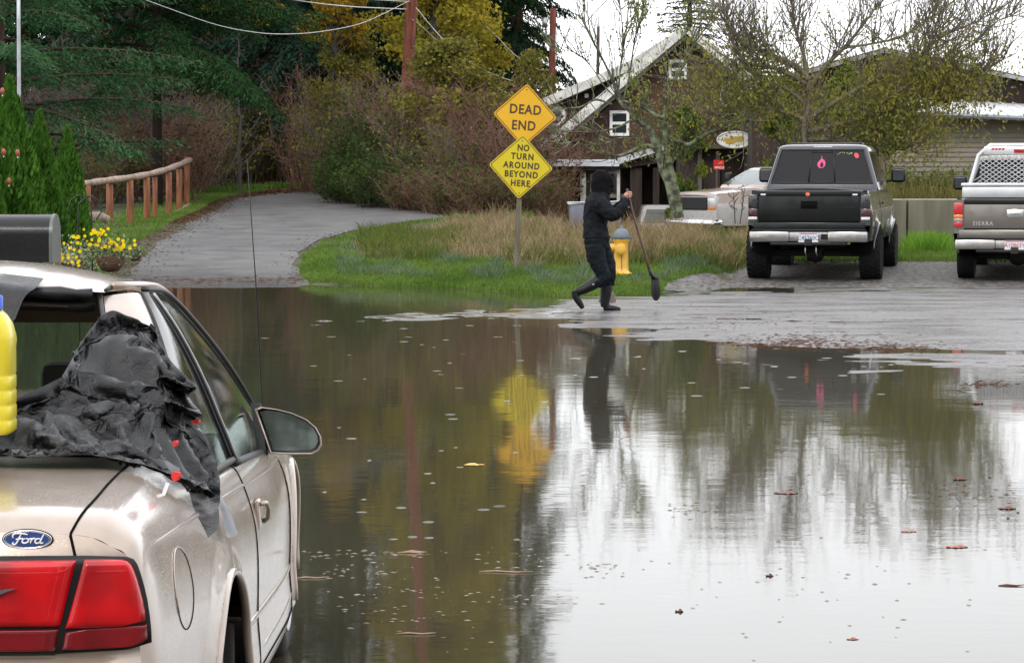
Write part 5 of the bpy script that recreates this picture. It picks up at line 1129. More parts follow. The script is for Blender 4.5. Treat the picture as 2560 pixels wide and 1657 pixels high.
rock(1376, 641, 66, 17, 'pale flat rock in the grass right of the sign post', m_rock, 1); rock(1380, 626, 40, 22, 'dark rock just behind the pale flat one', m_rockd, 2)
rock(1716, 650, 68, 24, 'long grey rock in the grass between hydrant and black pickup', m_rock, 3); rock(1776, 655, 24, 22, 'small dark rock beside the black pickup wheel', m_rockd, 4)
b = wpt(1521, 760); mb = MB(); mb.lathe([(.12, -.05), (.115, .04), (.10, .11), (.08, .16), (.03, .175)], 12); o = mb.build('drain_marker', M('muddy_stone', (.10, .07, .06), .7, scale=8, var=.3), smooth=True); o.location = (b.x, b.y+.4, -.01); tag(o, 'low brown stone in the water behind the walker\'s front boot', 'stone')
# ================================================================== TAN COUPE IN FRONT
XC = -1.62
m_tan = paint('champagne_paint', (.41, .325, .262), .3, .36, .15, (.20, .15, .115), .4)
m_tan.node_tree.nodes['Principled BSDF'].inputs['Coat Roughness'].default_value = .10
m_seal = M('black_seal', (.012, .012, .013), .5)
m_headl = M('headliner', (.16, .11, .08), .9); m_cloth = M('seat_cloth', (.05, .045, .04), .9)
m_cglass = glassmat('car_glass', (.42, .52, .48), .02, .12, (.03, .05, .045))
car = empty('parked_coupe', (XC, 8.3, -.03)); tag(car, 'muddy tan two-door coupe filling the lower left, black plastic over its broken rear window', 'car')
ST = [ # Y, [(x,z) x9]
(5.80, [(0, .965), (.40, .962), (.70, .955), (.785, .93), (.822, .895), (.842, .74), (.846, .55), (.82, .30), (.6, .26)]),
(5.84, [(0, .992), (.4, .989), (.712, .982), (.80, .95), (.838, .912), (.862, .75), (.866, .55), (.84, .29), (.6, .24)]),
(5.93, [(0, 1.006), (.4, 1.003), (.717, .996), (.795, .97), (.842, .916), (.872, .74), (.876, .55), (.85, .27), (.6, .22)]),
(6.4, [(0, 1.02), (.4, 1.016), (.702, 1.003), (.785, .965), (.843, .893), (.880, .72), (.882, .5), (.86, .25), (.6, .22)]),
(6.87, [(0, 1.02), (.4, 1.014), (.687, .995), (.775, .945), (.843, .866), (.884, .70), (.886, .48), (.866, .23), (.6, .2)]),
(6.97, [(0, .90), (.4, .90), (.690, .980), (.777, .936), (.844, .860), (.884, .70), (.886, .48), (.866, .23), (.6, .2)]),
(7.75, [(0, .62), (.4, .62), (.75, .84), (.806, .878), (.848, .822), (.885, .68), (.888, .46), (.87, .21), (.6, .2)]),
(8.0, [(0, .62), (.4, .62), (.75, .83), (.808, .871), (.849, .812), (.885, .672), (.888, .455), (.87, .21), (.6, .2)]),
(8.7, [(0, .62), (.4, .62), (.75, .80), (.811, .838), (.850, .778), (.886, .645), (.887, .43), (.868, .2), (.6, .19)]),
(9.20, [(0, .62), (.4, .62), (.75, .78), (.810, .802), (.845, .744), (.876, .62), (.877, .40), (.86, .19), (.6, .18)]),
(9.42, [(0, .80), (.4, .80), (.71, .79), (.793, .772), (.838, .732), (.868, .61), (.868, .39), (.85, .19), (.6, .18)]),
(9.8, [(0, .87), (.4, .86), (.68, .80), (.772, .765), (.822, .718), (.846, .60), (.845, .38), (.83, .19), (.6, .18)]),
(10.3, [(0, .82), (.4, .81), (.65, .77), (.745, .74), (.795, .69), (.822, .58), (.82, .36), (.80, .19), (.6, .18)]),
(10.65, [(0, .75), (.4, .74), (.6, .71), (.69, .68), (.745, .63), (.768, .54), (.76, .36), (.74, .22), (.6, .2)]),
(10.83, [(0, .64), (.4, .63), (.55, .61), (.62, .59), (.66, .56), (.68, .5), (.67, .38), (.65, .28), (.5, .25)])]
Ys = [s[0] for s in ST]
SEG = 8
def section(Y):
    return section0(Y) if Y not in SECD else SECD[Y]
SECD = {}
def section0(Y):   # dense half section (x,z)
    pts = [(float(pchip(Ys, [s[1][i][0] for s in ST], Y)[0]), float(pchip(Ys, [s[1][i][1] for s in ST], Y)[0])) for i in range(9)]
    return crom(pts, SEG)
yy = sorted(set([5.80, 5.81, 5.825, 5.84, 5.87, 5.9, 5.93, 6.87, 6.92, 6.97, 8.0, 9.38]+list(np.round(np.arange(5.98, 6.85, .05), 3))+list(np.round(np.arange(7.0, 7.99, .045), 3))+list(np.round(np.arange(8.04, 9.36, .06), 3))+list(np.round(np.arange(9.42, 10.84, .05), 3))+[10.83]))
SEC = {y: section(y) for y in yy}
RWY, FWY, WZ, WR = 7.13, 9.97, .30, .385
ASP = {7.13: 1.14, 9.97: 1.0}
hyp = lambda dy, dz, wy: math.hypot(dy/ASP[wy], dz)
def bump_side(y, x, z):   # flare over the wheels
    f = 0
    for wy in (RWY, FWY):
        d = hyp(y-wy, z-WZ, wy); f += (.020 if wy == RWY else .010)*math.exp(-((d-WR-.012)/.045)**2)*(1 if z > .1 else 0)
    return x+f if x > .7 else x
nS = len(SEC[yy[0]])
PT = {}
for i, y in enumerate(yy):
    for j in range(nS):
        x, z = SEC[y][j]; PT[i, j] = [bump_side(y, float(x), float(z)), y, float(z)]
def smoothY():
    A = np.array([[SEC[y][j][0] for j in range(nS)] for y in yy]); B2 = np.array([[SEC[y][j][1] for j in range(nS)] for y in yy]); Ya = np.array(yy)
    j0 = 2*SEG+2
    for i, y in enumerate(yy):
        if y < 5.97: continue
        sg_ = min(.16, (y-5.95)*.8+.01) if y < 10.2 else max(.02, min(.16, (10.83-y)*.3))
        w_ = np.exp(-.5*((Ya-y)/sg_)**2); w_[Ya < 5.93] = 0; w_ *= np.gradient(Ya); w_ /= w_.sum()
        for j in range(j0, nS): SEC[y][j] = np.array([(A[:, j]*w_).sum(), (B2[:, j]*w_).sum()])
smoothY()
for i, y in enumerate(yy):
    for j in range(nS):
        x, z = SEC[y][j]; PT[i, j] = [bump_side(y, float(x), float(z)), y, float(z)]
_Y = np.array(yy)
def side_x(Y, z):
    i = int(np.clip(np.searchsorted(_Y, Y)-1, 0, len(yy)-2)); t = (Y-yy[i])/(yy[i+1]-yy[i]); o = []
    for q in (i, i+1):
        sec = SEC[yy[q]][3*SEG:7*SEG]; zs_ = [p[1] for p in sec][::-1]; xs2 = [p[0] for p in sec][::-1]; o.append(float(np.interp(z, zs_, xs2)))
    return bump_side(Y, o[0]*(1-t)+o[1]*t, z)
# snap to the wheel circle
for (i, j), p in PT.items():
    if p[0] > .74:
        for wy in (RWY, FWY):
            d = hyp(p[1]-wy, p[2]-WZ, wy)
            if abs(d-WR) < .030 and p[2] > .18: p[1] = wy+(p[1]-wy)*WR/d; p[2] = WZ+(p[2]-WZ)*WR/d
LID = 2*SEG
def incircle(c):
    return any(hyp(c[1]-wy, c[2]-WZ, wy) < WR-.004 for wy in (RWY, FWY)) and c[0] > .62
body = MB(); lid = MB(); door = MB(); hood = MB(); floor_ = MB()
for sgn in (1, -1):
    vid = {}
    for i in range(len(yy)-1):
        for j in range(nS-1):
            q = [PT[i, j], PT[i+1, j], PT[i+1, j+1], PT[i, j+1]]; c = [sum(p[k] for p in q)/4 for k in range(3)]
            if incircle(c): continue
            ya, yb = yy[i], yy[i+1]
            if j < LID and yb <= 6.87: tgt = lid
            elif 8.0 <= ya and yb <= 9.38 and j >= 3*SEG-1 and j < 7*SEG-3: tgt = door
            elif ya >= 6.92 and yb <= 9.43 and j < 2*SEG+4: tgt = floor_
            elif ya >= 9.42 and j < LID and yb < 10.7: tgt = hood
            else: tgt = body
            vs = [(XC+sgn*p[0], p[1], p[2]) for p in q]; tgt.add(vs, [(0, 1, 2, 3) if sgn > 0 else (3, 2, 1, 0)])
# rear face: grid between left and right outline
rearT = SEC[5.80]; nr = 28
def rear_outline_half(z):   # half width of the rear face at height z
    zs = [float(p[1]) for p in rearT]; xs_ = [float(p[0]) for p in rearT]; best = 0
    for a in range(len(zs)-1):
        if (zs[a]-z)*(zs[a+1]-z) <= 0 and zs[a] != zs[a+1]: best = max(best, xs_[a]+(xs_[a+1]-xs_[a])*(z-zs[a])/(zs[a+1]-zs[a]))
    return best
def ytail(x, z): return 5.80-.05*math.cos(min(1, abs(x)/.85)*1.4)*sstep(.968, .885, z)-.03*sstep(.700, .685, z)
topx = [float(p[0]) for p in rearT[:3*SEG+1]]; topz_ = [float(p[1]) for p in rearT[:3*SEG+1]]
G_ = []
for v_ in np.linspace(0, 1, 44):
    za = .27+(.93-.27)*v_; hwd = rear_outline_half(min(.9299, za)); row = []
    for u_ in np.linspace(-1, 1, 41):
        x = hwd*u_; zt = float(np.interp(abs(x), topx, topz_)); z = za+(zt-.93)*v_**9; row.append((XC+x, 5.80 if v_ > .999 or abs(u_) > .999 else ytail(x, z), z))
    G_.append(row)
body.grid(G_)
bd = body.build('body', m_tan, car, auto=50, weld=True, away=lambda c: Vector((XC, min(10.3, max(6.3, c.y)), .5))); ld = lid.build('trunk_lid', m_tan, car, auto=50, weld=True, away=lambda c: Vector((XC, min(10.3, max(6.3, c.y)), .5))); dr_ = door.build('door', m_tan, car, auto=50, weld=True, away=lambda c: Vector((XC, min(10.3, max(6.3, c.y)), .5))); hood.build('hood', m_tan, car, auto=50, weld=True, away=lambda c: Vector((XC, min(10.3, max(6.3, c.y)), .5))); floor_.build('interior_shell', m_cloth, car, auto=50, weld=True)
def C(x, Y, z): return (XC+x, Y, z)
def bpt(Y, j):
    s = section(Y)[j]; return float(s[0]), float(s[1])
# panel gaps (thin dark lines)
gap = MB()
for s in (1, -1):
    gap.tube([C(s*bpt(Y, LID)[0], Y, bpt(Y, LID)[1]+.0012) for Y in [5.803, 5.81, 5.82, 5.84, 5.86, 5.89, 5.93]+list(np.linspace(5.98, 6.87, 20))], .0031, 6)
    gap.tube([C(s*bpt(5.803, LID)[0], 5.802, bpt(5.803, LID)[1])]+[C(s*(.70+.014*t), ytail(.71, .955-.05*t)-.0012, .955-.05*t) for t in np.linspace(.05, 1, 6)], .0031, 6)
    for Yd in (8.0, 9.38): gap.tube([C(s*(bpt(Yd, j)[0]+.0005), Yd, bpt(Yd, j)[1]) for j in range(3*SEG-1, 7*SEG-2, 2)], .0027, 5)
    gap.tube([C(s*(bpt(Y, 7*SEG-3)[0]+.0005), Y, bpt(Y, 7*SEG-3)[1]) for Y in np.linspace(8.0, 9.38, 14)], .003, 4)
gap.tube([C(x, 6.87, 1.02-.006*(abs(x)/.4)**1.2*.9+.001) for x in np.linspace(-.68, .68, 15)], .004, 5)
gap.build('panel_gaps', mat_dark, car)
# crease moulding and lower mouldings
def side_line(z0, z1, Y0, Y1, rr, mat, name, n=30, out=.004, taper=True):
    for s in (1, -1):
        pts = []; rad = []
        for k in range(n+1):
            t = k/n; Y = Y0+(Y1-Y0)*t; z = z0+(z1-z0)*t; sec = section(Y); pts.append(C(s*(side_x(Y, z)+out), Y, z)); rad.append(rr*(min(1, 6*t, 6*(1-t))*.7+.3) if taper else rr)
        mb = MB(); mb.tube(pts, rad, 6); mb.build(name, mat, car, smooth=True)
side_line(.912, .735, 5.87, 9.7, .0075, m_tan, 'side_crease', out=-.003)
side_line(.46, .385, 7.52, 9.58, .012, m_tan, 'side_moulding', out=-.004)
side_line(.335, .295, 7.95, 9.55, .010, m_tan, 'side_moulding', out=-.005)
# wheels, arches
def wheel(x, Y, s, R=.315, name='wheel'):
    c = Matrix.Translation((XC+x, Y, WZ-.01)) @ Matrix.Rotation(s*math.pi/2, 4, 'Y')
    mb = MB(); mb.lathe([(.20, -.10), (.27, -.105), (.305, -.085), (R, -.05), (R, .05), (.305, .085), (.27, .10), (.215, .098), (.20, .08)], 40, 0, c); ty = mb.build('tyre', M('muddy_tyre', (.02, .02, .02), .7, scale=5, col2=(.07, .065, .06), spec=.3), None, smooth=True)
    mb = MB(); mb.lathe([(.02, .052), (.06, .055), (.065, .045), (.17, .06), (.19, .085), (.214, .1), (.216, .085), (.205, .0), (.2, -.09)], 36, 0, c)
    for k in range(7):
        a = k*2*math.pi/7; mb.bbox((-.014, .05, .048), (.014, .195, .074), .006, 0, c @ Matrix.Rotation(a, 4, 'Z'))
    rm = mb.build('rim', mat_dull, None, auto=35); w_ = empty(name, (0, 0, 0)); ty.parent = w_; rm.parent = w_; w_.parent = car; return w_
for Y in (RWY, FWY):
    for s in (1, -1):
        wheel(s*(.755 if Y < 8 else .72), Y, s)
        mb = MB(); AX = WR*ASP[Y]; pts = [C(s*(side_x(Y+AX*math.cos(a), max(.19, WZ+WR*math.sin(a)))-.004), Y+AX*math.cos(a), WZ+WR*math.sin(a)) for a in np.linspace(-.15, math.pi+.15, 34)]
        mb.tube(pts, .013, 8); mb.build('arch_lip', m_tan, car, smooth=True)
        mb = MB(); mb.grid([[C(s*x, Y+AX*1.03*math.cos(a), WZ+WR*1.03*math.sin(a)) for x in (.55, .7, .85 if Y < 8 else .80)] for a in np.linspace(-.2, math.pi+.2, 24)])
        mb.add([C(s*.55, Y+(WR+.02)*math.cos(a), WZ+(WR+.02)*math.sin(a)) for a in np.linspace(0, 2*math.pi, 24, endpoint=False)], [tuple(range(24))]); mb.build('wheel_well', mat_dark, car)
mb = MB(); mb.box(C(-.62, 5.95, .22), C(.62, 10.6, .26)); mb.build('underbody', mat_dark, car)
# rear mud flap
for s in (1, -1): mb = MB(); mb.bbox(C(s*.80-.07, 7.49, .12), C(s*.80+.07, 7.52, .50), .01); mb.build('splash_guard', M('muddy_black', (.03, .025, .02), .8), car)
# ---------------------------------------------------------------- greenhouse
TT = [(7.48, .50, 1.385), (7.56, .56, 1.392), (7.70, .598, 1.388), (7.85, .612, 1.382), (8.04, .622, 1.367), (8.25, .642, 1.319), (8.56, .672, 1.228), (8.86, .702, 1.130), (9.12, .730, 1.030), (9.34, .758, .925), (9.47, .792, .80)]
TP = crom(TT, 6)
def Tat(Y):
    return [float(np.interp(Y, [p[0] for p in TP], [p[k] for p in TP])) for k in (0, 1, 2)]
E_ = crom([(6.86, .685, .995), (7.02, .65, 1.09), (7.20, .60, 1.21), (7.38, .55, 1.325), (7.50, .525, 1.378)], 4)
Q_ = crom([(7.12, .80, .925), (7.26, .765, 1.03), (7.42, .715, 1.16), (7.57, .655, 1.29), (7.70, .600, 1.376)], 4)
B_ = crom([(8.05, .812, .882), (7.98, .775, 1.0), (7.90, .728, 1.14), (7.82, .672, 1.27), (7.76, .612, 1.374)], 4)
nv = len(E_)
def patch(A, Bc, n, bulge, s, off=0.0):
    Pg = []
    for a, b in zip(A, Bc):
        row = []
        for k in range(n+1):
            t = k/n; p = a*(1-t)+b*t; f = 4*t*(1-t)*bulge+off; row.append((XC+s*(p[1]+f), p[0]-f*.5, p[2]+f*.3))
        Pg.append(row)
    return Pg
# door glass: from B pillar line to A-pillar via columns
def door_glass(s, off=0):
    G2 = []; m = 12
    for r_ in range(nv):
        v = r_/(nv-1); row = []
        for k in range(m+1):
            t = k/m; bot = np.array((8.05+t*(9.34-8.05), .812-.004*t, .882-.085*t)); Yt = 7.76+t*(9.44-7.76); tp = Tat(Yt); top = np.array((tp[0], tp[1]-.006, tp[2]-.006)); b = B_[r_]
            p = bot*(1-v)+top*v; 
            if k == 0: p = b.copy()
            f = .018*4*v*(1-v)*math.sin(math.pi*min(1, t+.25)*.8)+off; row.append((XC+s*(p[1]+f), p[0], p[2]))
        G2.append(row)
    return G2
for s in (1, -1):
    mb = MB(); mb.grid(patch(E_, Q_, 8, .022, s)); mb.build('rear_pillar', m_tan, car, smooth=True, away=lambda c: Vector((XC, min(10.3, max(6.3, c.y)), .5)))
    mb = MB(); mb.grid(patch(Q_, B_, 8, .010, s)); mb.build('quarter_window', m_cglass, car, smooth=True, away=lambda c: Vector((XC, min(10.3, max(6.3, c.y)), .5)))
    mb = MB(); mb.grid(door_glass(s)); mb.build('door_window', m_cglass, car, smooth=True, away=lambda c: Vector((XC, min(10.3, max(6.3, c.y)), .5)))
    fr2 = MB()
    def ln(P, rr, off=.003, mbx=None): (mbx or fr2).tube([(XC+s*(p[1]+off), p[0], p[2]) for p in P], rr, 6)
    ln(Q_, .006); ln([p+np.array((.016, 0, 0)) for p in B_], .008); ln([p-np.array((.03, 0, 0)) for p in B_], .006); ln([(Y, Tat(Y)[1], Tat(Y)[2]) for Y in np.linspace(7.72, 9.46, 30)], .0075, .001)
    ln([(7.12+t*(8.05-7.12), .803+.009*t, .915-.03*t) for t in np.linspace(0, 1, 8)], .011); ln([(8.05+t*1.3, .815-.004*t, .874-.085*t) for t in np.linspace(0, 1, 10)], .012)
    ln([(6.86+p*0, 0, 0) for p in ()], .01) if False else None
    fr2.build('window_seal', m_seal, car, smooth=True)
    br = MB(); ln([p-np.array((.006, 0, 0)) for p in B_], .006, .014, br); br.build('pillar_trim', mat_dull, car, smooth=True)
    rl2 = MB(); rl2.tube([(XC+s*(Tat(Y)[1]-.018), Y, Tat(Y)[2]+.012) for Y in np.linspace(7.56, 9.44, 30)], .012, 6); rl2.build('roof_rail', m_tan, car, smooth=True)
    sl = MB(); sl.tube([(XC+s*(p[1]-.008), p[0]-.012, p[2]+.006) for p in E_], .0065, 6); sl.build('rear_window_seal', m_seal, car, smooth=True)
# roof
G3 = []
for Yc in [7.46, 7.5, 7.58, 7.7, 7.85, 8.0, 8.12, 8.24]:
    tp = Tat(max(Yc, 7.52)); hw_ = tp[1]; row = []
    for t in np.linspace(-1, 1, 33):
        zc = {7.46: 1.405, 7.5: 1.425, 7.58: 1.447, 7.7: 1.462, 7.85: 1.468, 8.0: 1.462, 8.12: 1.443, 8.24: 1.412}[Yc]
        e = (1-abs(t)**2.6); row.append((XC+hw_*t, Yc-(.05*(1-t*t) if Yc < 7.6 else -.06*(1-t*t) if Yc > 8.1 else 0), tp[2]+(zc-tp[2])*e))
    G3.append(row)
mb = MB(); mb.grid(G3); mb.build('roof', m_tan, car, smooth=True, away=lambda c: Vector((XC, min(10.3, max(6.3, c.y)), .5)))
mb = MB(); mb.grid([[(p[0]*1.0, p[1]+.02, p[2]-.045) for p in row[3:-3]] for row in G3]); mb.build('headliner', m_headl, car, smooth=True)
mb = MB(); top = [(XC+.50*t, 7.45-.05*(1-t*t)+.015, 1.385+.012*(1-t*t)) for t in np.linspace(-1, 1, 25)]; mb.tube(top, [.016+.004*math.sin(i*2.1) for i in range(25)], 7); mb.tube([(p[0], p[1]+.05, p[2]-.035) for p in top], [.018+.006*math.sin(i*3.3) for i in range(25)], 6); mb.build('rear_window_seal', m_seal, car, smooth=True)
for s in (1, -1):
    dl = MB(); gp_ = []
    for Yc in (7.475, 7.52, 7.6, 7.72, 7.85, 8.0):
        tp = Tat(max(Yc, 7.52)); zc = float(np.interp(Yc, [7.46, 7.5, 7.58, 7.7, 7.85, 8.0], [1.405, 1.425, 1.447, 1.462, 1.468, 1.462])); t_ = min(.92, .535/tp[1]); gp_.append((XC+s*.535, Yc-(.05*(1-t_*t_) if Yc < 7.6 else 0), tp[2]+(zc-tp[2])*(1-t_**2.6)+.001))
    dl.tube(gp_, .005, 5); dl.build('roof_groove', m_seal, car, smooth=True)
# windscreen
G4 = []
for v in np.linspace(0, 1, 12):
    Yl = 8.24+(9.46-8.24)*v; tp = Tat(Yl); zc = 1.408+(.80-1.408)*v; row = []
    for t in np.linspace(-1, 1, 17): row.append((XC+(tp[1]-.02)*t, Yl+.10*(1-t*t), tp[2]+(zc-tp[2])*(1-t*t)*.6+.005))
    G4.append(row)
mb = MB(); mb.grid(G4); mb.build('windscreen', glassmat('windscreen_glass', (.7, .76, .72), .02, .04), car, smooth=True)
# interior: seats, visor, mirror, dash
it = MB()
for x in (-.36, .36):
    it.bbox(C(x-.25, 8.15, .45), C(x+.25, 8.32, .98), .06); it.bbox(C(x-.12, 8.14, 1.0), C(x+.12, 8.22, 1.16), .035); it.bbox(C(x-.25, 8.2, .38), C(x+.25, 8.75, .55), .05)
it.build('front_seat', m_cloth, car, auto=40)
mb = MB(); mb.bbox(C(-.62, 7.1, .5), C(.62, 7.3, .96), .06); mb.build('rear_seat', m_cloth, car, auto=40)
mb = MB(); mb.bbox(C(-.74, 9.05, .5), C(.74, 9.4, .84), .05); mb.build('dashboard', mat_trim, car, auto=40)
mb = MB(); mb.bbox(C(.12, 8.22, 1.27), C(.46, 8.25, 1.36), .012); mb.build('sun_visor', m_headl, car, auto=40); mb = MB(); mb.bbox(C(-.46, 8.22, 1.27), C(-.12, 8.25, 1.36), .012); mb.build('sun_visor', m_headl, car, auto=40)
# tail lamps
def plate(mb, poly, th, n=1):   # poly in photo coordinates at the tail plane -> follows ytail
    P = []
    for px, py in poly:
        p = W(px, py, 5.75); P.append(Vector((p.x, ytail(p.x-XC, p.z)-.006, p.z)))
    return P
def sym(name, poly, mat, th=.018, parent=car, inset=0):
    P = plate(None, poly, th); pts2 = [(p.x-XC, p.z) for p in P]; zs_ = [p[1] for p in pts2]; z0, z1 = min(zs_)+1e-4, max(zs_)-1e-4
    def span(z):
        xs2 = []
        for a in range(len(pts2)):
            (xa, za), (xb, zb) = pts2[a], pts2[(a+1) % len(pts2)]
            if (za-z)*(zb-z) < 0: xs2.append(xa+(xb-xa)*(z-za)/(zb-za))
        return (min(xs2), max(xs2)) if len(xs2) >= 2 else (0, 0)
    lv = [0, .015, .05, .12, .25, .4, .55, .7, .82, .91, .96, .985, 1]
    for s in (1, -1):
        G7 = []
        for v in lv:
            z = z0+(z1-z0)*v; xa, xb = span(z); row = []
            for u in lv:
                x = xa+(xb-xa)*u; e = min(1, min(v, 1-v)*16, min(u, 1-u)*22); e = math.sqrt(max(0, 1-(1-e)**2)); row.append(Vector((XC+s*x, ytail(x, z)-.004-th*e, z)))
            G7.append(row)
        mb = MB(); mb.grid(G7); mb.build(name, mat, parent, smooth=True, away=lambda c: Vector((c.x, 6.5, c.z)))
def redlens():
    m, nt, b = newmat('tail_lens'); n = nt.nodes.new; L = nt.links.new; t = n('ShaderNodeTexCoord'); sp = n('ShaderNodeSeparateXYZ'); L(t.outputs['Object'], sp.inputs[0])
    wv = n('ShaderNodeTexWave'); wv.bands_direction = 'Z'; wv.inputs['Scale'].default_value = 42; wv.inputs['Distortion'].default_value = .1; L(t.outputs['Object'], wv.inputs[0])
    wx = n('ShaderNodeTexWave'); wx.bands_direction = 'X'; wx.inputs['Scale'].default_value = 60; L(t.outputs['Object'], wx.inputs[0])
    ns = n('ShaderNodeTexNoise'); ns.inputs['Scale'].default_value = 7; L(t.outputs['Object'], ns.inputs[0])
    cr = n('ShaderNodeValToRGB'); cr.color_ramp.elements[0].position = .35; cr.color_ramp.elements[0].color = (.22, .001, .004, 1); cr.color_ramp.elements[1].position = .65; cr.color_ramp.elements[1].color = (.60, .002, .006, 1); L(ns.outputs[0], cr.inputs[0]); L(cr.outputs[0], b.inputs['Base Color'])
    ad = n('ShaderNodeMath'); ad.operation = 'ADD'; L(wv.outputs[0], ad.inputs[0]); L(wx.outputs[0], ad.inputs[1]); bp = n('ShaderNodeBump'); bp.inputs['Strength'].default_value = .03; bp.inputs['Distance'].default_value = .003; L(ad.outputs[0], bp.inputs['Height']); L(bp.outputs[0], b.inputs['Normal'])
    b.inputs['Coat Weight'].default_value = 1; b.inputs['Coat Roughness'].default_value = .05; b.inputs['Roughness'].default_value = .45; b.inputs['Specular IOR Level'].default_value = .2; return m
m_lens = redlens(); m_lens2 = M('dark_red_lens', (.17, .004, .008), .4, coat=1, var=.3, scale=14, spec=.2)
sym('lamp_housing', [(-330, 1393), (196, 1393), (300, 1394), (326, 1400), (337, 1414), (350, 1450), (364, 1510), (372, 1566), (374, 1612), (366, 1622), (330, 1629), (140, 1636), (130, 1642), (-380, 1642)], mat_trim, .008)
sym('tail_lamp', [(207, 1400), (296, 1401), (318, 1408), (328, 1420), (342, 1460), (356, 1515), (363, 1562), (330, 1566), (158, 1576)], m_lens, .024)
sym('tail_lamp_band', [(158, 1578), (330, 1568), (363, 1564), (366, 1606), (328, 1620), (150, 1627)], m_lens2, .02)
sym('lid_lamp', [(-300, 1402), (190, 1402), (150, 1570), (-330, 1570)], m_lens, .024)
sym('lid_lamp_band', [(-330, 1573), (149, 1573), (138, 1630), (-340, 1630)], m_lens2, .02)
# winged badge tips in the lid lamps
m_badge = M('grey_chrome_badge', (.25, .25, .27), .25, .8)
for s in (1, -1):
    mb = MB(); P = plate(None, [(-60, 1478), (-10, 1473), (42, 1468), (20, 1476), (5, 1482), (-2, 1487), (-14, 1488), (-24, 1500), (-36, 1500), (-40, 1486), (-100, 1470)], 0); P = [Vector((XC+s*(p.x-XC), p.y-.030, p.z)) for p in P]; mb.prism(P, (0, .004, 0)); mb.build('winged_badge', m_badge, car)
# oval badge with script on the lid
bc = W(66, 1350, 5.775); by = ytail(bc.x-XC, bc.z)-.004; bw, bh = .0505, .0195
mb = MB(); el = lambda a, w_, h_, y: Vector((bc.x+w_*math.cos(a), by+y, bc.z+h_*math.sin(a)))
AN = list(np.linspace(0, 2*math.pi, 40, endpoint=False)); mb.prism([el(a, bw, bh, -.004) for a in AN], (0, .004, 0)); bdg = mb.build('oval_badge', M('badge_blue', (.012, .05, .22), .2, coat=1), car, auto=30)
mb = MB(); mb.tube([el(a, bw*.985, bh*.97, -.004) for a in AN], .0016, 8, closed=True); mb.tube([el(a, bw*.91, bh*.86, -.0045) for a in AN], .0006, 6, closed=True); mb.build('badge_rim', mat_chrome, bdg, smooth=True)
mb = MB(); mb.tube([el(a, bw*1.03, bh*1.05, 0) for a in AN], .0018, 6, closed=True); mb.build('badge_gasket', mat_dark, bdg)
ST_ = [ # script strokes (x -1..1, z -1..1)
 [(-.62, .18), (-.66, .42), (-.5, .62), (-.2, .60), (.02, .52)], [(-.28, .55), (-.36, .2), (-.44, -.2), (-.55, -.5), (-.66, -.42), (-.62, -.28)], [(-.52, .02), (-.36, .08), (-.18, .12)],
 [(-.08, .12), (-.2, .0), (-.22, -.28), (-.1, -.36), (.03, -.2), (.04, .02), (-.05, .14)], [(.03, .02), (.14, .08), (.16, .10)],
 [(.14, .12), (.2, .06), (.16, -.18), (.13, -.38)], [(.18, -.06), (.26, .10), (.36, .14)],
 [(.58, .06), (.46, .10), (.36, -.06), (.36, -.3), (.46, -.38), (.58, -.2)], [(.74, .52), (.66, .2), (.58, -.2), (.6, -.38), (.72, -.30)]]
mb = MB()
for st in ST_:
    P = crom([(a, 0, b) for a, b in st], 5); mb.tube([(bc.x+p[0]*bw*.92, by-.0055, bc.z+p[2]*bh*1.05) for p in P], [.0013+.0007*math.sin(math.pi*i/(len(P)-1)) for i in range(len(P))], 6)
mb.build('lettering', M('badge_white', (.85, .86, .88), .25), bdg, smooth=True)
# fuel door, door handle
mb = MB(); fpts = []
for a in np.linspace(0, 2*math.pi, 30, endpoint=False):
    Y = 6.33+.15*math.cos(a); z = .765+.092*math.sin(a)
    fpts.append(C(side_x(Y, z)+.0005, Y, z))
mb.tube(fpts, .0016, 5, closed=True); mb.build('fuel_door', mat_dark, car)
mb = MB(); mb.tube([(p[0]+.001, p[1], p[2]) for p in fpts[4:18]], .0022, 5); mb.build('fuel_door_edge', m_tan, car)
for s in (1, -1):
    Y0 = 8.10; z0 = .715; xb = side_x(Y0, z0)
    mb = MB(); mb.bbox((-.006, -.01, -.045), (.010, .11, .045), .008, 0, Matrix.Translation(C(s*xb, Y0, z0))); h_ = mb.build('door_handle', m_tan, car, auto=35)
    mb = MB(); mb.tube([C(s*(xb+.014), Y0-.005, z0+.035), C(s*(xb+.026), Y0+.02, z0+.035), C(s*(xb+.028), Y0+.07, z0+.012), C(s*(xb+.024), Y0+.1, z0-.018), C(s*(xb+.010), Y0+.105, z0-.03)], .007, 8); mb.build('grip', m_tan, h_, smooth=True)
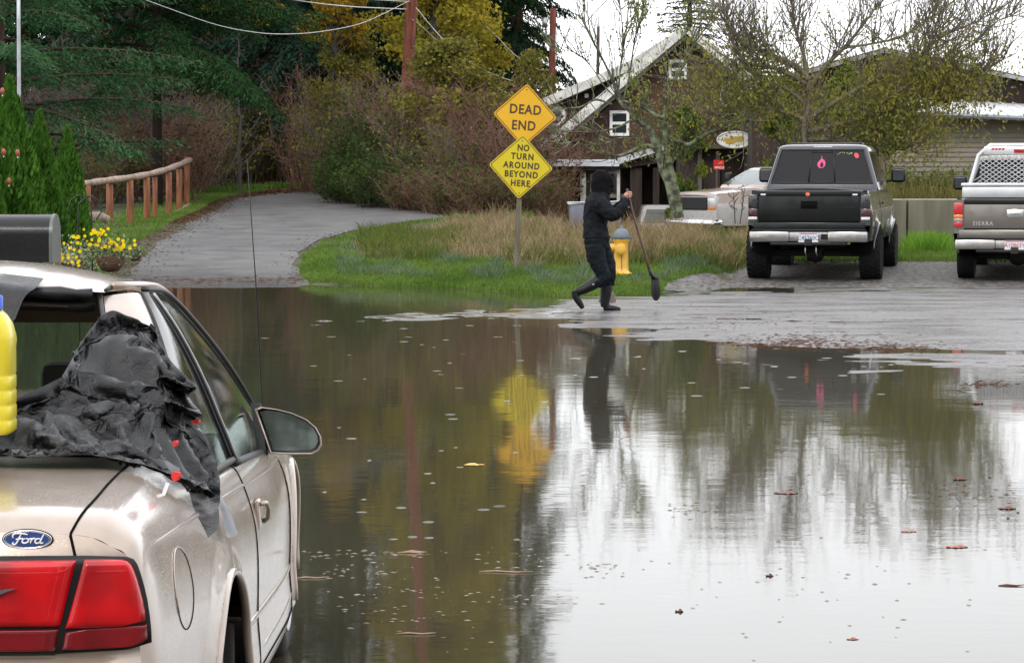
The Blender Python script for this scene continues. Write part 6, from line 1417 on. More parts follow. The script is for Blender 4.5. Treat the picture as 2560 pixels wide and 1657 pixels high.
# door mirrors
for s in (1, -1):
    mc = [(636, 1022), (652, 1017), (690, 1022), (730, 1032), (766, 1048), (790, 1068), (803, 1092), (805, 1112), (797, 1128), (780, 1136), (720, 1136), (674, 1134)]
    def mpt(px, py, Y, f=1.0):
        p = W(px, py, Y); cx, cz = -.70, .885; x = cx+(p.x-cx)*f; z = cz+(p.z-cz)*f; return Vector((XC+s*(x-XC), Y, z))
    Ymr = 9.0
    rings = [[mpt(a, b, Ymr, .93) for a, b in mc], [mpt(a, b, Ymr-.006, .97) for a, b in mc], [mpt(a, b, Ymr+.004, 1.0) for a, b in mc], [mpt(a, b, Ymr+.05, 1.0) for a, b in mc], [mpt(a, b, Ymr+.09, .86) for a, b in mc], [mpt(a, b, Ymr+.115, .5) for a, b in mc]]
    for r_i, rg in enumerate(rings):
        for q in rg: q.y = Ymr+[0, -.006, .004, .05, .09, .115][r_i]
    mb = MB(); mb.grid(rings, close_u=True); mb.add(rings[-1], [tuple(range(len(mc)))])
    mh = mb.build('door_mirror', m_tan, car, smooth=True)
    mb = MB(); r2 = [mpt(a, b, Ymr, .93) for a, b in mc]; r3 = [mpt(a, b, Ymr, .84) for a, b in mc]
    for q in r3: q.y += .012
    mb.grid([r2, r3], close_u=True); mb.build('mirror_bezel', m_seal, mh, smooth=True)
    mb = MB(); r3 = [mpt(a, b, Ymr, .86) for a, b in mc]
    for q in r3: q.y += .010; q.y += (q.x-(XC+s*(-.70-XC)))*.10*s
    mb.add(r3, [tuple(range(len(mc)))]); mb.build('mirror_glass', M('mirror_glass', (.42, .50, .48), .03, 1, var=.03), mh)
    mb = MB(); mb.prism([C(s*.80, 8.98, .80), C(s*.80, 9.32, .80), C(s*.80, 9.2, .90), C(s*.775, 9.02, .97)], (s*.03, 0, 0)); mb.build('mirror_mount', m_seal, mh)
# whip antenna on the right front wing
a0 = Vector(C(.75, 9.75, .80)); pb_ = W(655, 1010, 9.75); pt_ = W(618, 398, 9.55); mb = MB(); mb.tube([Vector((pb_.x+.002, 9.76, .79)), Vector((pb_.x, 9.75, pb_.z)), pb_.lerp(pt_, .5)+Vector((.004, 0, 0)), pt_], [.004, .0026, .0021, .0016], 6); mb.lathe([(.014, 0), (.01, .02), (.004, .03)], 8, 0, Matrix.Translation((pb_.x+.002, 9.76, .765))); mb.build('antenna', mat_trim, car, smooth=True)
for ch in car.children: ch.matrix_parent_inverse = Matrix.Translation(-car.location)
# ---------------------------------------------------------------- black plastic over the broken window
m_plas, nt, b = newmat('wet_black_plastic'); n = nt.nodes.new; L = nt.links.new
b.inputs['Base Color'].default_value = (.005, .005, .006, 1); b.inputs['Roughness'].default_value = .3; b.inputs['Specular IOR Level'].default_value = .42
t = n('ShaderNodeTexCoord'); v = n('ShaderNodeTexNoise'); v.inputs['Scale'].default_value = 260; v.inputs['Detail'].default_value = 2; L(t.outputs['Object'], v.inputs[0]); v2 = n('ShaderNodeTexNoise'); v2.inputs['Scale'].default_value = 14; v2.inputs['Detail'].default_value = 4; L(t.outputs['Object'], v2.inputs[0])
cr = n('ShaderNodeMapRange'); cr.inputs['From Min'].default_value = .4; cr.inputs['From Max'].default_value = .62; cr.inputs['To Min'].default_value = .12; cr.inputs['To Max'].default_value = .28; L(v2.outputs[0], cr.inputs[0]); L(cr.outputs[0], b.inputs['Roughness'])
bp = n('ShaderNodeBump'); bp.inputs['Strength'].default_value = .8; bp.inputs['Distance'].default_value = .003; L(v.outputs[0], bp.inputs['Height']); L(bp.outputs[0], b.inputs['Normal'])
def cloth(rows, nu, nvv, amp, seed, freq=9, dirv=(0, -1, .25), apex=None):
    Rr = [crom([tuple(W(*p)) for p in row], 8) for row in rows]; m = len(Rr[0]); 
    cols_ = [crom([Rr[i][j] for i in range(len(Rr))], 8) for j in range(m)]
    P = [[Vector(cols_[j][i]) for j in range(m)] for i in range(len(cols_[0]))]
    # refine once
    def refine(P):
        Q = []
        for i in range(len(P)):
            row = []
            for j in range(len(P[0])-1): row += [P[i][j], (P[i][j]+P[i][j+1])/2]
            row.append(P[i][-1]); Q.append(row)
        R3 = []
        for i in range(len(Q)-1): R3 += [Q[i], [(a+b)/2 for a, b in zip(Q[i], Q[i+1])]]
        R3.append(Q[-1]); return R3
    P = refine(refine(P)) if len(rows) > 4 else refine(P); d = Vector(dirv).normalized(); ni, nj = len(P), len(P[0])
    for i in range(ni):
        for j in range(nj):
            p = P[i][j]; u, vv_ = j/(nj-1), i/(ni-1); q = Vector((p.x*freq, p.y*freq*.5, p.z*freq))+Vector((seed, 0, 0)); rot = Vector((q.x*.7+q.z*.9, q.y, q.z*.5-q.x*.5))
            f = mnoise.noise(q*.6)*.6
            for (dx, dz, fr0, am, sd2) in ((.45, .9, .55, 1.0, 1), (-.45, .85, .8, .9, 4), (.9, .35, 1.1, .55, 8), (.2, 1, 1.7, .5, 12), (-.7, .7, 2.4, .36, 15), (.8, .7, 3.6, .24, 19), (.3, .95, 5.2, .14, 23), (-.9, .4, 7.5, .09, 27)):
                ph = (q.x*dx+q.z*dz)*fr0*4.2+2.2*mnoise.noise(q*.35+Vector((sd2, 0, 3)))+.55*mnoise.noise(q*1.2+Vector((0, sd2, 3))); mk = max(.15, mnoise.noise(q*.6+Vector((0, 3, sd2)))+.55); tw = abs((ph/math.pi) % 2-1)
                f += am*mk*(tw-.5)*1.1
            if apex:
                ax, az = p.x-apex.x, apex.z-p.z; rr_ = math.hypot(ax, az); an = math.atan2(ax, az)
                for (kk, am) in ((9, .9), (17, .5), (31, .28)):
                    ph = an*kk+2.6*mnoise.noise(q*.22+Vector((kk, 0, 0)))+.8*mnoise.noise(q*.9+Vector((0, kk, 0))); tw = abs((ph/math.pi) % 2-1); f += am*(tw-.5)*min(1, rr_*4)*1.4*max(.2, .6+mnoise.noise(q*.4+Vector((3, kk, 0))))
            f *= min(1, .15+vv_*4)
            P[i][j] = p+d*(amp*f)+Vector((0, 0, .3*amp*mnoise.noise(q*1.3+Vector((0, 8, 0)))))
    return P
rowsT = [
 [(262, 784, 7.330), (283, 776, 7.330), (312, 786, 7.330), (345, 800, 7.350), (352, 806, 7.350)],
 [(232, 815, 7.260), (262, 812, 7.280), (300, 806, 7.280), (350, 812, 7.340), (385, 824, 7.360)],
 [(196, 868, 7.100), (240, 856, 7.080), (300, 846, 7.080), (370, 858, 7.160), (428, 902, 7.200)],
 [(160, 930, 6.940), (215, 915, 6.920), (290, 900, 6.920), (390, 918, 6.980), (490, 966, 7.060)],
 [(140, 950, 6.910), (215, 935, 6.890), (300, 925, 6.890), (390, 950, 6.990), (470, 988, 7.150)],
 [(30, 1000, 6.800), (150, 975, 6.780), (270, 962, 6.800), (400, 985, 6.900), (504, 1036, 7.000)],
 [(0, 1020, 6.750), (150, 1000, 6.750), (270, 995, 6.790), (400, 1018, 6.910), (488, 1052, 7.150)],
 [(-140, 1058, 6.670), (90, 1030, 6.670), (240, 1022, 6.730), (400, 1050, 6.870), (524, 1108, 7.090)],
 [(-190, 1070, 6.600), (60, 1054, 6.600), (230, 1046, 6.660), (390, 1078, 6.760), (540, 1160, 7.040)],
 [(-195, 1098, 6.560), (60, 1092, 6.560), (240, 1088, 6.610), (410, 1124, 6.740), (549, 1192, 7.000)],
 [(-200, 1128, 6.530), (70, 1128, 6.510), (250, 1124, 6.560), (420, 1163, 6.690), (550, 1218, 6.970)],
 [(-200, 1144, 6.560), (70, 1142, 6.540), (255, 1142, 6.590), (438, 1188, 6.720), (547, 1240, 6.980)]]
try:
    P = subd(settle(macro(rowsT, 6, 14)))
    if not all(math.isfinite(q.x+q.y+q.z) for row in P for q in row): raise ValueError
except Exception:
    P = cloth(rowsT, 0, 0, .030, 3, 15, apex=W(300, 760, 7.4))
mb = MB(); mb.grid(P); tp_ = mb.build('plastic_tarp', m_plas, None, smooth=True)
md = tp_.modifiers.new('solid', 'SOLIDIFY'); md.thickness = .001
P = cloth([[(330, 1150, 6.73), (400, 1150, 6.74), (450, 1168, 6.80)], [(395, 1182, 6.71), (425, 1192, 6.72), (452, 1185, 6.78)], [(428, 1194, 6.72), (436, 1200, 6.72), (446, 1192, 6.76)]], 0, 0, .02, 9, 14); mb = MB(); mb.grid(P); o = mb.build('loose_corner', m_plas, tp_, smooth=True)
P = cloth([[(444, 1172, 6.83), (498, 1205, 6.92), (552, 1225, 7.02)], [(466, 1215, 6.84), (506, 1240, 6.92), (549, 1262, 7.02)], [(488, 1278, 6.86), (520, 1290, 6.92), (548, 1296, 7.0)], [(511, 1343, 6.88), (517, 1341, 6.9), (546, 1318, 6.98)]], 0, 0, .030, 5, 16); mb = MB(); mb.grid(P); mb.build('hanging_flap', m_plas, tp_, smooth=True)
P = cloth([[(545, 1222, 7.12), (552, 1235, 7.15), (560, 1250, 7.18)], [(550, 1260, 7.12), (566, 1275, 7.15), (578, 1285, 7.2)], [(562, 1322, 7.12), (578, 1325, 7.16), (590, 1320, 7.2)], [(568, 1343, 7.12), (580, 1342, 7.16), (594, 1334, 7.2)]], 0, 0, .008, 7, 12); mb = MB(); mb.grid(P)
gf = mb.build('grey_flap', M('grey_translucent_plastic', (.22, .23, .25), .35, var=.1), tp_, smooth=True)
for (px, py, Y, wd, hh) in ((491, 1052, 7.06, .018, .014), (440, 1106, 6.80, .010, .018), (441, 1187, 6.66, .018, .028)):
    p = W(px, py, Y); mb = MB(); bm_n = [Vector((p.x+wd/2*math.cos(a)*(1+.2*math.sin(3*a)), p.y-.03, p.z+hh/2*math.sin(a)*(1+.25*math.cos(2*a)))) for a in np.linspace(0, 2*math.pi, 10, endpoint=False)]; mb.prism(bm_n, (.004, .012, 0)); mb.build('red_tape', mat_redtape, tp_, smooth=False)
p = W(409, 1245, 6.62); mb = MB(); mb.grid([[W(415, 1205, 6.66), W(424, 1208, 6.67)], [W(404, 1235, 6.60), W(412, 1240, 6.61)], [W(386, 1262, 6.53), W(398, 1270, 6.55)], [W(380, 1290, 6.50), W(386, 1296, 6.51)]]); mb.build('clear_tape', M('clear_tape', (.6, .58, .56), .15), tp_, smooth=True)
tag(tp_, 'crumpled wet black plastic taped over the broken rear window of the tan car', 'plastic sheet')
P = cloth([[(-160, 684, 7.62), (-40, 690, 7.58), (60, 700, 7.52), (112, 706, 7.50)], [(-160, 706, 7.44), (-40, 712, 7.42), (50, 722, 7.40), (92, 730, 7.39)], [(-160, 750, 7.38), (-40, 758, 7.37), (30, 760, 7.36), (66, 752, 7.36)], [(-160, 810, 7.34), (-40, 815, 7.33), (18, 816, 7.32), (38, 812, 7.32)]], 0, 0, .008, 2, 10); mb = MB(); mb.grid([[q+Vector((0, -.02, .012)) for q in row] for row in P]); o = mb.build('plastic_sheet', m_plas, None, smooth=True); md = o.modifiers.new('solid', 'SOLIDIFY'); md.thickness = .002
tag(o, 'grey-black plastic scrap hanging over the back edge of the tan car roof', 'plastic sheet')
# ---------------------------------------------------------------- yellow jug
jb = W(-62, 1078, 6.60); jug = empty('yellow_jug', jb); m_jug = M('yellow_plastic', (.72, .60, .03), .35, var=.05, coat=.3)
mb = MB(); kx = 6.60/F; hwj = 98*kx; zt = .305; n = 10
def jring(hx, hy, z, r0=.02): 
    o = []
    for (sx, sy, a0) in ((1, 1, 0), (-1, 1, 90), (-1, -1, 180), (1, -1, 270)):
        for k in range(4): a = R_(a0+30*k); o.append(Vector((sx*(hx-r0)+r0*math.cos(a), sy*(hy-r0)+r0*math.sin(a), z)))
    return o
prof = [(.9, -.005), (1.0, .004)]
for zz_ in (.03, .065, .1, .135): prof += [(1.0, zz_-.004), (.975, zz_), (1.0, zz_+.004)]
prof += [(1.0, .20), (1.02, .215), (1.0, .23), (.93, .255), (.80, .275), (.66, .288), (.5, .296)]
mb.grid([jring(hwj*f, .055*f, z, .018*f) for f, z in prof], close_u=True); mb.add(jring(hwj*.5, .028, .296, .009), [tuple(range(16))]); mb.build('bottle', m_jug, jug, smooth=True)
mb = MB(); mb.lathe([(.030, .288), (.030, .318), (.027, .322)], 20, 0, Matrix.Translation((hwj*.42, 0, 0))); mb.build('cap', M('blue_cap', (.02, .10, .55), .35), jug, auto=40)
mb = MB(); mb.tube([(-hwj*.8, 0, .2), (-hwj*.9, 0, .26), (-hwj*.5, 0, .30)], .012, 8); mb.build('grip', m_jug, jug, smooth=True)
tag(jug, 'yellow plastic jug with a blue cap at the left edge on the tan car trunk', 'jug')
# ================================================================== PICKUPS
def tyre(parent, x, y, R, wd, s, knob=False, rimr=.21, rimm=None):
    c = Matrix.Translation((x, y, R)) @ Matrix.Rotation(s*math.pi/2, 4, 'Y'); w_ = empty('wheel'); w_.parent = parent; h = wd/2
    mb = MB(); mb.lathe([(rimr, -h*.9), (R*.86, -h*1.02), (R*.96, -h*.95), (R*.985, -h*.8), (R*.985, h*.8), (R*.96, h*.95), (R*.86, h*1.02), (rimr, h*.9)], 36, 0, c)
    if knob:
        for k in range(26):
            a = 2*math.pi*k/26
            for q, o_ in ((-.72, 0), (-.26, .12), (.26, 0), (.72, .12)): mb.box((-.028, R*.965, q*h-h*.20), (.028, R*1.012, q*h+h*.20), 0, c @ Matrix.Rotation(a+o_, 4, 'Z'))
            for z in (-h*1.02, h*.95): mb.box((-.02, R*.84, z), (.02, R*.97, z+h*.08), 0, c @ Matrix.Rotation(a, 4, 'Z'))
    mb.build('tyre', mat_black, w_, auto=40); mb = MB(); mb.lathe([(.03, h*.5), (.06, h*.52), (.07, h*.35), (rimr*.8, h*.45), (rimr*.97, h*.85), (rimr*1.01, h*.9), (rimr, 0), (rimr, -h*.8)], 24, 0, c)
    for k in range(6): mb.box((-.02, .05, h*.4), (.02, rimr*.92, h*.55), 0, c @ Matrix.Rotation(k*math.pi/3, 4, 'Z'))
    mb.build('rim', rimm or mat_dull, w_, auto=35); return w_
def pickup(name, pos, rz, pm, label, cfg):
    T = empty(name, pos, rz); tag(T, label, 'pickup truck'); g = cfg.get
    lift = g('lift', 0); zr = g('zr', 1.28)+lift; zb = g('zb', .82)+lift*.9; b0, b1 = .50+lift*.9, .66+lift*1.0; ztop = g('zroof', 2.04)+lift; zbelt = g('zbelt', 1.42)+lift; zs = .50+lift
    R = g('R', .385); wy1, wy2 = 1.12, 1.12+g('wb', 3.62); HW = .985; ext = g('ext', 0)
    yc0 = 2.12 if not g('short') else 2.05; ycab = yc0+.06; yhood = ycab+g('cab', 2.25); yend = yhood+1.25
    # lower body loft: side panels
    def sidex(z, y):
        t = (z-zs)/(zr-zs); x = .93+.055*math.sin(math.pi*min(1, max(0, t*1.05+.05)))
        if g('flare'):
            for wy in (wy1, wy2):
                d = math.hypot(y-wy, z-R); x += .05*math.exp(-((d-R*1.16)/.09)**2)
        return x*(1-.03*sstep(.25, 0, y)-.07*sstep(yend-.35, yend, y))
    def topz(y):
        if y < yc0: return zr
        return zr+.02 if y < yhood else zr+.02-.10*(y-yhood)/1.25
    WRr = R*1.15
    for s in (1, -1):
        for (nm, ya, yb, nn) in (('bed_side', .06, yc0, 26), ('cab_side', ycab, yhood-.25, 22), ('front_wing', yhood-.24, yend, 24)):
            ys2 = np.linspace(ya, yb, nn+1); mb = MB(); P = {}
            for i, y in enumerate(ys2):
                for j in range(17):
                    z = zs+(topz(y)-zs)*j/16; q = [sidex(z, y), y, z]
                    for wy in (wy1, wy2):
                        d = math.hypot(q[1]-wy, q[2]-R)
                        if abs(d-WRr) < .045: q[1] = wy+(q[1]-wy)*WRr/d; q[2] = R+(q[2]-R)*WRr/d
                    q[1] = min(yb, max(ya, q[1])); P[i, j] = q
            for i in range(nn):
                for j in range(16):
                    qs = [P[i, j], P[i+1, j], P[i+1, j+1], P[i, j+1]]; cy = sum(q[1] for q in qs)/4; cz = sum(q[2] for q in qs)/4
                    if any(math.hypot(cy-wy, cz-R) < WRr-.003 for wy in (wy1, wy2)): continue
                    if nm == 'cab_side' and False: continue
                    mb.add([(s*q[0], q[1], q[2]) for q in qs], [(0, 1, 2, 3)], 1 if g('two_tone') and cz < zs+(zr-zs)*.62 else 0)
            if nm == 'bed_side':   # top rail and inner wall
                mb.grid([[(s*sidex(zr, y), y, zr), (s*.90, y, zr+.02), (s*.84, y, zr+.015), (s*.82, y, zr-.03), (s*.82, y, zb)] for y in ys2])
                mb.grid([[(s*sidex(z, .06), .06, z), (s*.80, .06, z)] for z in np.linspace(zs+.25, zr, 6)])
            o = mb.build(nm if nm != 'cab_side' else 'door', [pm, g('pm2', pm)], T, auto=40, weld=True, away=lambda c: Vector((0, min(5, max(.6, c.y)), .9)))
            if nm == 'cab_side':
                m2 = MB(); m2.bbox((s*.985-.01, ycab+.18, zr-.22), (s*.985+.012, ycab+.34, zr-.17), .01); m2.build('handle', mat_trim, o)
        for wy in (wy1, wy2):
            mb = MB(); mb.tube([(s*(sidex(R+WRr*math.sin(a), wy+WRr*math.cos(a))-.008), wy+WRr*math.cos(a), R+WRr*math.sin(a)) for a in np.linspace(.12, math.pi-.12, 24)], .022 if g('flare') else .014, 8); mb.build('wheel_arch', pm, T, smooth=True)
            mb = MB(); mb.grid([[(s*x, wy+WRr*1.02*math.cos(a), R+WRr*1.02*math.sin(a)) for x in (.6, .93)] for a in np.linspace(0, math.pi, 14)]); mb.build('wheel_well', mat_dark, T)
            tyre(T, s*g('track', .83), wy, R, g('tw', .27), s, g('knob', False))
        # taillamp
        if not g('front_only'):
            tl = g('lamp_cols'); mb = MB(); z0, z1 = zb+.03, zr-.05; hz_ = (z1-z0)
            for (a, b, mi) in tl: mb.bbox((s*.885-.07 if s > 0 else s*.885-.07, -.005, z0+hz_*a), (s*.885+.07, .14, z0+hz_*b), .012, mi)
            mb.build('tail_lamp', g('lamp_mats'), T, auto=35)
        # mirror
        if not g('no_mirror'):
            ym = yhood-.42; mb = MB(); mb.bbox((-.12, -.05, -.125), (.12, .07, .125), .05, 0, Matrix.Translation((s*1.13, ym, zbelt+.12))); mo = mb.build('door_mirror', mat_trim, T, auto=50); mb = MB(); mb.tube([(s*.93, ym+.03, zbelt+.02), (s*1.1, ym+.02, zbelt+.05)], .03, 6); mb.build('bracket', mat_trim, mo); mb = MB(); mb.bbox((s*1.13-.09, ym-.056, zbelt+.03), (s*1.13+.09, ym-.05, zbelt+.21), .003); mb.build('mirror_glass', M('mirror_pane', (.06, .065, .07), .1, .3), mo)
    # tailgate
    mb = MB(); mb.bbox((-.80, .035, zb+.005), (.80, .11, zr-.012), .014); tg = mb.build('tailgate', g('gate_mat', pm), T, auto=35)
    mb = MB(); mb.bbox((-.80, .02, zr-.075), (.80, .125, zr+.015), .02); mb.build('top_cap', g('cap_mat', mat_trim), tg, auto=35)
    mb = MB(); mb.bbox((-.13, .028, zr-.27), (.13, .04, zr-.15), .008); mb.build('handle_recess', g('handle_mat', mat_dark), tg, auto=35); mb = MB(); mb.bbox((-.09, .018, zr-.235), (.09, .032, zr-.185), .006); mb.build('handle', g('handle_mat', mat_dark), tg, auto=35)
    mb = MB(); mb.bbox((-.88, .05, zb-.15), (.88, .13, zb-.01), .02); mb.build('lower_panel', g('low_mat', pm), T, auto=35)
    # bumper
    mb = MB(); 
    for (x0, x1) in ((-.93, -.30), (.30, .93)):
        mb.bbox((x0, -.10, b0), (x1, .06, b1), .03)
    mb.bbox((-.31, -.06, b0+.01), (.31, .06, b1-.0), .02); mb.build('rear_bumper', g('bump_mat', mat_chrome), T, auto=40)
    mb = MB(); mb.bbox((-.90, -.095, b1-.004), (.90, .07, b1+.03), .01); mb.bbox((-.6, -.08, b0-.05), (.6, .05, b0-.002), .015); mb.build('bumper_pad', mat_trim, T, auto=40)
    mb = MB(); mb.bbox((-.155+g('px', 0), -.074, b0+.0), (.155+g('px', 0), -.064, b0+.152), .004); pl = mb.build('licence_plate', M('plate_white', (.62, .64, .68), .4), T)
    vs, fs = text_geo(g('plate', ''), .085, 1.0, .001); mb = MB(); mb.add([Vector((v.x+g('px', 0), -.076, v.y*1.1+b0+.065)) for v in vs], fs); mb.build('lettering', M('plate_text', g('plate_col', (.05, .1, .25)), .5), pl)
    mb = MB(); mb.box((-.14+g('px', 0), -.0755, b0+.125), (.14+g('px', 0), -.0745, b0+.142)); mb.build('plate_band', M('plate_band', g('band_col', (.45, .15, .15)), .5), pl)
    # bed floor, front wall, underbody
    mb = MB(); mb.box((-.82, .1, zb-.02), (.82, yc0, zb+.02)); mb.box((-.82, yc0-.05, zb), (.82, yc0, zr)); mb.build('bed', mat_trim, T)
    mb = MB(); mb.box((-.45, .1, zs-.02), (-.35, yend-.2, zs+.14)); mb.box((.35, .1, zs-.02), (.45, yend-.2, zs+.14)); mb.box((-.8, .2, zs+.14), (.8, yend-.1, zs+.2)); mb.tube([(-.75, wy1, R), (.75, wy1, R)], .055, 8); mb.tube([(-.75, wy2, R), (.75, wy2, R)], .05, 8); mb.lathe([(.02, -.15), (.12, -.12), (.17, 0), (.12, .12), (.02, .15)], 12, 0, Matrix.Translation((0, wy1, R)) @ Matrix.Rotation(math.pi/2, 4, 'Y')); mb.box((-.06, -.08, zs-.06), (.06, .4, zs+.04)); mb.tube([(.5, .1, zs), (.55, .6, zs), (.5, 1.6, zs)], .04, 6); mb.build('chassis', M('muddy_black_metal', (.018, .016, .014), .7, var=.4), T, auto=40)
    # cab greenhouse rings
    def rr(hw, ya, yb, z, r0=.1):
        o = []
        for (sx, cy, a0) in ((1, yb, 0), (-1, yb, 90), (-1, ya, 180), (1, ya, 270)):
            for k in range(5): a = R_(a0+22.5*k); o.append(Vector((sx*(hw-r0)+r0*math.cos(a), (cy-r0 if cy == yb else cy+r0)+r0*math.sin(a), z)))
        return o
    zr2 = ztop-.07; yrb, yrf = ycab+.17, yhood-.62-.1*g('ext', 0)
    rings = [rr(.93, ycab, yhood+.05, zr-.05), rr(.93, ycab, yhood+.02, zr+.03), rr(.915, ycab+.02, yhood-.02, zbelt-.04)]
    for t in np.linspace(.12, 1, 5): rings.append(rr(.915-(.915-.74)*t, ycab+.02+(yrb-ycab-.02)*t, yhood-.02+(yrf-yhood+.02)*t, zbelt-.04+(zr2-zbelt+.04)*t))
    rings += [rr(.732, yrb+.02, yrf-.05, zr2+.025, .12), rr(.69, yrb+.06, yrf-.12, ztop-.022, .14), rr(.60, yrb+.14, yrf-.2, ztop-.005, .14), rr(.4, yrb+.3, yrf-.35, ztop, .14)]
    mb = MB(); mb.grid(rings, close_u=True); mb.add(rings[-1], [tuple(range(20))]); cb = mb.build('cab', g('cab_mat', pm), T, auto=50)
    mg = g('glass', m_tint)
    def gp(t, u, face):   # point on the greenhouse, t up, u -1..1
        hw = .915-(.915-.74)*t; ya = ycab+.02+(yrb-ycab-.02)*t; yb = yhood-.02+(yrf-yhood+.02)*t; z = zbelt-.04+(zr2-zbelt+.04)*t
        if face == 'r': return Vector((u*(hw-.075), ya-.007, z))
        if face == 'f': return Vector((u*(hw-.06), yb+.007, z))
        return Vector((face*(hw+.006), ya+.10+(yb-.14-ya-.1)*(u+1)/2, z))
    mb = MB(); mb.grid([[gp(t, u, 'r') for u in np.linspace(-1, 1, 9)] for t in (.06, .35, .65, .95)]); rw = mb.build('rear_window', mg, cb, away=lambda c: Vector((0, min(5, max(.6, c.y)), .9)))
    mb = MB(); edge = [gp(.05, u, 'r') for u in np.linspace(-1, 1, 9)]+[gp(t, 1, 'r') for t in (.3, .6, .96)]+[gp(.96, u, 'r') for u in np.linspace(1, -1, 9)]+[gp(t, -1, 'r') for t in (.6, .3)]; mb.tube(edge, .016, 5, closed=True)
    if g('slider'):
        for u in (-.26, .26): mb.tube([gp(.06, u, 'r')-Vector((0, .004, 0)), gp(.94, u, 'r')-Vector((0, .004, 0))], .013, 5)
        mb.tube([gp(.06, -.26, 'r')-Vector((0, .004, 0)), gp(.06, .26, 'r')-Vector((0, .004, 0))], .013, 5); mb.tube([gp(.90, -.26, 'r')-Vector((0, .004, 0)), gp(.90, .26, 'r')-Vector((0, .004, 0))], .013, 5)
    mb.build('seal', m_seal, rw, smooth=True)
    mb = MB(); mb.grid([[gp(t, u, 'f') for u in np.linspace(-1, 1, 9)] for t in (.06, .5, .94)]); mb.build('windscreen', g('fglass', mg), cb, away=lambda c: Vector((0, min(5, max(.6, c.y)), .9)))
    for s in (1, -1):
        for (ua, ub) in ((-1, -.36), (-.28, .95)):
            mb = MB(); mb.grid([[gp(t, u if t < .5 else min(u, .9), s) for u in np.linspace(ua, ub, 6)] for t in (.08, .5, .92)]); mb.build('side_window', mg, cb, away=lambda c: Vector((0, min(5, max(.6, c.y)), .9)))
    mb = MB(); mb.bbox((-.16, yrb+.02, ztop-.075), (.16, yrb+.06, ztop-.04), .008); mb.build('brake_lamp', g('brake_mat', mat_clear), cb)
    # bonnet and front
    mb = MB(); Gh = []
    for t in np.linspace(0, 1, 10):
        y = yhood-.02+(yend-yhood+.02)*t; zt = topz(y); row = []
        for u in np.linspace(-1, 1, 13): row.append((u*sidex(zt, y), y-.04*(1-u*u)*0+.05*(1-u*u)*t, zt+.06*(1-abs(u)**3)-.02*t))
        Gh.append(row)
    Gh.append([(p[0], p[1]+.03, p[2]-.07) for p in Gh[-1]]); mb.grid(Gh); mb.build('bonnet', g('hood_mat', pm), T, auto=50, away=lambda c: Vector((0, min(5, max(.6, c.y)), .9)))
    zf = topz(yend)
    mb = MB(); mb.bbox((-.90, yend-.06, zs+.12), (.90, yend+.03, zf-.04), .03); fc = mb.build('front_panel', g('face_mat', pm), T, auto=40)
    mb = MB(); mb.bbox((-.56, yend+.025, zf-.36), (.56, yend+.045, zf-.08), .02)
    for k in range(3): mb.box((-.55, yend+.045, zf-.32+.08*k), (.55, yend+.055, zf-.305+.08*k))
    mb.build('grille', mat_trim, fc)
    for s in (1, -1):
        mb = MB(); mb.bbox((s*.735-.15, yend+.0, zf-.27), (s*.735+.165, yend+.05, zf-.09), .02); hl = mb.build('headlight', mat_clear, fc, auto=40)
        mb = MB(); mb.bbox((s*.735-.15, yend+.0, zf-.35), (s*.735+.165, yend+.045, zf-.28), .012); mb.build('indicator', mat_amber, hl)
    mb = MB(); mb.bbox((-.98, yend-.1, zs-.05), (.98, yend+.16, zs+.14), .05); mb.build('front_bumper', mat_chrome, T, auto=40)
    return T, dict(zr=zr, zb=zb, b0=b0, b1=b1, ztop=ztop, zbelt=zbelt, ycab=ycab, yhood=yhood, gp=gp, cab=cb, gate=tg, rw=rw, yend=yend, zs=zs)
m_tint = M('tinted_truck_glass', (.006, .006, .007), .05, spec=.3, var=.2, scale=2)
m_char = paint('charcoal_paint', (.035, .037, .046), .6, .25, .2, (.06, .05, .04), .15); m_gate = M('black_gate_panel', (.006, .007, .007), .3, coat=.15, spec=.3, var=.3, scale=3)
m_pew = paint('pewter_paint', (.20, .18, .155), .6, .28, .2, (.10, .08, .06), .2)
smoked = [M('smoked_lens', (.02, .022, .025), .12, coat=1), M('smoked_red', (.06, .01, .012), .12, coat=1), mat_clear]
pr = GP(2039, 702); pb2 = Vector((4.66, 43.85, 0)); gz = hz(4.6, 45.2)
T1, d1 = pickup('black_pickup', (4.66, 44.0, gz-.0), R_(-11.5), m_char, 'lifted black pickup with knobby tyres and a pink sticker on its dark rear window', dict(lift=.13, R=.42, tw=.33, knob=True, track=.90, flare=True, gate_mat=m_gate, low_mat=m_gate, lamp_cols=[(0, .12, 2), (.12, .45, 1), (.45, 1, 0)], lamp_mats=smoked, plate='C45360C', slider=True, bump_mat=M('dull_chrome', (.42, .40, .39), .22, .95, var=.1), wb=3.6, brake_mat=mat_clear, cab=2.35, zroof=2.05))
mb = MB(); pk = [(0, 1), (.10, .72), (.04, .6), (.30, .38), (.42, .0), (.36, -.45), (.15, -.72), (-.15, -.72), (-.36, -.45), (-.40, -.05), (-.22, .3), (-.02, .55)]
def onr(u, t, dy=-.012):
    q = d1['gp'](t, u, 'r'); return q+Vector((0, dy, 0))
mb.prism([onr(-.02+x*.22, .60+z*.20) for x, z in pk], (0, .003, 0)); stk = mb.build('sticker', M('pink_sticker', (.75, .06, .22), .5), d1['rw'])
mb = MB(); mb.prism([onr(-.01+x*.09, .56+z*.11, -.016) for x, z in pk], (0, .002, 0)); mb.build('sticker_cutout', m_tint, stk)
mb = MB(); mb.prism([onr(.80+.055*math.cos(a)*(1+.15*math.sin(5*a)), .80+.075*math.sin(a)) for a in np.linspace(0, 2*math.pi, 14, endpoint=False)], (0, .003, 0)); mb.build('sticker', M('red_sticker', (.7, .06, .08), .5), d1['rw'])
mb = MB()
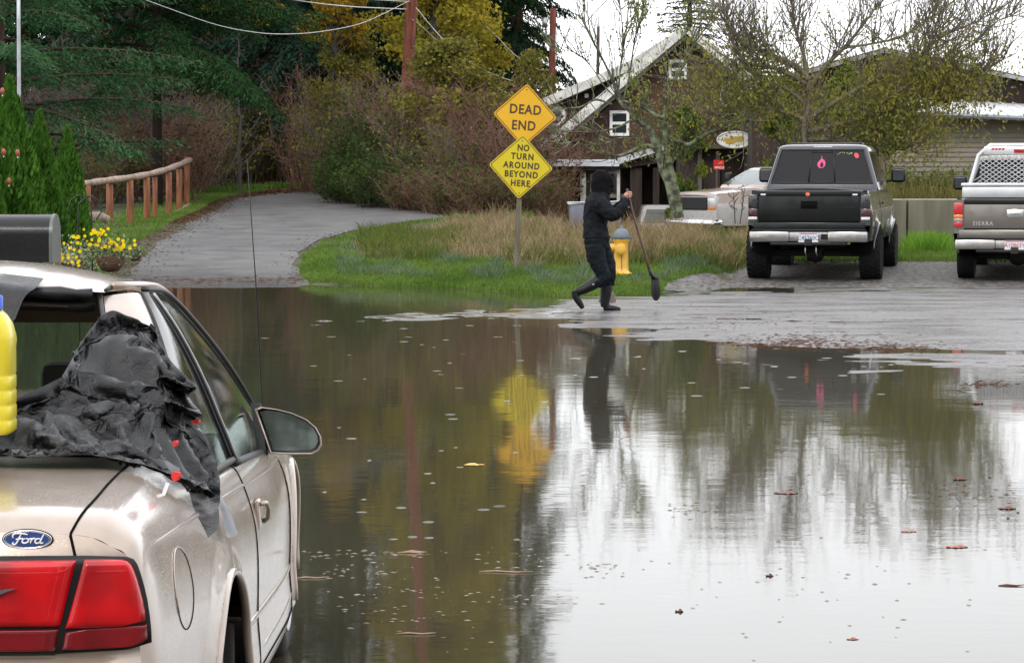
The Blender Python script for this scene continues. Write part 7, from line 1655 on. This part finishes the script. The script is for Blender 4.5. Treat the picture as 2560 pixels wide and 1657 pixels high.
for k, (u, t, a) in enumerate([(.36, .83, .3), (.40, .86, .9), (.43, .88, -.5), (.48, .885, .7), (.52, .87, -.8), (.575, .875, .2), (.60, .86, -.6), (.63, .84, .8), (.66, .87, .5), (.68, .85, -.9), (.70, .87, .9)]):
    mb.prism([onr(u+.014*math.cos(a+b2), t+.020*math.sin(a+b2)*(.35 if b2 in (1.57, 4.71) else 1)) for b2 in (0, 1.57, 3.14, 4.71)], (0, .003, 0))
mb.build('sticker_lettering', M('yellow_green_letters', (.45, .5, .2), .5), d1['rw'])
mb = MB(); q = d1['zr']; mb.prism([Vector((-.02+.035*math.cos(a), .012, q-.04+.03*math.sin(a))) for a in np.linspace(0, 2*math.pi, 12, endpoint=False)], (0, .006, 0)); mb.build('reflector', M('orange_red_reflector', (.75, .15, .06), .3), d1['gate'])
mb = MB(); mb.grid([[Vector((x, y, d1['zr']-.0+.055*(1-(x/.86)**2))) for x in np.linspace(-.86, .86, 15)] for y in np.linspace(.09, 2.1, 8)]); mb.grid([[Vector((x, .09, z2)) for x in np.linspace(-.80, .80, 15)] for z2 in (d1['zr']-.02, d1['zr']+.0)]); mb.grid([[Vector((x, .085, d1['zr']-.03)), Vector((x, .09, d1['zr']+.055*(1-(x/.86)**2)))] for x in np.linspace(-.86, .86, 15)]); mb.build('bed_cover', M('black_vinyl_cover', (.012, .013, .014), .25, spec=.5), T1, smooth=True, away=lambda c: Vector((c.x, 1.2, .6)))
for x in (-.72, .72): mb = MB(); mb.bbox((x-.04, .012, q-.06), (x+.04, .02, q-.035), .004); mb.build('badge', mat_white, d1['gate'])
for x in (-.05, .12): mb = MB(); mb.tube([(x, -.02, d1['b0']-.05), (x, -.03, d1['b0']-.16), (x+.02, 0, d1['b0']-.22)], .010, 6); mb.build('safety_chain', mat_dull, T1, smooth=True)
mb = MB(); mb.bbox((.20, -.078, d1['b0']+.04), (.31, -.06, d1['b0']+.13), .006); mb.build('socket', mat_trim, T1)
mb = MB(); mb.bbox((-.60, 3.0, d1['ztop']-.02), (.60, 3.4, d1['ztop']+.03), .02); mb.build('roof_visor', mat_trim, d1['cab'], auto=40)
red3 = [M('stop_lens', (.5, .012, .02), .15, coat=1), mat_amber, M('reverse_lens', (.3, .28, .25), .2, coat=1)]
T2, d2 = pickup('tan_pickup', (7.90, 44.0, hz(7.9, 45.2)), R_(-13), m_pew, 'pewter tan pickup with a white mesh cab guard, cut off by the right edge', dict(lift=0, R=.37, tw=.27, track=.82, lamp_cols=[(0, .22, 0), (.22, .36, 2), (.36, .52, 1), (.52, 1, 0)], lamp_mats=red3, plate='A10863Y', plate_col=(.4, .08, .08), handle_mat=mat_chrome, bump_mat=M('brushed_chrome', (.45, .43, .41), .25, .95), wb=3.64, zroof=2.0))
# cab guard with mesh, tool box
m_wal = M('white_aluminium', (.62, .63, .64), .35, .4, var=.1); yg = d2['ycab']-.10; z0 = d2['zr']+.16; z1 = 2.16; g_ = empty('cab_guard'); g_.parent = T2
mb = MB(); ol = [(-.86, z0), (-.70, z1-.16), (-.52, z1), (.52, z1), (.70, z1-.16), (.86, z0)]; mb.tube([(a, yg, b) for a, b in ol], .035, 8); mb.bbox((-.62, yg-.03, z1-.16), (.62, yg+.03, z1-.02), .02); mb.build('frame', m_wal, g_, auto=40)
mb = MB()
for k in range(-16, 17):
    for sgn in (1, -1):
        pts_ = []
        for t in np.linspace(0, 1, 9):
            z = z0+(z1-.17-z0)*t; x = k*.105+sgn*(z-z0)*1.45-sgn*.45; lim = .84-.17*(z-z0)/(z1-.17-z0)
            if abs(x) < lim: pts_.append((x, yg-.005*sgn, z))
        if len(pts_) > 1: mb.tube(pts_, .0065, 4)
mb.build('mesh', m_wal, g_); mb = MB(); mb.bbox((-.13, yg-.045, z1-.13), (.13, yg-.03, z1-.06), .008); mb.build('brake_lamp', mat_red, g_)
for k in range(4): mb = MB(); mb.prism([(-.50+k*.055, yg-.034, z1-.08), (-.46+k*.055, yg-.034, z1-.08), (-.44+k*.055, yg-.034, z1-.05), (-.48+k*.055, yg-.034, z1-.05)], (0, .003, 0)); mb.build('red_marking', mat_red, g_)
mb = MB(); mb.bbox((-.93, yg-.58, d2['zr']+.02), (.93, yg-.06, d2['zr']+.20), .02); mb.bbox((-.95, yg-.60, d2['zr']+.205), (.95, yg-.05, d2['zr']+.26), .02); mb.build('tool_box', m_wal, T2, auto=40)
vs, fs = text_geo('SIERRA', .085, 1.25, .001); mb = MB(); mb.add([Vector((v.x-.50, .030, v.y+d2['zb']+.085)) for v in vs], fs); mb.build('lettering', M('badge_light', (.5, .48, .45), .3, .6), d2['gate'])
# pale pickup behind
m_pink = paint('faded_pink_paint', (.50, .40, .34), .0, .4, .05, (.4, .3, .25), .3); m_wh = paint('off_white_paint', (.60, .58, .58), .0, .35, .05, (.35, .3, .27), .25)
p3 = GP(1820, 545); Yt = 63.5; 
T3, d3 = pickup('old_pickup', (0, 0, 0), 0, m_pink, 'old two-tone white and faded pink pickup parked in front of the dark shed', dict(lift=-.02, R=.37, tw=.25, wb=3.35, two_tone=True, pm2=m_wh, cab_mat=m_pink, glass=M('pale_truck_glass', (.10, .13, .13), .08, spec=.9, scale=1.2, var=.5), face_mat=m_wh, plate='', lamp_cols=[(0, 1, 0)], lamp_mats=[mat_red], zroof=1.80))
rz3 = math.atan2(-.50, -.88)-math.pi/2
yf = d3['yend']; tgt = W(1722, 545, 62.0); dirf = Vector((-math.sin(rz3), math.cos(rz3), 0)); loc = Vector((tgt.x, tgt.y, 0))-dirf*yf+Vector((.55, 0, 0))
T3.location = (loc.x-.42, loc.y, .13); T3.rotation_euler[2] = rz3
mb = MB()
q = W(1640, 540, 66); cn = empty('truck_canopy', (q.x, 66, hz(q.x, 66))); cn.scale = (.85, 1, .9); tag(cn, 'white pickup canopy half hidden in tall grass left of the fruit tree trunk', 'truck canopy')
mb = MB(); mb.grid([[Vector((x, y, z)) for (x, z) in ((-.46*f, 0), (-.44*f, .55), (-.33*f, .93), (-.24*f, .97), (.5*f, .97), (.62*f, .9), (.7*f, .5), (.72*f, 0))] for y, f in ((0, .98), (.03, 1), (1.6, 1), (1.63, .98))]); mb.add([Vector((x*.98, 0, z)) for (x, z) in ((-.46, 0), (-.44, .55), (-.33, .93), (-.24, .97), (.5, .97), (.62, .9), (.7, .5), (.72, 0))], [tuple(range(8))]); mb.build('shell', m_wh, cn, auto=30)
mb = MB(); mb.prism([Vector((x, -.012, z)) for x, z in ((-.36, .5), (-.26, .86), (.48, .86), (.58, .5))], (0, .008, 0)); mb.build('window', M('grey_canopy_glass', (.18, .19, .19), .2, spec=.6, scale=1.2, var=.3), cn)
# grey covered trailer behind the walker
q = W(1452, 540, 66); gt = empty('grey_trailer', (q.x+.2, 66, hz(q.x, 66))); tag(gt, 'low grey-blue covered trailer in the weeds behind the walking person', 'trailer')
mb = MB(); mb.bbox((-.45, 0, .25), (.75, 1.8, .80), .05); mb.build('box', M('blue_grey_sheet', (.17, .18, .23), .4, var=.15), gt, auto=40); mb = MB(); mb.tube([(-.47, -.02, .80), (.77, -.02, .83), (.77, 1.8, .83), (-.47, 1.8, .80)], .03, 6, closed=True); mb.build('rim', m_wal, gt, smooth=True)
for s in (-.4, .7): mb = MB(); mb.lathe([(.05, -.08), (.24, -.09), (.26, 0), (.24, .09), (.05, .08)], 16, 0, Matrix.Translation((s, .9, .2)) @ Matrix.Rotation(math.pi/2, 4, 'Y')); mb.build('wheel', mat_black, gt, auto=40)

# ================================================================== WALKING PERSON
YP = 35.2; kp = F/YP; foot = wpt(1527, 779); X0 = (1500-1280)/kp
def pp(px, py, dy=0.0): return Vector(((px-1280)/kp-X0, dy, CAMZ-(py-440)/kp))
m_jacket = M('dark_jacket', (.009, .010, .013), .85, spec=.15, scale=10, var=.35, bump=.5, bscale=18, bdist=.03); m_trous = M('dark_trousers', (.007, .010, .013), .85, spec=.15, scale=10, var=.35, bump=.6, bscale=16, bdist=.03); m_hood = M('black_hood', (.005, .005, .006), .9, spec=.1, var=.3, bump=.3); m_boot = M('black_rubber_boots', (.008, .008, .009), .45, spec=.3, var=.3); m_skin = M('skin', (.48, .25, .18), .5, var=.1)
def skin(name, verts, edges, radii, mat, parent, sub=2, root=0):
    kf = {'trousers': 1.22, 'jacket': 1.22, 'hood': 1.30, 'boot': 1.25}.get(name, 1); radii = [tuple(q*kf for q in r) if hasattr(r, '__len__') else r*kf for r in radii]
    me = bpy.data.meshes.new(name); me.from_pydata([tuple(v) for v in verts], edges, []); o = bpy.data.objects.new(name, me); COL.objects.link(o); o.parent = parent
    md = o.modifiers.new('skin', 'SKIN'); md.use_smooth_shade = True; md.branch_smoothing = .6
    for i, r0 in enumerate(radii):
        sv = me.skin_vertices[0].data[i]; sv.radius = r0 if hasattr(r0, '__len__') else (r0, r0); sv.use_root = (i == root)
    sb = o.modifiers.new('sub', 'SUBSURF'); sb.levels = sub; sb.render_levels = sub; me.materials.append(mat); return o
per = empty('person', (X0, YP, 0)); tag(per, 'person in black hooded jacket and rubber boots walking right with a shovel', 'person')
# full body (skin-coloured, beneath the clothing): one continuous figure
V = [pp(1492, 606), pp(1492, 560), pp(1494, 520), pp(1497, 492), pp(1502, 470), pp(1504, 455), pp(1505, 446),
     pp(1502, 500, -.17), pp(1531, 534, -.20), pp(1562, 502, -.13), pp(1568, 490, -.12),
     pp(1494, 500, .17), pp(1512, 538, .19), pp(1548, 510, .10), pp(1566, 492, -.04),
     pp(1490, 618, -.09), pp(1508, 688, -.10), pp(1452, 722, -.11), pp(1438, 728, -.11), pp(1452, 764, -.12),
     pp(1498, 618, .09), pp(1520, 682, .08), pp(1514, 755, .07), pp(1514, 768, .07), pp(1545, 775, .07)]
E = [(0, 1), (1, 2), (2, 3), (3, 4), (4, 5), (5, 6), (3, 7), (7, 8), (8, 9), (9, 10), (3, 11), (11, 12), (12, 13), (13, 14), (0, 15), (15, 16), (16, 17), (17, 18), (18, 19), (0, 20), (20, 21), (21, 22), (22, 23), (23, 24)]
Rd = [.07, .07, .07, .07, .05, .06, .05, .035, .025, .022, .022, .035, .025, .022, .022, .05, .035, .03, .025, .02, .05, .035, .03, .025, .02]
skin('body', V, E, Rd, m_skin, per, 1)
def remesh(mb, name, mat, vox=.011, wr=.012, sc_=.07, sm=5):
    o = mb.build(name, mat, per, smooth=True); md = o.modifiers.new('remesh', 'REMESH'); md.mode = 'VOXEL'; md.voxel_size = vox; md.use_smooth_shade = True
    s2 = o.modifiers.new('smooth', 'SMOOTH'); s2.iterations = sm; s2.factor = .6
    if wr:
        tx = bpy.data.textures.new('folds', 'CLOUDS'); tx.noise_scale = sc_; tx.noise_depth = 3; d2_ = o.modifiers.new('folds', 'DISPLACE'); d2_.texture = tx; d2_.strength = wr*2.4; d2_.mid_level = .5; s3 = o.modifiers.new('smooth2', 'SMOOTH'); s3.iterations = 1
    return o
def ell(mb, rows):   # rows: (px, py, rx, ry, dy) stacked ellipses
    G5 = []
    for (px, py, rx, ry, dy) in rows:
        c = pp(px, py, dy); G5.append([c+Vector((rx*math.cos(a), ry*math.sin(a), 0)) for a in np.linspace(0, 2*math.pi, 24, endpoint=False)])
    mb.grid(G5, close_u=True); mb.add(G5[0], [tuple(range(24))]); mb.add(G5[-1], [tuple(range(24))])
def limbt(mb, pts, rad):
    P6 = crom([tuple(pp(*p)) for p in pts], 4); R6 = np.interp(np.linspace(0, 1, len(P6)), np.linspace(0, 1, len(rad)), rad); mb.tube(P6, list(R6), 14)
mb = MB(); ell(mb, [(1492, 588, .158, .165, 0), (1491, 604, .160, .168, 0), (1493, 622, .13, .15, 0)])
limbt(mb, [(1486, 612, -.085), (1490, 640, -.09), (1500, 668, -.095), (1509, 690, -.10), (1490, 708, -.105)], [.125, .118, .100, .082, .078])
limbt(mb, [(1500, 612, .085), (1510, 640, .085), (1520, 668, .08), (1522, 692, .075), (1519, 712, .075)], [.125, .118, .105, .092, .088]); remesh(mb, 'trousers', m_trous, .012, .016, .06, 6)
mb = MB(); ell(mb, [(1491, 594, .166, .160, 0), (1490, 588, .170, .165, 0), (1489, 570, .150, .160, 0), (1489, 545, .155, .168, 0), (1491, 520, .162, .185, 0), (1494, 500, .158, .20, 0), (1498, 487, .130, .165, 0), (1502, 476, .095, .10, 0), (1505, 468, .08, .08, 0)])
limbt(mb, [(1499, 500, -.14), (1507, 516, -.20), (1521, 532, -.235), (1535, 536, -.225), (1549, 522, -.19), (1562, 506, -.145), (1568, 497, -.13)], [.085, .095, .092, .084, .076, .066, .052, .046])
limbt(mb, [(1497, 500, .14), (1508, 520, .20), (1520, 536, .20), (1540, 526, .13), (1556, 508, .02), (1563, 498, -.03)], [.085, .092, .085, .075, .064, .050, .044]); remesh(mb, 'jacket', m_jacket, .012, .018, .07, 5)
mb = MB(); hem = [Vector((pp(1491, 592).x+.162*math.cos(a), .158*math.sin(a), pp(0, 592).z+.006*math.sin(3*a))) for a in np.linspace(0, 2*math.pi, 26, endpoint=False)]; mb.tube(hem, .016, 7, closed=True); mb.build('jacket_hem', m_jacket, per, smooth=True)
mb = MB(); ell(mb, [(1503, 486, .125, .13, 0), (1503, 476, .125, .125, 0), (1502, 464, .130, .122, 0), (1503, 450, .128, .120, 0), (1504, 438, .112, .105, 0), (1502, 429, .080, .075, 0), (1500, 425, .03, .03, 0)])
limbt(mb, [(1514, 445, 0), (1520, 456, 0), (1521, 468, 0)], [.08, .078, .07]); remesh(mb, 'hood', m_hood, .011, .010, .06, 4)
mb = MB(); c = pp(1531, 461); bm = bmesh.new(); bmesh.ops.create_icosphere(bm, subdivisions=3, radius=.045)
for v in bm.verts:
    if v.co.x > .015: v.co.x += .016*math.exp(-(v.co.y/.012)**2)*math.exp(-((v.co.z+.004)/.018)**2)
    v.co.z *= 1.15; v.co.x *= .7
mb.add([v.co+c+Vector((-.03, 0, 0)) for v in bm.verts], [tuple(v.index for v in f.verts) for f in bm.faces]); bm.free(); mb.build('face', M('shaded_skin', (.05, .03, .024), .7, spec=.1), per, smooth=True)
# boots
def boot(pts, rad, foot, fr):
    mb = MB(); limbt(mb, pts, rad); limbt(mb, foot, fr); return remesh(mb, 'boot', m_boot, .009, 0, sm=4)
boot([(1517, 700, .075), (1516, 728, .07), (1513, 752, .07), (1513, 768, .07)], [.080, .074, .062, .052], [(1509, 771, .07), (1522, 771, .07), (1540, 773, .07), (1552, 775, .07)], [.045, .046, .040, .030])
boot([(1497, 699, -.105), (1478, 712, -.108), (1458, 722, -.11), (1443, 728, -.11)], [.078, .070, .062, .056], [(1436, 724, -.11), (1440, 742, -.11), (1450, 758, -.11), (1457, 770, -.11)], [.048, .046, .040, .028])
mb = MB(); q = pp(1482, 709, -.185); mb.prism([q+Vector((.016*math.cos(a), 0, .013*math.sin(a))) for a in np.linspace(0, 6.28, 9)[:-1]], (0, .006, 0)); mb.build('boot_patch', M('grey_patch', (.25, .25, .26), .6), per)
# hands: palm + five fingers each around the shaft
def hand(c, dy, s):
    base = pp(*c, dy); root = empty('hand'); root.parent = per; root.location = base
    skin('palm', [Vector((-.035, 0, -.02)), Vector((0, 0, 0)), Vector((.022, 0, .018))], [(0, 1), (1, 2)], [(.026, .03), (.03, .036), (.026, .036)], m_skin, root, 1, 1)
    for k in range(4):
        z = .036-.019*k; L_ = [1, 1.1, 1.0, .82][k]; y0 = -.0*s
        skin('finger', [Vector((.016, y0-.022*s, z-.01)), Vector((.038*L_, y0-.030*s, z-.004)), Vector((.052*L_, y0-.008*s, z-.006)), Vector((.042*L_, y0+.012*s, z-.008))], [(0, 1), (1, 2), (2, 3)], [.0105, .0095, .009, .008], m_skin, root, 1)
    skin('thumb', [Vector((-.004, y0+.02*s, .02)), Vector((.016, y0+.03*s, .034)), Vector((.036, y0+.022*s, .040))], [(0, 1), (1, 2)], [.012, .0105, .009], m_skin, root, 1)
hand((1567, 487), -.12, 1)
for ch in list(per.children): pass
# shovel
shv = empty('shovel', (X0, YP, 0)); tag(shv, 'long-handled shovel with a black blade held by the walking person', 'shovel')
mb = MB(); Ps = [pp(1566, 472, -.115), pp(1580, 530, -.10), pp(1598, 590, -.09), pp(1613, 638, -.08), pp(1624, 678, -.07)]; mb.tube(Ps, [.016, .0155, .0155, .0165, .018], 10); mb.build('handle', M('dark_wood', (.09, .045, .035), .5, scale=6, var=.4), shv, smooth=True)
mb = MB(); mb.tube([pp(1622, 672, -.07), pp(1628, 686, -.06), pp(1637, 696, -.05)], [.021, .022, .018], 10); mb.build('socket', mat_trim, shv, smooth=True)
mb = MB(); Gb = []
for t in np.linspace(0, 1, 12):
    cx = 1637+3*t; py = 693+58*t; hw = .052*(1 if t < .7 else math.sqrt(max(0, 1-((t-.7)/.31)**2)))+.002; row = []
    for u in np.linspace(-1, 1, 9): p = pp(cx, py, -.05); row.append(p+Vector((u*hw, .028*(1-u*u)-.07*t*(1-t), 0)))
    Gb.append(row)
mb.grid(Gb); o = mb.build('blade', M('black_steel', (.012, .012, .014), .35, .3), shv, smooth=True); md = o.modifiers.new('s', 'SOLIDIFY'); md.thickness = .006
